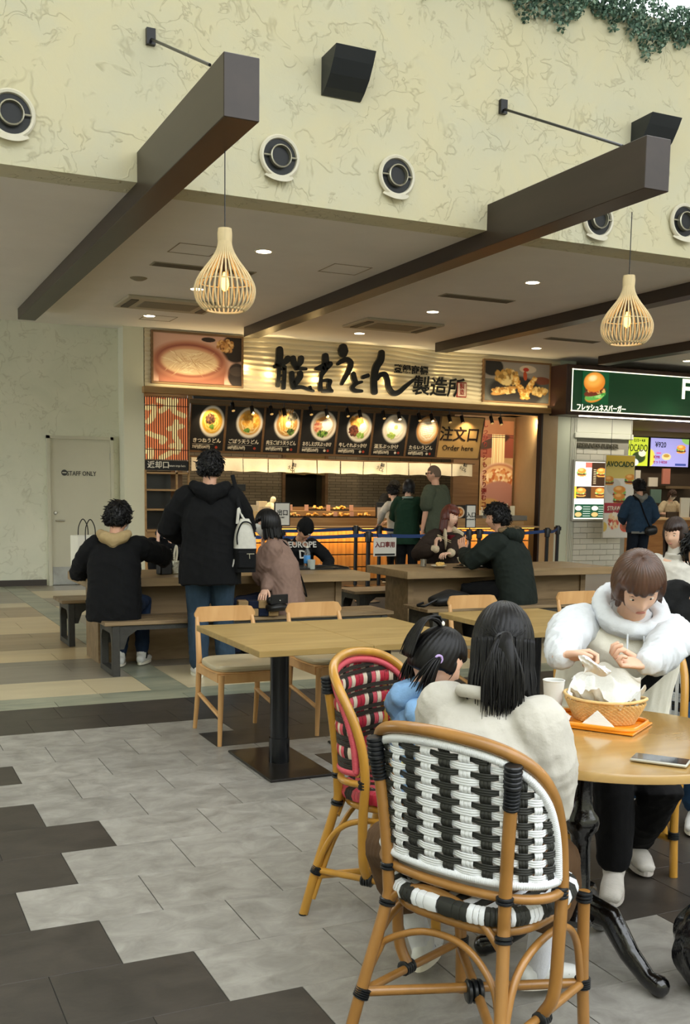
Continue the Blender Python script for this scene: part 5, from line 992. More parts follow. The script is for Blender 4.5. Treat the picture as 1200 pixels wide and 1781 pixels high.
MB().box((-.185, -.125, 0), (.185, .125, .006), .002).build('base', M_or, ot); rm = [(.18*math.copysign(abs(math.cos(a))**.35, math.cos(a)), .12*math.copysign(abs(math.sin(a))**.35, math.sin(a)), .012) for a in np.linspace(0, 2*math.pi, 65)[:-1]]; MB().tube(rm, .008, 8, closed=True).build('rim', M_or, ot, True)
bl.location.z = .757; 
cp_ = empty('paper_cup', (2.10, 2.83, .757), 0, 'plain white paper cup at the left end of the orange tray', 'cup'); M_cup = mat('white_cup', 'd8d8d4', .4); MB().lathe([(0, .0), (.026, .0), (.036, .12), (.033, .12), (.024, .006), (0, .006)], seg=28).build('body', M_cup, cp_, True); MB().tube([(.0355*math.cos(a), .0355*math.sin(a), .12) for a in np.linspace(0, 2*math.pi, 29)[:-1]], .002, 6, closed=True).build('rim', M_cup, cp_, True)
np_ = MB(); np_.grid(14, 12, lambda u, v: V(.1*(u-.5), .07*(v-.5), .012+.03*math.sin(u*3.1)*math.sin(v*3.1)+.006*math.sin(u*17+v*9))); tag(np_.build('crumpled_napkin', M_lin, None, True, (2.055, 2.745, .757), .5, fix=False), 'crumpled white napkin beside the paper cup', 'napkin')
tri = MB().add([(-.06, 0, 0), (.07, -.01, 0), (-.005, .012, .055), (-.06, .001, .001), (.07, -.009, .001), (-.005, .013, .056)], [[0, 1, 2], [3, 5, 4], [0, 3, 4, 1], [1, 4, 5, 2], [2, 5, 3, 0]]); p = at(1085, 1280, Z=.757); tag(tri.build('folded_napkin', M_lin, None, False, (2.115, 2.615, .757), R(-52)), 'folded white napkin leaning on the front of the cane basket', 'napkin')
ph = empty('smartphone', (2.035, 2.235, .7495), R(-52.5), 'smartphone with a dark screen in a pale case, face up', 'phone'); MB().box((-.078, -.037, 0), (.078, .037, .0095), .0035).build('case', mat('clear_phone_case', 'b7b5aa', .35), ph, True); MB().box((-.0745, -.0335, .0085), (.0745, .0335, .0102)).build('screen', mat('phone_glass', '0a0c10', .06, coat=.8), ph)
for o_ in (bl, bpy.data.objects['paper_liner'], bpy.data.objects['burger_wrapper']): o_.scale = (.86, .86, .9); o_.location += V(.022, -.008, 0)
ot.scale = (.86, .86, 1); ot.location += V(.0, .0, 0)
# ================================================================ THINGS ON THE COMMUNAL TABLES
TT = .738
pb = empty('paper_bag', (1.86, 9.38, TT), R(20), 'tall white paper carrier bag with dark handles behind the boy', 'bag'); M_bag = mat('white_paper_bag', 'd9d6c6', .6, bump=(4, .3, (1, 1, 1), .01)); MB().box((-.13, -.06, 0), (.13, .06, .33), .004).build('body', M_bag, pb)
for y in (-.06, .06): MB().tube(catmull([(-.05, y, .28), (-.045, y, .4), (0, y, .47), (.045, y, .4), (.05, y, .28)], 5), .005, 6).build('handle', M_black, pb, True)
cr = MB(); cr.ell((0, 0, .05), (.11, .06, .055), 16, 10); v = np.array(cr.v); v += rng.normal(0, .006, v.shape); cr.v = [tuple(q) for q in v]; tag(cr.build('crumpled_wrap', mat('cream_wrap', 'd8cba8', .7), None, True, (1.86, 8.88, TT)), 'crumpled cream wrapper at the left end of the first communal table', 'wrapper')
p = at(303, 975, Y=9.0); sb = empty('silver_handbag', (p.x, 9.0, TT), R(15), 'small silver and black handbag with a chain on the first communal table', 'handbag'); MB().box((-.045, -.05, 0), (.045, .05, .12), .01).build('silver_side', mat('silver_foil', 'b8b8a8', .25, .8, bump=(30, .6)), sb, True); MB().box((-.16, -.045, 0), (-.045, .045, .14), .01).build('black_side', mat('black_leather', '121212', .4), sb, True)
MB().tube(catmull([(.02, 0, .12), (.03, 0, .2), (.02, 0, .25), (.0, 0, .18), (-.0, 0, .12)], 5), .009, 8).build('handle', mat('cream_strap', 'cfc8b0', .5), sb, True)
for i in range(6): MB().tube([(-.035+.006*i+.009*math.cos(a), .009*math.sin(a), .22-.018*i) for a in np.linspace(0, 2*math.pi, 9)[:-1]], .0025, 5, closed=True).build('chain_link', mat('silver_foil', 'b8b8a8', .25, .8), sb)
# tray, bottle and glass in front of the boy in the beanie
def bigtray(name, x, y, w, d, lb, rz=0):
    t = empty(name, (x, y, TT), rz, lb, 'tray'); MB().box((-w/2, -d/2, 0), (w/2, d/2, .006)).build('base', mat('black_tray', '141312', .3), t); m = MB(); rm = [(w/2*math.copysign(abs(math.cos(a))**.3, math.cos(a)), d/2*math.copysign(abs(math.sin(a))**.3, math.sin(a)), .012) for a in np.linspace(0, 2*math.pi, 41)[:-1]]; m.tube(rm, .008, 6, closed=True).build('rim', mat('black_tray', '141312', .3), t, True); return t
bigtray('food_tray', 4.02, 9.3, .62, .36, 'black tray in front of the boy in the beanie')
p = at(534, 985, Y=9.22); bt_ = empty('water_bottle', (p.x, 9.22, TT+.007), 0, 'plastic bottle with a blue label in front of the boy in the beanie', 'bottle'); M_pet = mat('clear_plastic', 'e0ecf2', .08, trans=.9, ior=1.2, alpha=.75)
MB().lathe([(0, 0), (.03, 0), (.032, .01), (.032, .13), (.03, .15), (.014, .185), (.013, .2), (0, .2)], seg=24).build('body', M_pet, bt_, True); MB().lathe([(.0325, .05), (.033, .051), (.033, .125), (.0325, .126)], seg=24).build('label', mat('blue_label', '3c86c4', .4), bt_, True); MB().lathe([(0, .198), (.014, .198), (.014, .215), (0, .216)], seg=16).build('cap', M_wht, bt_)
p = at(536, 1005, Y=9.1); cg = empty('glass', (at(540, 1000, Y=9.16).x, 9.14, TT+.007), 0, 'pale square tumbler in front of the blue-labelled bottle', 'glass'); MB().lathe([(0, 0), (.035, 0), (.038, .09), (.035, .09), (.032, .008), (0, .008)], seg=24).build('body', mat('cloudy_glass', 'aeb6b0', .25, alpha=.8), cg, True)
p = at(575, 965, Z=.75); tag(MB().box((-.07, -.035, 0), (.07, .035, .009), .003).build('smartphone', mat('phone_dark', '1a1c1c', .2), None, False, (4.2, 9.16, TT), .3), 'dark phone lying at the right end of the first communal table', 'phone')
bigtray('food_tray', 5.95, 9.12, .66, .36, 'black tray of noodles before the woman with red hair')
p = at(815, 980, Y=9.1); nb_ = empty('noodle_bowl', (p.x, 9.1, TT+.007), 0, 'large cream bowl with a dark spot on the second communal table', 'bowl'); M_bowl = mat('cream_ceramic', 'd5ceb4', .3, coat=.3); MB().lathe([(0, 0), (.05, 0), (.05, .012), (.1, .04), (.12, .085), (.115, .087), (.09, .04), (0, .02)], seg=36).build('body', M_bowl, nb_, True); MB().ell((0, -.108, .05), (.022, .012, .02), 14, 8).build('spot', M_black, nb_, True); MB().tube([(.06, -.03, .07), (.16, .0, .115)], .007, 8).build('spoon', M_bowl, nb_)
MB().lathe([(0, .07), (.1, .07)], seg=24).build('broth', mat('broth', 'a8834c', .15), nb_)
p = at(765, 985, Y=9.0); sbw = empty('side_plate', (p.x+.02, 9.06, TT+.007), 0, 'small plate of leftovers on the tray beside the cream bowl', 'plate'); MB().lathe([(0, 0), (.05, 0), (.08, .015), (.078, .018), (.05, .006), (0, .006)], seg=28).build('dish', M_bowl, sbw, True); m = MB(); [m.limb([(rng.uniform(-.04, .04), rng.uniform(-.04, .04), .02), (rng.uniform(-.04, .04), rng.uniform(-.04, .04), .035)], [.012, .016], 6) for _ in range(7)]; m.build('leftovers', M_fry[1], sbw, True)
p = at(745, 978, Y=9.1); tl_ = tag(MB().lathe([(0, 0), (.03, 0), (.034, .07), (.031, .07), (.028, .006), (0, .006)], seg=20).build('steel_cup', mat('steel_cup_metal', 'a9a69c', .25, .9), None, True, (p.x, 9.2, TT+.007)), 'small steel cup on the tray before the woman with red hair', 'cup')
tag(MB().box((-.07, -.035, 0), (.07, .035, .009), .003).build('smartphone', mat('phone_dark', '1a1c1c', .2), None, False, (5.47, 8.98, TT), .1), 'dark phone at the left of the red-haired woman on the second table', 'phone')
p = at(805, 992, Z=.745); tag(MB().box((-.08, -.03, 0), (.08, .03, .003)).build('paper_napkin', M_lin, None, False, (5.98, 8.86, TT), .3), 'white paper slip at the edge of the tray near the green parka', 'napkin')
# black bag on the bench beside the parka, plastic bag on the floor at the right edge
bk = empty('black_backpack', (4.98, 8.42, .437), R(8), 'slumped black bag with a loose strap on the bench left of the parka', 'bag'); m = MB(); m.limb([(-.12, 0, .05), (.05, 0, .075), (.2, 0, .06)], [(.05, .1), (.075, .13), (.06, .12)], 14); m.build('body', mat('black_nylon', '0e0f11', .55, bump=(14, .4)), bk, True); MB().tube(catmull([(-.1, -.05, .08), (-.2, -.07, .05), (-.29, -.05, .012), (-.32, .02, .012), (-.22, .05, .03)], 5), (.012), 8, flat=.4).build('strap', M_black, bk, True)
p = at(1190, 1690, Z=.0); gb = MB(); gb.ell((0, 0, .14), (.13, .12, .16), 36, 24); v = np.array(gb.v); a = np.arctan2(v[:, 1], v[:, 0]); v[:, :2] *= (1+.07*np.sin(a*9+v[:, 2:3][:, 0]*30)+.05*np.sin(a*17))[:, None]; v[:, 2] = np.maximum(v[:, 2], .002); gb.v = [tuple(q) for q in v]; gb.limb([(0, 0, .27), (.02, 0, .34), (.05, .01, .4)], [.04, .025, .05], 12)
tag(gb.build('plastic_bag', mat('black_plastic_film', '0a0b10', .15, coat=.6, bump=(16, .8, (1, 1, .4), .02)), None, True, (2.33, 2.27, 0)), 'glossy black plastic bag standing on the floor at the bottom right edge', 'bag')
# ================================================================ PEOPLE
def skin_mat(name, c): return mat(name, c, .5, n=(14, .05), spec=.4)
SK = skin_mat('skin_warm', 'd3a184'); SK2 = skin_mat('skin_light', 'dfb59b')
M_hairk = mat('black_hair', '070607', .42, bump=(90, .4, (1, 1, .08), .003), spec=.35); M_hairb = mat('brown_hair', '4e3222', .36, n=(40, .45, (1, 1, .12)), bump=(90, .5, (1, 1, .1), .004), spec=.6); M_hairr = mat('reddish_hair', '5c2a1e', .4, n=(40, .4, (1, 1, .12)), bump=(90, .5, (1, 1, .1), .004))
M_eye = mat('dark_eye', '120d0b', .15, coat=.5); M_sclera = mat('eye_white', 'ded6cc', .3); M_lip = mat('lip', 'b4766a', .5); M_mask = mat('white_mask', 'dcdad2', .6)
def cloth(name, c, rough=.85, **k): return mat('cloth_'+name, c, rough, n=k.pop('n', (30, .08)), bump=k.pop('bump', (180, .15)), sheen=k.pop('sheen', 0), spec=.25, **k)
def ev(ob):
    dg = bpy.context.evaluated_depsgraph_get(); me = bpy.data.meshes.new_from_object(ob.evaluated_get(dg)); return me
def remesh(mb, vox, smooth=3, extra=None, fold=0, fk=14, seed=0):
    me = mb.mesh('tmp', []); ob = bpy.data.objects.new('tmp', me); COL.objects.link(ob)
    md = ob.modifiers.new('r', 'REMESH'); md.mode = 'VOXEL'; md.voxel_size = vox; md.use_smooth_shade = True
    if smooth: s = ob.modifiers.new('s', 'SMOOTH'); s.factor = .5; s.iterations = smooth
    m2 = ev(ob); bpy.data.objects.remove(ob); bpy.data.meshes.remove(me)
    if fold:
        n = len(m2.vertices); v = np.empty(n*3); nn = np.empty(n*3); m2.vertices.foreach_get('co', v); m2.vertices.foreach_get('normal', nn); v = v.reshape(-1, 3); nn = nn.reshape(-1, 3); r = np.random.default_rng(seed+1); d = 0
        for k in range(4):
            a = r.normal(size=3); a /= np.linalg.norm(a); a[2] *= .6; b = r.normal(size=3)*fk*.5; ph = v@(a*fk*(1+.6*k))+1.8*np.sin(v@b+r.uniform(0, 6)); d = d+(1-np.abs(np.sin(ph)))**1.5*(1/(1+.5*k))
        d = d/2-.45
        for k in range(3):
            a = r.normal(size=3); a /= np.linalg.norm(a); ph = v@(a*fk*(3.1+k))+2.2*np.sin(v@(r.normal(size=3)*fk*1.3)); d = d+.16*(1-np.abs(np.sin(ph)))**2
        v += nn*(d*fold)[:, None]; m2.vertices.foreach_set('co', v.ravel()); m2.update()
    return m2
def join_me(me, mb):
    """append a builder's loose pieces to a mesh"""
    n = len(me.vertices); v = [tuple(p.co) for p in me.vertices]; f = [tuple(p.vertices) for p in me.polygons]
    out = bpy.data.meshes.new(me.name); out.from_pydata(v+mb.v, [], f+[tuple(i+n for i in q) for q in mb.f]); return out
def putm(name, me, m, parent, smooth=True):
    me.name = name; me.materials.clear(); me.materials.append(m)
    if smooth: me.polygons.foreach_set('use_smooth', [True]*len(me.polygons))
    me.update(); return link(name, me, parent)
def ik(a, c, l1, l2, pole):
    a = V(a); c = V(c); d = c-a; L = d.length
    if L > (l1+l2)*.999: c = a+d.normalized()*(l1+l2)*.999; d = c-a; L = d.length
    L = max(L, abs(l1-l2)+.01); x = (l1*l1-l2*l2+L*L)/(2*L); h = math.sqrt(max(0, l1*l1-x*x)); u = d.normalized(); p = V(pole); p = p-u*p.dot(u)
    p = p.normalized() if p.length > 1e-4 else V(0, 0, -1); return a+u*x+p*h, c
def g_(x, s): return math.exp(-(x/s)**2)
def head_fn(s=1.0, child=0):
    def f(d):
        x, y, z = d.x*.0745, d.y*.094, d.z*.112; t = max(0, -d.z)
        x *= 1-.30*t**1.6; 
        if d.y < 0: y *= 1-.30*t*t; y *= 1.03
        else: y *= .93+.03*t; x *= 1+.02*t
        if child: x *= 1.04; z *= .96
        if d.y > .05:
            k = min(1, (d.y-.05)*3)
            y += k*(.021*g_(x, .009+.004*max(0, -z*20))*(max(0, min(1, (.016-z)/.045)) if z > -.032 else max(0, 1-(-.032-z)/.010)))
            y += k*.006*g_(x, .021)*(g_(z+.055, .0055)+g_(z+.067, .006)); y -= k*.003*g_(x, .02)*g_(z+.061, .0025)
            y += k*.007*g_(x, .02)*g_(z+.097, .014); y -= k*.010*(g_(abs(x)-.031, .013))*g_(z-.003, .011); y += k*.004*g_(abs(x)-.03, .02)*g_(z-.021, .007); y += k*.004*g_(abs(x)-.043, .016)*g_(z+.03, .02)
        return V(x, y, z)*s
    return f
def Rot(yaw, pitch, roll): return Matrix.Rotation(R(yaw), 3, 'Z') @ Matrix.Rotation(R(-pitch), 3, 'X') @ Matrix.Rotation(R(roll), 3, 'Y')
def hand_fingers(m, wr, d, n, side, curl=35, s=1.0, spread=1.0):
    """wrist, pointing direction, palm normal; side=+1 puts the thumb on +w"""
    d = V(d).normalized(); n = V(n); n = (n-d*n.dot(d)).normalized(); w = d.cross(n)*side; K = wr+d*.088*s
    for i, (o, L) in enumerate(((.031, .072), (.0105, .08), (-.0105, .075), (-.031, .058))):
        p = wr+d*.07*s+w*o*s*.9; q = d+w*(o*2.2*spread); q.normalize(); P_ = [p, p+q*.022*s]; c = curl*(.8+.1*i)
        for j, l in enumerate((.42, .33, .25)):
            ang = R(c*(.7, 1.1, 1.0)[j]); ax = n; q = (q*math.cos(ang)+n*math.sin(ang)).normalized(); n = n if True else n; P_.append(P_[-1]+q*(L*l*s)); 
            # rotate the bending normal with the finger
            nn = n-q*n.dot(q); ax = nn.normalized() if nn.length > .05 else -d; n_old = n; n = ax
        n = V(n0) if False else hand_fingers.n0
        m.limb(P_, [.0088*s, .0088*s, .0082*s, .0076*s, .0064*s], 8)
def hand(body, fing, wr, d, n, side, curl=35, s=1.0, spread=1.0):
    d = V(d).normalized(); n = V(n); n = (n-d*n.dot(d)).normalized(); w = d.cross(n)*side; hand_fingers.n0 = n
    body.limb([wr-d*.01*s, wr+d*.03*s, wr+d*.075*s], [(.024*s, .019*s), (.036*s, .016*s), (.038*s, .014*s)], 12, ref=w)
    hand_fingers(fing, wr, d, n, side, curl, s, spread)
    P_ = [wr+w*.018*s+d*.02*s, wr+w*.04*s+d*.042*s+n*.008*s, wr+w*.052*s+d*.068*s+n*.018*s, wr+w*.05*s+d*.09*s+n*.028*s]; fing.limb(P_, [.014*s, .0115*s, .010*s, .0078*s], 8)
def hair_shell(hf, style, th=.016, seed=0):
    """closed shell that follows the skull where there is hair and sinks into it where there is not"""
    r = np.random.default_rng(seed); ph = r.uniform(0, 6, 6); line = style.get('line', .34); side = style.get('side', 62); nape = style.get('nape', -.45); fr = style.get('fringe', 0)
    def f(d):
        az = math.degrees(math.atan2(abs(d.x), d.y)); z = d.z
        front = 1/(1+math.exp((az-side-14*max(0, z))/4)); hl = line-fr*g_(az, 40)*.9+.03*math.sin(az*.35+ph[0])
        facew = front*(1/(1+math.exp((z-hl)*30)))
        back = 1/(1+math.exp(-(z-nape-(.25 if az < 105 else 0)*(1 if az > side else 0))*26)); w = (1-facew)*back
        a = math.atan2(d.x, d.y); rid = .0007*math.sin(a*34+ph[1]+4*math.sin(z*2))+.0004*math.sin(a*71+ph[2]+z*9)+style.get('mess', .0)*(math.sin(a*9+z*11+ph[3])*math.sin(z*13+a*5+ph[4]))
        tt = th*(1+.35*max(0, z)+.2*max(0, -d.y))+rid
        p = hf(d); q = V(d.x*.0745, d.y*.094*(1.03 if d.y < 0 else .93), d.z*.112)*(hf(V(0, 0, 1)).z/.112); base = p if d.y > .3 and z < .2 else q
        return base*(.9+.1*w)+V(d.x, d.y, d.z)*(tt*w)
    return f
def curtain(m, hf0, A, ztop, zbot, R0, thick, flare=0, back_only=False, seed=0, yoff=0, wav=.004, n=120, nz=14, taper=0):
    """hair falling round the back of the head: closed C-shaped shell"""
    r = np.random.default_rng(seed); ph = r.uniform(0, 6, 8); vs = []; fs = []
    for j in range(nz):
        t = j/(nz-1)
        ring = []
        for i in range(n+1):
            u = i/n; a = R(A)+(2*math.pi-2*R(A))*u; rid = wav*(.5+t)*(math.sin(a*17+ph[0]+t*1.5)*.5+math.sin(a*41+ph[1]+t*2)*.35+math.sin(a*83+ph[2])*.25); zb = zbot+.012*math.sin(a*11+ph[3])+.008*math.sin(a*29+ph[4]); z = ztop+(zb-ztop)*t
            rr = 1+flare*t-taper*t*t; ring.append(V(math.sin(a)*(R0[0]+rid)*rr, math.cos(a)*(R0[1]+rid)*rr+yoff*t, z))
        inn = [V(p.x*(1-thick/R0[0]*(1-.6*t)), p.y*(1-thick/R0[1]*(1-.6*t)), p.z+.004) for p in ring[::-1]]
        vs += ring+inn
    k = 2*(n+1)
    for j in range(nz-1):
        for i in range(k): i2 = (i+1) % k; fs.append([j*k+i, j*k+i2, (j+1)*k+i2, (j+1)*k+i])
    # end strips as quads across the shell
    for j in (0, nz-1):
        for i in range(n): fs.append([j*k+i, j*k+i+1, j*k+k-2-i, j*k+k-1-i])
    m.add(vs, fs)
def person(label, loc, rz, hz=.53, s=1.0, sk=SK, lean=8, side=0, twist=0, head=(0, 0, 0), neckf=10, shw=.175, arms=None, legs=None, top=None, bot=None, shoe=None, hair=None, mask=False, face=True, vox=.011, child=0, seat=True, group=None, wide=1.0, female=0, hs=None, world=True):
    root = empty('person', (loc[0], loc[1], 0), R(rz), label, 'person', group); I = Matrix.Rotation(-R(rz), 3, 'Z'); L0 = V(loc[0], loc[1], 0)
    def wl(p): return I @ (V(p)-L0)       # world -> local
    hs = hs or (s if not child else s*1.32)
    def rx(a): return Matrix.Rotation(R(-a), 3, 'X') @ Matrix.Rotation(R(side), 3, 'Y')
    hip = V(0, 0, hz); p1 = hip+rx(lean*.5) @ V(0, 0, .13*s); p2 = p1+rx(lean) @ V(0, 0, .17*s); p3 = p2+rx(lean*1.3) @ V(0, 0, .19*s)
    tw = Matrix.Rotation(R(twist), 3, 'Z'); sx = (tw @ rx(lean) @ V(1, 0, 0)).normalized(); fx = tw @ rx(lean) @ V(0, 1, 0)
    nk = p3+rx(lean+neckf) @ V(0, 0, .065*s); Hm = Rot(*head); hc = nk+rx(lean*.6+neckf) @ V(0, 0, .045*hs)+Hm @ V(0, .018*hs, .072*hs)
    shp = {k: p3+sx*(shw*s*k)-rx(lean) @ V(0, 0, .045*s) for k in (1, -1)}
    hf = head_fn(hs, child); B = MB(); F = MB(); w = wide
    B.tube([hip-V(0, 0, .1*s), hip-V(0, 0, .03), hip+V(0, 0, .02), p1, p2, p3-rx(lean) @ V(0, 0, .03), p3, p3+rx(lean) @ V(0, 0, .02)], [(.09*s*w, .07*s*w), (.15*s*w, .105*s*w), (.155*s*w, .11*s*w), (.128*s*w, .092*s*w), (.15*s*w, .105*s*w), (.13*s*w, .08*s), (.08*s, .06*s), (.055*s, .055*s)], 20, ref=sx)
    B.limb([p3-V(0, 0, .02), nk, nk.lerp(hc, .45)], [.056*s, .052*hs, .05*hs], 14)
    B.ell(hc, 1, 56 if vox < .008 else 40, 40 if vox < .008 else 28, fn=hf, M=Hm)
    for k in (1, -1): B.ell(hc+Hm @ V(k*.074*hs, -.004*hs, -.004*hs), (.007*hs, .017*hs, .03*hs), 10, 8, M=Hm @ Matrix.Rotation(R(-k*18), 3, 'Z'))
    J = dict(hip=hip, p1=p1, p2=p2, p3=p3, nk=nk, hc=hc, Hm=Hm, sx=sx, fx=fx, root=root, hf=hf, s=s, hs=hs, wl=wl, sh=shp)
    la1, la2 = .27*s, .245*s; ar = {}
    for k, nm in ((1, 'r'), (-1, 'l')):
        a = (arms or {}).get(nm) or dict(t=(k*.25, .2, hz+.05), pole=(k*.5, -.6, -.6)); t = wl(a['t']) if a.get('w') else V(a['t']); e, wr = ik(shp[k], t, la1, la2, a.get('pole', (k*.4, -.5, -.8)))
        ar[k] = (shp[k], e, wr, a); B.limb([shp[k], shp[k].lerp(e, .5), e, e.lerp(wr, .35), wr], [.05*s*w, .046*s*w, .038*s, .036*s, .024*s], 12); d = a.get('d') or (wr-e).normalized(); d = (I @ V(d)) if a.get('dw') else V(d); n = a.get('n', (0, 0, -1)); n = (I @ V(n)) if a.get('dw') else V(n)
        hand(B, F, wr, d, n, a.get('side', k), a.get('curl', 35), s*a.get('hs', 1), a.get('spread', 1))
    ll1, ll2 = .42*s, .41*s; lg = {}
    for k, nm in ((1, 'r'), (-1, 'l')):
        a = (legs or {}).get(nm) or (dict(t=(k*.12, .42, .09), pole=(0, .3, 1)) if seat else dict(t=(k*.1, 0, .09), pole=(0, 1, 0))); t = wl(a['t']) if a.get('w') else V(a['t']); h = hip+V(k*.085*s, 0, -.01); kn, an = ik(h, t, ll1, ll2, a.get('pole', (0, .3, 1) if seat else (0, 1, 0)))
        toe = a.get('toe', (k*.15, 1, -.0)); toe = V(toe).normalized(); lg[k] = (h, kn, an, toe); B.limb([h, h.lerp(kn, .5), kn, kn.lerp(an, .35), an], [.08*s*w, .07*s*w, .052*s, .05*s, .034*s], 12); B.limb([an-toe*.03*s-V(0, 0, .03), an+toe*.06*s-V(0, 0, .045*s), an+toe*.14*s-V(0, 0, .06*s)], [.03*s, .033*s, .022*s], 10)
    J.update(ar=ar, lg=lg); me = remesh(B, vox, 2); me = join_me(me, F); putm('body', me, sk, root)
    # clothes
    if top:
        e = top.get('ease', .02); T = MB(); hem = top.get('hem', .06); hb = hip-rx(lean*.2) @ V(0, 0, hem*s); c = top.get('coll', 1.0)
        T.tube([hb, hip, p1, p2, p3-rx(lean) @ V(0, 0, .06*s), p3-rx(lean) @ V(0, 0, .01*s), p3+rx(lean+neckf) @ V(0, 0, .03*s*c)], [(.155*s*w+e*1.1+top.get('flare', 0), .115*s*w+e), (.158*s*w+e*1.1, .115*s*w+e), (.135*s*w+e*1.3, .098*s*w+e*1.1), (.155*s*w+e, .11*s*w+e), (.145*s*w+e*.8, .09*s+e*.6), (.09*s, .07*s), (.064*s*c, .062*s*c)], 26, ref=sx)
        sf = top.get('sleeve', 1.0)
        for k in (1, -1):
            a, b, c2, q = ar[k]; sr = top.get('sr', 1.0)
            if sf >= .9: T.limb([a-sx*(k*.03*s), a.lerp(b, .5), b, b.lerp(c2, .5), b.lerp(c2, sf*.97)], [(.058*s*w+e*.35)*sr, (.053*s*w+e*.45)*sr, (.045*s+e*.5)*sr, (.042*s+e*.45)*sr, (.031*s+e*.25)], 14)
            else: T.limb([a-sx*(k*.03*s), a.lerp(b, sf*.6), a.lerp(b, sf*1.2)], [(.062*s*w+e*.6)*sr, (.063*s*w+e*.6)*sr, (.062*s+e*.6)*sr], 14)
        if top.get('hood'): 
            hh = top['hood']; T2 = MB(); bk = p3-fx*(.085*s)+V(0, 0, .0); T2.limb([bk+sx*.10*s*hh+fx*.03+V(0, 0, .045), bk+sx*.07*s*hh-fx*.02*hh+V(0, 0, .01), bk-fx*.035*hh-V(0, 0, .03*hh), bk-sx*.07*s*hh-fx*.02*hh+V(0, 0, .01), bk-sx*.10*s*hh+fx*.03+V(0, 0, .045)], [(.035*hh, .04*hh), (.05*hh, .05*hh), (.06*hh, .055*hh), (.05*hh, .05*hh), (.035*hh, .04*hh)], 14)
            T2.limb([bk-fx*.03*hh+V(0, 0, -.02), bk-fx*.02-V(0, 0, .10*hh)], [.06*hh, .03*hh], 12); putm('hood', remesh(T2, .008, 3, fold=.009, fk=22, seed=3), top.get('hoodm', top['m']), root)
        tm_ = remesh(T, max(.008, vox*.85), 3, fold=top.get('fold', .012), fk=top.get('fk', 13), seed=int(loc[0]*100)); putm(top.get('name', 'jacket'), tm_, top['m'], root)
    if bot:
        e = bot.get('ease', .008); T = MB(); T.tube([hip-V(0, 0, .1*s), hip-V(0, 0, .04), hip+V(0, 0, .03), hip+V(0, 0, .08)], [(.11*s*w+e, .08*s*w+e), (.158*s*w+e, .112*s*w+e), (.16*s*w+e, .114*s*w+e), (.14*s*w, .1*s*w)], 20, ref=(1, 0, 0))
        for k in (1, -1):
            h, kn, an, toe = lg[k]; end = kn.lerp(an, bot.get('len', .93)); T.limb([h, h.lerp(kn, .5), kn, kn.lerp(end, .5), end], [.088*s*w+e, .078*s*w+e, .062*s+e, .054*s+e*bot.get('fl', 1), .044*s+e*bot.get('fl', 1)], 14)
        putm('trousers', remesh(T, max(.009, vox*.9), 2, fold=bot.get('fold', .009), fk=18, seed=5), bot['m'], root)
    if shoe:
        for k in (1, -1):
            h, kn, an, toe = lg[k]; up_ = V(0, 0, 1); g0 = an-up_*(.062*s); T = MB(); T.limb([g0-toe*.045*s+up_*.022, g0+toe*.0+up_*.028, g0+toe*.09*s+up_*.016, g0+toe*.16*s+up_*.006], [(.033*s, .04*s), (.037*s, .042*s), (.043*s, .034*s), (.036*s, .024*s)], 12, ref=toe.cross(up_)); T.limb([an-toe*.01-up_*.02, an+up_*.015], [.042*s, .042*s], 10)
            so = putm('shoe', remesh(T, .007, 2), shoe['m'], root); q = toe.cross(up_).normalized(); S_ = MB(); P_ = []
            for a in np.linspace(0, 2*math.pi, 25)[:-1]: P_.append((math.cos(a)*.128*s+.055*s, math.sin(a)*(.043+.006*math.cos(a))*s))
            zb = g0.z-.022*s
            S_.v = [tuple(V(g0.x, g0.y, max(.001, zb))+toe*x+q*y) for x, y in P_]+[tuple(V(g0.x, g0.y, max(.001, zb)+.02)+toe*x+q*y) for x, y in P_]; S_.f = [list(range(24))[::-1], list(range(24, 48))]+[[i, (i+1) % 24, 24+(i+1) % 24, 24+i] for i in range(24)]; S_.m = [0]*26; S_.build('sole', shoe.get('sole', M_wht), so)
            if shoe.get('sock'): MB().limb([an-up_*.02, an.lerp(kn, shoe.get('sl', .25))], [.044*s, .046*s], 14).build('sock', shoe['sock'], root, True)
    if hair:
        H = MB(); sh_ = hair_shell(hf, hair, hair.get('th', .016)*hs, int(loc[0]*10)); H.ell(hc, 1, 160, 60, fn=sh_, M=Hm)
        hm_ = hair.get('m', M_hairk)
        if hair.get('cur'):
            q = hair['cur']; C = MB(); curtain(C, hf, q.get('A', 62), q.get('zt', .03)*hs, q.get('zb', -.15)*hs, (.088*hs*q.get('w', 1), .108*hs*q.get('w', 1)), .03*hs, q.get('fl', 0), seed=4, yoff=q.get('yo', 0), wav=q.get('wav', .004), taper=q.get('tp', 0)); o_ = len(H.v); H.v += [tuple(hc+Hm @ (V(v)+V(0, -.008*hs, 0))) for v in C.v]; H.f += [[i+o_ for i in f] for f in C.f]; H.m += C.m
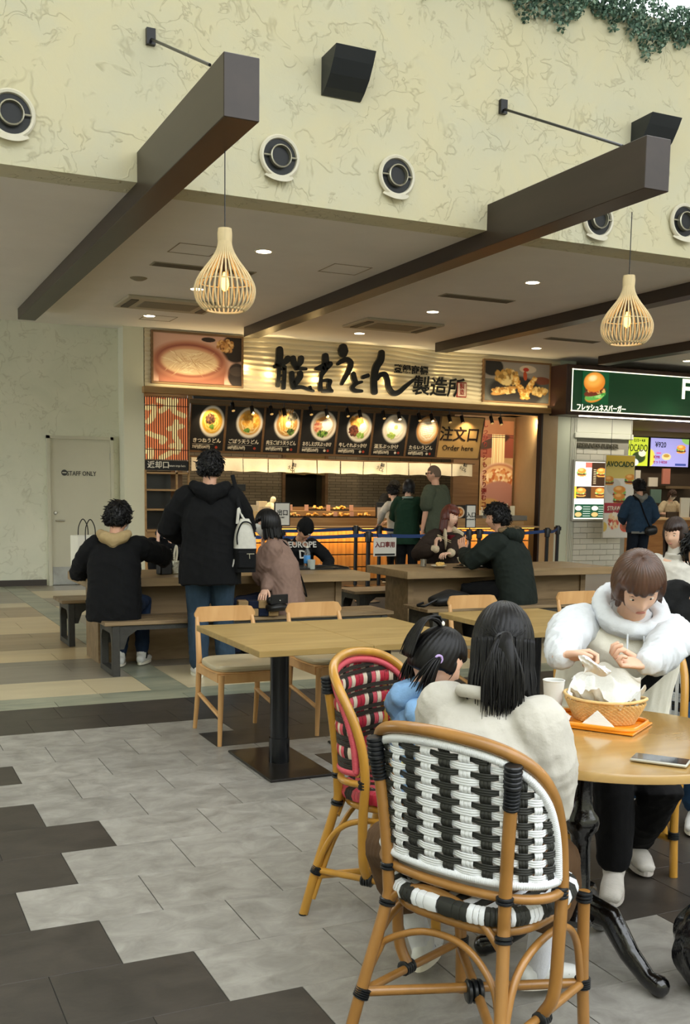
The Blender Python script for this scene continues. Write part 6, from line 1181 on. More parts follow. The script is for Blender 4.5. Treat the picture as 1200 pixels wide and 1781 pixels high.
        if not hair.get('cur') and hair.get('th', .016) > .011 and hair.get('tuft', 1):
            rg = np.random.default_rng(int(loc[0]*77)); nt_ = 0; TL = hair.get('tl', 1.0)
            while nt_ < hair.get('nt', 620):
                d = V(*rg.normal(size=3)).normalized(); q = sh_(d)
                if q.length < hf(d).length*1.06 or q.length < .05*hs: continue
                nt_ += 1; crown = V(.1, -.35, 1).normalized(); fl = (d-crown*d.dot(crown)); fl = fl.normalized() if fl.length > .01 else V(0, 1, 0); fl = (fl-d*fl.dot(d)+V(*rg.normal(size=3))*hair.get('rz', .3)).normalized(); L_ = hs*rg.uniform(.02, .042)*TL; p_ = hc+Hm @ (q*.975)
                H.tube([p_, p_+Hm @ (fl*L_*.5+d*.004*hs*hair.get('fz', 1)), p_+Hm @ (fl*L_+d*rg.uniform(-.006, .004)*hs*hair.get('fz', 1))], [.0052*hs, .004*hs, .0008*hs], 4, caps=False)
        putm('hair', H.mesh('hair', []), hm_, root)
    if mask:
        def mf(d):
            az = math.degrees(math.atan2(abs(d.x), d.y)); z = d.z; w_ = 1/(1+math.exp((az-62)/3))/(1+math.exp((z-.02-.12*g_(az, 22))*34))/(1+math.exp((-z-.93)*30)); p = hf(d); b_ = V(d.x*.0745*(1-.2*max(0, -z)), d.y*.094, z*.112)*hs; b_.y = max(b_.y, p.y*.98) if d.y > 0 else b_.y; return p.lerp(b_+V(0, .012*hs*g_(az, 30), 0), .7)*(.9+.1*w_)+V(d.x, d.y, d.z)*.009*w_*hs
        MB().ell(hc, 1, 60, 44, fn=mf, M=Hm).build('mask', M_mask, root, True)
        for k in (1, -1): MB().tube(catmull([hc+Hm @ (V(k*.062, .055, -.02)*hs), hc+Hm @ (V(k*.079, .01, -.0)*hs), hc+Hm @ (V(k*.082, -.016, .012)*hs), hc+Hm @ (V(k*.079, -.01, -.03)*hs), hc+Hm @ (V(k*.058, .05, -.06)*hs)], 4), .0015*hs, 5).build('ear_loop', M_mask, root)
    if face:
        for k in (1, -1):
            ez = .002; ey = hf(V(k*.38, .92, .0).normalized()).y
            MB().ell(hc+Hm @ V(k*.0305*hs, ey-.0035*hs, ez*hs), (.0125*hs, .006*hs, .0048*hs), 14, 8, M=Hm).build('eye', M_sclera if face == 2 else M_eye, root, True)
            if face == 2: MB().ell(hc+Hm @ V(k*.0305*hs, ey+.001*hs, ez*hs-.001), (.0052*hs, .0032*hs, .0046*hs), 12, 8, M=Hm).build('iris', M_eye, root, True)
            MB().tube(catmull([hc+Hm @ V(k*.016*hs, ey+.006*hs, .018*hs), hc+Hm @ V(k*.03*hs, ey+.0055*hs, .0225*hs), hc+Hm @ V(k*.045*hs, ey-.004*hs, .018*hs)], 3), [.0016*hs]*3+[.0022*hs]*2+[.001*hs]*2, 6).build('eyebrow', hair.get('m', M_hairk) if hair else M_hairk, root, True)
        if not mask:
            ly = hf(V(0, .88, -.52).normalized()).y
            MB().ell(hc+Hm @ V(0, ly-.0015*hs, -.0605*hs), (.018*hs, .005*hs, .0055*hs), 14, 8, M=Hm).build('lips', M_lip, root, True)
    return J
C_blk = cloth('black', '0b0c0e'); C_jean = cloth('dark_jeans', '1d2c44', n=(8, .3)); C_jeanl = cloth('washed_jeans', '2d3f50', n=(5, .45, (1, 1, .4))); C_shoew = mat('white_leather', 'd6d6d2', .4)
# 1 boy seated at the left, back to us
J = person('boy in a black jacket with a beige hood, seated with his back to us', (1.88, 8.43), -22, hz=.545, s=1.08, lean=14, head=(-28, 8, 0), shw=.175, top=dict(m=C_blk, ease=.048, hem=.12, hood=1.0, hoodm=cloth('beige_fleece', 'a8926a'), sr=1.2, fold=.02, fk=11, name='jacket'), bot=dict(m=C_jean), shoe=dict(m=C_shoew, sock=C_blk),
    arms={'r': dict(t=at(285, 972, Y=8.86), w=1, pole=(.9, -.1, -.2)), 'l': dict(t=(-.12, .42, .82), pole=(-.7, -.1, -.5))}, legs={'r': dict(t=(2.17, 8.68, .1), w=1), 'l': dict(t=(1.98, 8.66, .1), w=1)}, hair=dict(line=.3, nape=-.6, mess=.003, th=.018), mask=True)
for k in (1, -1):
    h, kn, an, toe = J['lg'][k]; MB().ell(an+toe*.075-V(0, 0, .028), (.038, .035, .022), 14, 8).build('dark_shoe_patch', M_black, J['root'], True)
# 2 girl behind the table with her hand in her hair
J = person('girl in black with pearl hair pins, hand in her hair, beside the standing man', (at(288, 915, Y=10.05).x, 10.1), 176, hz=.54, s=.97, sk=SK2, lean=16, head=(38, 32, 0), arms={'r': dict(t=at(275, 945, Y=9.82), w=1, pole=(.8, .2, -.6), d=(.0, -.1, 1), n=(-1, 0, .0), curl=14), 'l': dict(t=at(297, 948, Y=9.75), w=1, pole=(-.6, .2, -.8), d=(0, 0, 1), n=(1, 0, 0), curl=60)}, top=dict(m=C_blk, ease=.025, name='sweater'), bot=dict(m=C_blk), shoe=dict(m=C_blk), hair=dict(line=.42, side=58, nape=-.6, th=.02, fringe=.3, m=M_hairk, cur=dict(zb=-.16, A=66)))
for a in ((-.04, .0, .1), (-.06, .03, .075), (-.065, .05, .05)): MB().ell(J['hc']+J['Hm'] @ V(*a)*1.12, .008, 10, 8).build('pearl_pin', mat('pearl', 'e8e2d2', .3), J['root'], True)
# 3 standing man
J = person('standing man in a black hooded jacket and blue jeans with his back to us', (2.55, 7.99), -14, hz=.95, s=1.06, seat=False, lean=3, head=(-26, 6, 0), neckf=8, shw=.2, wide=1.06, top=dict(m=C_blk, ease=.055, hem=.2, hood=1.15, hoodm=C_blk, sr=1.15, fold=.018, fk=9, name='jacket', flare=.02), bot=dict(m=C_jeanl, ease=.02, fl=1.4), shoe=dict(m=C_shoew),
    arms={'r': dict(t=(.14, .34, 1.12), pole=(1, -.4, -.6), n=(-1, 0, 0)), 'l': dict(t=(-.17, .3, 1.08), pole=(-1, -.3, -.7), n=(1, 0, 0))}, legs={'r': dict(t=(.13, .02, .09)), 'l': dict(t=(-.09, -.03, .09))}, hair=dict(line=.34, nape=-.6, mess=.004, th=.017))
# the two-tone backpack on his shoulder
p = at(421, 950, Y=7.9); bpk = empty('backpack', (p.x, 7.84, p.z-.2), R(-8), 'small white and black backpack hanging from the standing man by one strap', 'backpack'); M_bw = cloth('white_nylon', 'c8c6bc'); M_bkk = cloth('black_nylon', '101113')
def shell(z0, z1, w0, w1, d0, d1, name, m, par):
    b = MB(); 
    def f(u, v):
        a = u*2*math.pi; c, s_ = math.cos(a), math.sin(a); k = (1-max(0, (z0+(z1-z0)*v-.26)/.16)**2*.55) if z0+(z1-z0)*v > .26 else 1; x = math.copysign(abs(c)**.6, c)*(w0+(w1-w0)*v)*k; y = math.copysign(abs(s_)**.6, s_)*(d0+(d1-d0)*v)*k; return V(x, y, z0+(z1-z0)*v)
    b.grid(32, 10, f, True); b.f.append(list(range(32))[::-1]); b.f.append([288+i for i in range(32)]); b.m += [0, 0]; return b.build(name, m, par, True)
shell(0, .19, .085, .09, .065, .07, 'lower_body', M_bkk, bpk); shell(.188, .42, .0905, .075, .0705, .055, 'upper_body', M_bw, bpk)
MB().tube(catmull([(-.07, -.062, .22), (-.072, -.066, .3), (-.03, -.06, .39), (.04, -.055, .38), (.075, -.06, .28)], 5), .006, 6).build('zip', M_bkk, bpk, True); MB().box((-.07, -.085, .03), (.075, -.06, .17), .012).build('front_pocket', M_bkk, bpk); MB().box((.0, -.09, .145), (.06, -.085, .151)).build('pocket_zip', mat('zip_metal', 'bdb9a8', .3, .8), bpk); MB().tube([(.02, -.09, .148), (.022, -.092, .11)], .003, 5).build('zip_pull', mat('zip_metal', 'bdb9a8', .3, .8), bpk)
MB().tube(catmull([(-.03, .02, .40), (-.035, .0, .47), (-.05, .03, .56), (-.06, .07, .66), (-.075, .12, .76)], 4), .017, 8, flat=.4).build('strap', M_bkk, bpk, True); MB().tube(catmull([(-.06, 0, .38), (-.055, -.01, .45), (-.045, .0, .5), (-.02, 0, .44), (.01, 0, .40)], 4), .012, 8, flat=.5).build('handle', M_bw, bpk, True); MB().tube(catmull([(-.075, .0, .05), (-.1, -.02, .03), (-.085, -.02, .1)], 4), .014, 8, flat=.5).build('side_tab', M_bw, bpk, True)
# 4 woman in the pinkish cardigan
J4 = J = person('woman with a black bob and mask in a loose pinkish-brown cardigan, seated sideways', (3.37, 8.42), 58, hz=.54, s=1.0, sk=SK2, lean=12, head=(6, 6, 0), arms={'l': dict(t=at(457, 955, Y=8.55), w=1, pole=(-.2, .1, -1), d=(.0, .0, 1), n=(0, -1, 0), curl=65), 'r': dict(t=at(458, 1035, Y=8.25), w=1, pole=(.5, -.7, -.6), curl=30)}, top=dict(m=cloth('pink_brown_knit', '8a7165'), ease=.05, hem=.14, sr=1.25, fold=.016, name='cardigan', flare=.02), bot=dict(m=cloth('navy', '141c30')), shoe=dict(m=C_blk), hair=dict(line=.4, side=58, nape=-.6, th=.02, fringe=.3, cur=dict(zb=-.12, A=66, fl=.05)), mask=True)
MB().tube(catmull([J['p3']+J['sx']*.09+V(0, .09, -.02), J['p3']+J['sx']*.12+V(0, .02, .055), J['p3']+J['sx']*.10+V(0, -.11, -.03), J['p2']+J['sx']*.07+V(0, -.175, -.1), J['p1']+J['sx']*.06+V(0, -.19, -.1), V(.14, -.12, .63)], 5), .008, 8, flat=.5).build('bag_strap', C_blk, J['root'], True)
p = at(482, 1030, Y=8.12); ob = empty('crossbody_bag', (p.x, 8.13, .445), R(15), 'round-bottomed black crossbody bag beside the woman in the cardigan', 'bag'); m = MB(); m.limb([(-.06, 0, .07), (.0, 0, .075), (.06, 0, .07)], [(.035, .065), (.04, .075), (.035, .065)], 16); m.limb([(-.07, 0, .13), (.07, 0, .13)], [(.03, .03), (.03, .03)], 12); m.build('body', mat('black_leather', '121212', .4), ob, True); MB().box((-.09, -.045, .1), (.09, -.03, .18), .006).build('flap', mat('black_leather', '121212', .4), ob); MB().ell((0, -.047, .13), .007, 10, 6).build('stud', mat('zip_metal', 'bdb9a8', .3, .8), ob)
p = at(446, 1045, Y=8.25); cv = None; tb_ = empty('tote_bag', (p.x, 8.22, .44), R(-12), 'navy and beige block-pattern tote lying on the bench between the man and the woman', 'bag')
for i in range(4):
    for j in range(2): MB().box((-.17+.085*i, -.06, .065*j), (-.086+.085*i, .06, .065*j+.064), .006).build('patch', (cloth('navy', '141c30'), cloth('tan_cloth', '9a7f58'))[(i+j) % 2], tb_)
# 5 boy in the beanie
J = person('boy in a black beanie and black printed sweatshirt, looking down at his tray', (4.14, 10.12), 178, hz=.54, s=.96, lean=22, head=(6, 40, 0), neckf=26, arms={'l': dict(t=at(566, 990, Y=9.6), w=1, pole=(-.9, .0, -.5), d=(.6, .7, .2), n=(1, 0, -.3), curl=45), 'r': dict(t=at(505, 992, Y=9.65), w=1, pole=(.9, 0, -.5), curl=35)}, top=dict(m=C_blk, ease=.035, name='sweatshirt'), bot=dict(m=C_blk), shoe=dict(m=C_blk), hair=dict(line=.3, nape=-.3, th=.01))
Bn = MB(); hs_ = J['hs']; hf_ = J['hf']
Bn.ell(J['hc'], 1, 60, 34, M=J['Hm'], fn=lambda d: (lambda w_: V(d.x*.0745, d.y*.096, d.z*.112)*hs_*(.92+.26*w_+.02*w_*max(0, d.z))+V(0, 0, .012*w_*max(0, d.z)))(1/(1+math.exp(-(d.z-.16-.1*(d.y < -.2)*-1)*24)))); Bn.build('beanie', cloth('black_knit', '0a0a0b', n=(60, .3)), J['root'], True)
b_ = MB().box((-.018, -.003, -.007), (.018, .003, .007), .002); ob = b_.build('beanie_label', mat('label_grey', '9a9890', .5), J['root']); ob.matrix_local = Matrix.Translation(J['hc']+J['Hm'] @ V(0, .113, .035)) @ J['Hm'].to_4x4()
pc = J['p2']+V(0, .15, .09); text('EUROPE', .085, mat('shirt_print', 'b8b5ac', .6), J['root'], pc+V(0, .012, .03), facing=(0, 1, .25), bold=.002); text('D', .12, mat('shirt_print', 'b8b5ac', .6), J['root'], pc+V(0, .035, -.07), facing=(0, 1, .25), bold=.002)
# 6 staff member behind the udon counter
M_cap = cloth('cap_black', '0d0d0f')
def cap(J, brim=True, m=M_cap):
    c = MB(); hs_ = J['hs']; c.ell(J['hc'], 1, 40, 24, M=J['Hm'], fn=lambda d: V(d.x*.0745, d.y*.096, d.z*.112)*hs_*(.92+.28/(1+math.exp(-(d.z-.3)*24)))); c.build('cap', m, J['root'], True)
    if brim: b = MB(); b.grid(12, 5, lambda u, v: J['hc']+J['Hm'] @ (V((u-.5)*.14, .095+.07*v*math.sin(math.pi*u)**.5, .045-.01*v-.03*(u-.5)**2*4)*hs_)); b.grid(12, 5, lambda u, v: J['hc']+J['Hm'] @ (V((u-.5)*.14, .095+.07*v*math.sin(math.pi*u)**.5, .04-.01*v-.03*(u-.5)**2*4)*hs_)); b.build('cap_brim', m, J['root'], True)
J = person('udon shop worker in black with a cap and white mask behind the counter', (at(667, 870, Y=16.8).x, 16.78), 205, hz=.94, s=1.0, seat=False, sk=SK2, lean=16, head=(-20, 32, 0), neckf=16, arms={'r': dict(t=(.14, .36, 1.12), pole=(.8, -.3, -.6)), 'l': dict(t=(-.14, .36, 1.12), pole=(-.8, -.3, -.6))}, top=dict(m=C_blk, ease=.03, sleeve=.5, name='shirt'), bot=dict(m=C_blk), shoe=dict(m=C_blk), hair=dict(line=.4, nape=-.5, th=.012), mask=True); cap(J)
# 7 woman in the green cardigan, someone in white behind her, the man in the tee
J = person('woman with short black hair in a dark green cardigan queueing with her back to us', (at(708, 900, Y=14.1).x, 14.1), -38, hz=.9, s=.97, seat=False, sk=SK2, lean=4, head=(-12, 10, 0), arms={'r': dict(t=(.12, .34, 1.0), pole=(.8, -.5, -.6), n=(-1, 0, 0)), 'l': dict(t=(-.12, .32, 1.02), pole=(-.8, -.5, -.6), n=(1, 0, 0))}, top=dict(m=cloth('dark_green', '183424'), ease=.045, hem=.22, sr=1.15, name='cardigan', flare=.02), bot=dict(m=C_blk, ease=.02), shoe=dict(m=C_blk), hair=dict(line=.4, side=58, nape=-.6, th=.022, fringe=.3, cur=dict(zb=-.09, A=66, w=1.02)), mask=True)
MB().tube(catmull([J['p3']+V(.075*math.cos(a), .06*math.sin(a), .018) for a in np.linspace(0, 6.0, 14)], 2), .016, 8).build('collar', cloth('pale_collar', '8fa39a'), J['root'], True)
person('person in a white shirt half hidden behind the green cardigan', (at(688, 900, Y=15.05).x, 15.02), 20, hz=.86, s=.92, seat=False, sk=SK2, lean=6, head=(0, 10, 0), arms={'l': dict(t=(-.3, .1, .98), pole=(-.8, -.3, -.5)), 'r': dict(t=(.14, .3, 1.0), pole=(.8, -.3, -.5))}, top=dict(m=cloth('white_shirt', 'c9c5b8'), ease=.03, name='shirt'), bot=dict(m=C_blk), shoe=dict(m=C_blk), hair=dict(line=.36, nape=-.5, th=.018))
J = person('tall man with a shaved head and sunglasses in a grey-green t-shirt at the counter', (at(760, 900, Y=13.75).x, 13.75), 28, hz=1.0, s=1.12, seat=False, lean=3, head=(26, 0, 0), shw=.19, arms={'r': dict(t=(.22, .14, .95), pole=(.6, -.8, -.3)), 'l': dict(t=(-.24, .1, .92), pole=(-.6, -.8, -.3))}, top=dict(m=cloth('grey_green', '4a5040'), ease=.05, hem=.12, sleeve=.6, name='t_shirt'), bot=dict(m=cloth('charcoal', '1c1e20'), ease=.015), shoe=dict(m=C_blk), hair=dict(line=.36, nape=-.35, th=.004, m=mat('shaved_hair', '6d5a4a', .8)))
g = MB()
for k in (1, -1): g.ell(J['hc']+J['Hm'] @ V(k*.034, .1, .004)*1.12, (.028, .006, .02), 14, 8, M=J['Hm']); g.tube([J['hc']+J['Hm'] @ V(k*.06, .095, .01)*1.12, J['hc']+J['Hm'] @ V(k*.078, .0, .012)*1.12], .0035, 6)
g.build('sunglasses', mat('sunglass_black', '08080a', .15), J['root'], True); MB().limb([V(-.05, -.16, .93), V(.12, -.17, .95)], [(.05, .04), (.06, .045)], 12).build('waist_pack', C_blk, J['root'], True)
# 9 woman with red hair
C_sh = cloth('brown_shearling', '2c221b'); C_cr = cloth('cream_fleece', 'c4b496', n=(60, .25), bump=(60, .8))
J = person('woman with reddish hair in a dark brown coat with cream fleece collar, holding chopsticks', (5.9, 10.1), 186, hz=.55, s=1.02, sk=SK2, lean=10, head=(10, 4, -4), arms={'r': dict(t=at(757, 955, Y=9.72), w=1, pole=(.8, .1, -.7), d=(-.1, .0, 1), n=(-1, .3, 0), curl=55), 'l': dict(t=at(778, 975, Y=9.5), w=1, pole=(-.9, 0, -.5), d=(1, .2, 0), n=(0, 0, -1))}, top=dict(m=C_sh, ease=.055, sr=1.2, name='coat'), bot=dict(m=C_blk), shoe=dict(m=C_blk), hair=dict(line=.42, side=60, nape=-.6, th=.02, fringe=.22, m=M_hairr, cur=dict(zb=-.17, A=62, fl=.02)), face=2, vox=.009)
for k in (1, -1):
    MB().limb([J['p3']+J['sx']*(k*.05)+V(0, .05, .05), J['p3']+J['sx']*(k*.10)+V(0, .115, -.01), J['p2']+J['sx']*(k*.08)+V(0, .16, .02)], [(.03, .016), (.05, .02), (.02, .015)], 12).build('fleece_collar', C_cr, J['root'], True)
    a, e, wr, q = J['ar'][k]; MB().limb([wr-(wr-e).normalized()*.06, wr-(wr-e).normalized()*.0], [(.05, .05), (.046, .046)], 14).build('fleece_cuff', C_cr, J['root'], True)
MB().tube([(J['p3']+J['sx']*-.0+V(0, .1, -.02)), (J['p2']+V(0, .14, .0))], [.045, .05], 12).build('red_sweater', cloth('dark_red_knit', '5a1018'), J['root'], True)
ch = MB(); w_ = at(765, 935, Y=9.66); 
for d_ in (0, .012): ch.tube([w_+V(-.03, 0, .02+d_), w_+V(.12, -.03, -.055+d_*1.6)], [.0035, .0022], 6)
tag(ch.build('chopsticks', mat('pale_chopstick', 'cdbb92', .5)), 'pale chopsticks held by the woman with red hair', 'chopsticks')
# 10 man in the green parka
C_pk = cloth('dark_green_parka', '1d2420', n=(8, .1)); J = person('man in a dark green parka with a fur-trimmed hood, seated with his back to us', (5.77, 8.43), 34, hz=.545, s=1.1, lean=16, head=(34, 8, 0), shw=.19, arms={'l': dict(t=at(805, 960, Y=8.86), w=1, pole=(-.7, -.1, -.6), d=(0, .2, 1), n=(1, 0, 0), curl=45), 'r': dict(t=(.08, .44, .84), pole=(.9, -.2, -.4))}, top=dict(m=C_pk, ease=.065, hem=.13, hood=1.25, hoodm=C_pk, sr=1.2, fold=.016, name='parka', fk=10), bot=dict(m=C_blk, ease=.02), shoe=dict(m=C_blk), hair=dict(line=.34, nape=-.62, mess=.004, th=.02))
fu = MB(); pts = [J['p3']-J['fx']*.13+J['sx']*x*.19+J['fx']*(.09*abs(x)**2)+V(0, 0, .035+.03*abs(x)) for x in np.linspace(-1, 1, 17)]
for i in range(900):
    t = rng.uniform(0, 15.99); i0 = int(t); c = pts[i0].lerp(pts[i0+1], t-i0); a = V(rng.normal(), rng.normal(), rng.normal()).normalized(); b = a.cross(V(0, 0, 1)).normalized()*.0035; q = c+a*.012; fu.add([q-b, q+b, c+a*rng.uniform(.035, .05)], [[0, 1, 2]])
fu.limb(pts, .024, 8); fu.build('fur_trim', mat('brown_fur', '7a6344', .8, n=(60, .4)), J['root'], fix=False)
# 11 customer at the burger counter, 12 burger worker
J = person('man in a blue denim jacket with a grey hood at the burger counter', (at(1112, 900, Y=14.0).x, 14.0), -24, hz=.93, s=1.02, seat=False, lean=3, head=(10, 6, 0), top=dict(m=cloth('denim_blue', '24384c', n=(8, .25)), ease=.05, hem=.08, hood=.85, hoodm=cloth('grey_hood', '77766f'), sr=1.15, name='denim_jacket'), bot=dict(m=cloth('dark_denim', '141b26'), ease=.015), shoe=dict(m=C_blk), arms={'r': dict(t=(.2, .22, .98), pole=(.7, -.7, -.4)), 'l': dict(t=(-.2, .24, 1.0), pole=(-.7, -.7, -.4))}, hair=dict(line=.34, nape=-.6, mess=.005, th=.022))
MB().limb([V(.1, -.19, .88), V(.21, -.17, .9)], [(.08, .055), (.08, .055)], 14).build('shoulder_bag', mat('black_leather', '121212', .4), J['root'], True); MB().tube(catmull([V(-.13, .0, 1.47), V(-.06, -.155, 1.38), V(.03, -.185, 1.15), V(.12, -.2, .95)], 5), .016, 8, flat=.3).build('bag_strap', C_blk, J['root'], True); MB().box((-.17, -.165, .835), (.17, -.15, .87)).build('grey_hem', cloth('grey_hood', '77766f'), J['root'])
J = person('burger worker in a cream shirt, cap and mask behind the counter', (at(1160, 900, Y=17.6).x, 17.6), 172, hz=.88, s=.93, seat=False, sk=SK2, lean=10, head=(-8, 26, 0), top=dict(m=cloth('cream_uniform', 'c4b494'), ease=.03, sleeve=.6, name='shirt'), bot=dict(m=C_blk), shoe=dict(m=C_blk), arms={'r': dict(t=(.14, .3, 1.08), pole=(.8, -.3, -.6)), 'l': dict(t=(-.14, .3, 1.08), pole=(-.8, -.3, -.6))}, hair=dict(line=.4, nape=-.6, th=.014, m=M_hairb), mask=True); cap(J, True, cloth('brown_cap', '3a3028'))
# 13 woman in the white polo-neck
W13 = at(1183, 928, D=8.05); J = person('woman with shoulder-length dark brown hair in a white polo-neck at the right edge', (W13.x+.02, W13.y+.06), 138, hz=.54, s=.99, sk=SK2, lean=6, head=(-28, 8, 0), top=dict(m=cloth('white_knit', 'd3cfc6'), ease=.03, coll=1.35, name='sweater'), bot=dict(m=cloth('navy', '141c30')), shoe=dict(m=C_shoew), hair=dict(line=.42, side=60, nape=-.6, th=.02, fringe=.1, m=mat('dark_brown_hair', '2b1b15', .4, bump=(90, .5, (1, 1, .1), .004)), cur=dict(zb=-.19, A=64)), face=2, vox=.009)
MB().tube([J['p3']+V(0, 0, -.0), J['nk']+V(0, .0, .03)], [.066, .06], 18).build('polo_neck', cloth('white_knit', 'd3cfc6', bump=(60, .5, (1, 1, .1))), J['root'], True)
# 14 woman in the white hoodie, cleaning her hands
C_wh = cloth('white_fleece', 'd0d4d8', n=(40, .03)); C_vest = cloth('cream_vest', 'e8e4d4', n=(10, .04))
hr = at(962, 1168, D=3.46); hl = at(1096, 1184, D=3.44)
J = person('short-haired woman in a white hoodie and cream vest wiping her hands', (2.78, 3.38), 146, hz=.55, s=1.04, sk=SK2, lean=20, side=-6, twist=4, head=(8, 40, 6), neckf=22, shw=.19, wide=1.1, arms={'r': dict(t=hr, w=1, pole=(.9, .0, -.45), d=(.86, -.40, .1), dw=1, n=(-.2, -.5, -.9), curl=68, side=-1), 'l': dict(t=hl, w=1, pole=(-.9, -.1, -.6), d=(-.86, .38, .08), dw=1, n=(-.1, -.3, 1), curl=62, side=1)}, legs={'r': dict(t=(2.55, 3.02, .1), w=1, pole=(0, .3, 1)), 'l': dict(t=(2.84, 3.24, .1), w=1)},
    top=dict(m=C_wh, ease=.042, hem=.1, sr=.98, fold=.026, fk=11, name='hoodie', coll=1.2), bot=dict(m=cloth('black_trousers', '08080a'), ease=.02, len=.9), shoe=dict(m=cloth('pale_knit_shoe', 'b9b4ac'), sole=mat('pale_sole', 'b3aca4', .6)), hair=dict(line=.36, side=56, nape=-.55, th=.022, fringe=.1, m=M_hairb, cur=dict(zt=.03, zb=-.055, A=58, w=.99, fl=.03, wav=.003)), vox=.006, face=2)
T = MB(); s_ = 1.06; ls_ = J
T.tube([J['hip']-V(0, 0, .08), J['hip'], J['p1'], J['p2'], J['p3']-V(0, -.0, .07), J['p3']-V(0, .01, .03)], [(.245, .19), (.25, .195), (.236, .185), (.235, .182), (.2, .15), (.11, .1)], 30, ref=J['sx']); putm('vest', remesh(T, .009, 4, fold=.014, fk=10, seed=9), C_vest, J['root'])
T = MB(); n3_ = J['nk']; P_ = []
for a in np.linspace(0, 2*math.pi, 22)[:-1]:
    P_.append(J['p3']+J['sx']*(.118*math.cos(a))+J['fx']*(.105*math.sin(a)+.025)+V(0, 0, .035-.035*math.sin(a)-.0))
T.tube(catmull(P_, 2, True), (.036), 12, closed=True); T.limb([P_[15]-J['fx']*.02, J['p3']-J['fx']*.12-V(0, 0, .08)], [(.1, .05), (.06, .03)], 12, ref=J['sx']); putm('hood', remesh(T, .008, 3, fold=.012, fk=20, seed=2), C_wh, J['root'])
for k in (1, -1): MB().tube(catmull([J['p3']+J['sx']*k*.03+J['fx']*.155+V(0, 0, -.0), J['p3']+J['sx']*k*.035+J['fx']*.19-V(0, 0, .06), J['p3']+J['sx']*k*.03+J['fx']*.2-V(0, 0, .1)], 3), .004, 6).build('drawstring', C_wh, J['root'], True)
st_ = [];
for t_ in np.linspace(0, 1, 12):
    c = J['p3'].lerp(J['hip'], t_)+J['sx']*(-.15+.40*t_); a_ = (-.15+.40*t_)/.24; c += J['fx']*(.19*math.sqrt(max(.05, 1-a_*a_*.9))+.05); st_.append(c-V(0, 0, .03))
MB().tube([J['p3']+J['sx']*-.14+J['fx']*.06+V(0, 0, .0)]+st_, .024, 8, flat=.14, ref=J['sx']).build('bag_strap', cloth('black_webbing', '0c0c0d', bump=(200, .4)), J['root'], True)
wp = MB(); c0_ = at(1032, 1160, D=3.37); wp.grid(16, 14, lambda u, v: c0_+RT*(.085*(u-.5)+.01*math.sin(v*5))+UP*(.06*(v-.5)*(1-.5*u)-.015*(u-.5)+.008*math.sin(u*6))-fwd*(.02+.03*math.sin(u*3.1)*math.sin(v*3)+.004*math.sin(u*23+v*11))); tag(wp.build('wet_wipe', M_lin, None, True, fix=False), 'white paper wipe between the hands of the bowed woman in white', 'wipe')
# 15 woman on the near chair, back to us
C_sw = cloth('oatmeal_fleece', 'c3bfb5', n=(9, .06), bump=(60, .25)); hd = at(880, 1112, D=2.84)
J = person('woman with half-tied black hair and oatmeal sweater on the nearest wicker chair', (1.46, 2.335), -65.5, hz=.53, s=.84, hs=.93, sk=SK2, lean=15, side=1, head=(33, 12, 0), neckf=14, shw=.205, wide=1.12, arms={'r': dict(t=(.08, .33, .72), pole=(.3, -.6, -1)), 'l': dict(t=(-.08, .33, .74), pole=(-.3, -.6, -1))}, legs={'l': dict(t=(1.56, 2.72, .1), w=1, pole=(-1, .2, .5), toe=(-.35, 1, 0)), 'r': dict(t=(1.80, 2.46, .1), w=1, pole=(.2, .3, 1), toe=(.5, 1, 0))},
    top=dict(m=C_sw, ease=.042, hem=.05, sr=1.2, fold=.013, fk=11, name='sweater', coll=1.25), bot=dict(m=cloth('brown_corduroy', '5c4530'), ease=.028, len=.45, fl=1.4), shoe=dict(m=mat('white_trainer', 'cfd0cc', .35), sock=cloth('white_sock', 'd4d6dc'), sl=.42), hair=dict(line=.42, side=60, nape=-.55, th=.018, cur=dict(zt=.02, zb=-.15, A=64, fl=.12, wav=.006, w=.98)), vox=.007)
hc, Hm, hs_ = J['hc'], J['Hm'], J['hs']
def hl_(x, y, z): return hc+Hm @ (V(x, y, z)*hs_)
MB().tube([hl_(.022*math.cos(a), -.133+.004*math.cos(a), .012+.016*math.sin(a)) for a in np.linspace(0, 2*math.pi, 17)[:-1]], .005, 8, closed=True).build('hair_tie', M_black, J['root'], True)
LK = MB()
LK.limb([hl_(0, -.128, .02), hl_(0, -.15, -.01), hl_(.004, -.15, -.08), hl_(.0, -.135, -.175)], [(.022, .015), (.030, .014), (.034, .012), (.02, .008)], 16, ref=(1, 0, 0))
for i in range(120):
    x0 = rng.uniform(-.038, .038); x1 = x0*1.35+rng.normal()*.008; L_ = rng.uniform(-.22, -.16); LK.tube(catmull([hl_(x0*.5, -.137-.008*rng.random(), .015), hl_(x0, -.157-.006*rng.random(), -.03), hl_(x1, -.155-.012*rng.random(), -.09), hl_(x1+rng.normal()*.004, -.138-.02*rng.random(), L_)], 4), [.0032]*9+[.0026, .002, .0012, .0006], 5)
for i in range(130):
    a = rng.uniform(R(72), 2*math.pi-R(72)); rr = rng.uniform(.98, 1.04); x, y = math.sin(a)*.088*rr, math.cos(a)*.108*rr-.008; L_ = rng.uniform(-.19, -.13); k = rng.uniform(.92, 1.12); LK.tube(catmull([hl_(x, y, .02), hl_(x*1.02, y*1.02, -.05), hl_(x*k, y*k, -.11), hl_(x*k*.97+rng.normal()*.005, y*k*.97, L_)], 4), [.003]*9+[.0026, .002, .0012, .0006], 5)
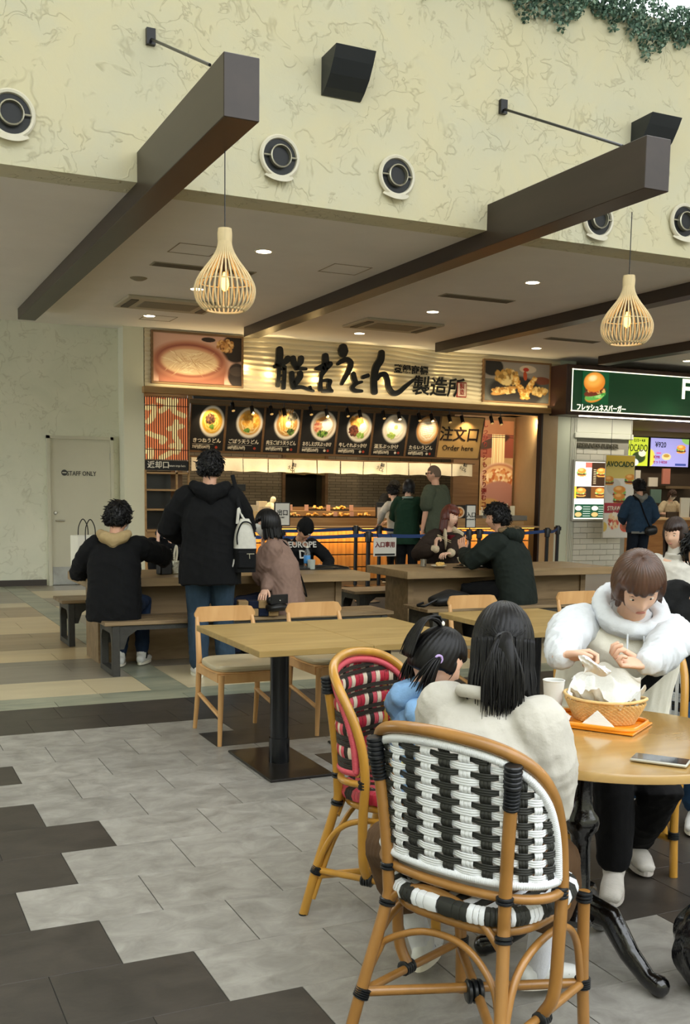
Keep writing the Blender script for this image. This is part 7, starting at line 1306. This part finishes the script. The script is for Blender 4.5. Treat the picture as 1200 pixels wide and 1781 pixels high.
for i in range(90):  # strands swept back to the tie
    a = rng.uniform(-1.35, 1.35); z1 = rng.uniform(.0, .085); P_ = []
    for t in np.linspace(0, 1, 6):
        th_ = a*(1-t)**.8; el = math.asin(min(.99, .35+.55*z1/.085*(1-t)))*(1-t)+.02*t; d_ = V(math.sin(th_)*math.cos(el), -math.cos(th_)*math.cos(el), math.sin(el)); P_.append(hl_(d_.x*.0935, d_.y*.1165-.003*t, d_.z*.133+.012*t))
    LK.tube(P_, .0016, 4)
putm('hair_locks', LK.mesh('l', []), M_hairk, J['root'])
MB().tube(catmull([J['p3']+J['sx']*(.09*math.cos(a))+J['fx']*(.075*math.sin(a))+V(0, 0, .02) for a in np.linspace(0, 6.1, 16)], 2), .018, 10).build('collar', C_sw, J['root'], True)
for k in (1, -1):
    h, kn, an, toe = J['lg'][k]; q = toe.cross(V(0, 0, 1)).normalized()
    for t_ in range(4): MB().tube(catmull([an+toe*(.03+.022*t_)-V(0, 0, .02+.006*t_)-q*.032, an+toe*(.035+.022*t_)-V(0, 0, -.002+.008*t_), an+toe*(.03+.022*t_)-V(0, 0, .02+.006*t_)+q*.032], 3), .0035, 6).build('lace', mat('silver_lace', 'b9bcbe', .3, .3), J['root'], True)
# 16 child on the red chair
C_bl = cloth('pale_blue_fleece', '7fa6cf'); J = person('small child with black pigtails in a pale blue hooded top on the red wicker chair', (1.76, 3.18), -122, hz=.485, s=.58, hs=.98, sk=SK2, child=1, lean=6, head=(24, 24, 0), neckf=4, top=dict(m=C_bl, ease=.03, sr=1.2, name='hooded_top', hood=.95, hoodm=C_bl), bot=dict(m=C_blk), shoe=dict(m=C_shoew), hair=dict(line=.36, side=62, nape=-.5, th=.016, fringe=.1, tuft=0), legs={'r': dict(t=(.06, .3, .26)), 'l': dict(t=(-.06, .3, .27))}, arms={'r': dict(t=(.1, .26, .68), pole=(.6, -.3, -.6)), 'l': dict(t=(-.1, .26, .68), pole=(-.6, -.3, -.6))}, vox=.007)
hc, Hm, hs_ = J['hc'], J['Hm'], J['hs']; LK = MB()
for k in (1, -1):
    for i in range(46):
        a = rng.normal(size=3)*.006; LK.tube(catmull([hl_(k*.072, -.03, .012), hl_(k*.092+a[0], -.045+a[1], .0), hl_(k*.094+a[0]*2, -.05+a[1]*2, -.06), hl_(k*.082+a[0]*3, -.04+a[1]*3, -.115+a[2]*2)], 4), [.004]*9+[.003, .0022, .0014, .0007], 5)
    MB().tube([hl_(k*.083, -.038+.013*math.cos(a), .007+.013*math.sin(a)) for a in np.linspace(0, 2*math.pi, 15)[:-1]], .0048, 8, closed=True).build('hair_bobble', mat('lilac_bobble', 'b79fd4', .4), J['root'], True)
for i in range(46):
    a = rng.normal(size=3)*.005; LK.tube(catmull([hl_(a[0], -.04, .11), hl_(a[0], -.065, .135+a[1]), hl_(a[0]*2, -.11, .12), hl_(a[0]*4, -.125, .05+a[2]), hl_(a[0]*5, -.12, -.03)], 3), [.004]*10+[.003, .002, .001], 5)
MB().ell(hl_(0, -.045, .128), (.011, .011, .011), 12, 8).build('white_bobble', mat('pearl', 'e8e2d2', .3), J['root'], True)
putm('pigtails', LK.mesh('l', []), M_hairk, J['root'])
for i in range(16):
    a = rng.uniform(math.pi*.9, math.pi*2.1); p_ = J['p2']+V(.145*math.cos(a), .11*math.sin(a), rng.uniform(-.12, .08)); n_ = V(math.cos(a), math.sin(a), 0); u_ = n_.cross(V(0, 0, 1)); b = MB(); b.v = [tuple(p_+n_*.004)]+[tuple(p_+n_*.003+u_*(math.cos(q)*r_)+V(0, 0, math.sin(q)*r_)) for q, r_ in [(2*math.pi*j/10, .016 if j % 2 else .007) for j in range(10)]]; b.f = [[0, j+1, (j+1) % 10+1] for j in range(10)]; b.m = [0]*10; b.build('star_print', mat('yellow_star', 'd8cf7a', .7), J['root'])
# 17 person in charcoal at the right edge
person('person in a charcoal sweater and blue jeans cut off by the right edge', (3.60, 3.66), 122, hz=.56, s=1.04, lean=10, head=(0, 20, 0), top=dict(m=cloth('charcoal_knit', '1e1f21', n=(14, .2)), ease=.05, sr=1.25, name='sweater', fold=.016), bot=dict(m=cloth('blue_jeans', '22405f', n=(8, .3)), ease=.02), shoe=dict(m=C_shoew), legs={'l': dict(t=(3.42, 3.5, .1), w=1, pole=(0, .3, 1)), 'r': dict(t=(3.3, 3.75, .1), w=1)}, hair=dict(line=.36, nape=-.45, th=.02))
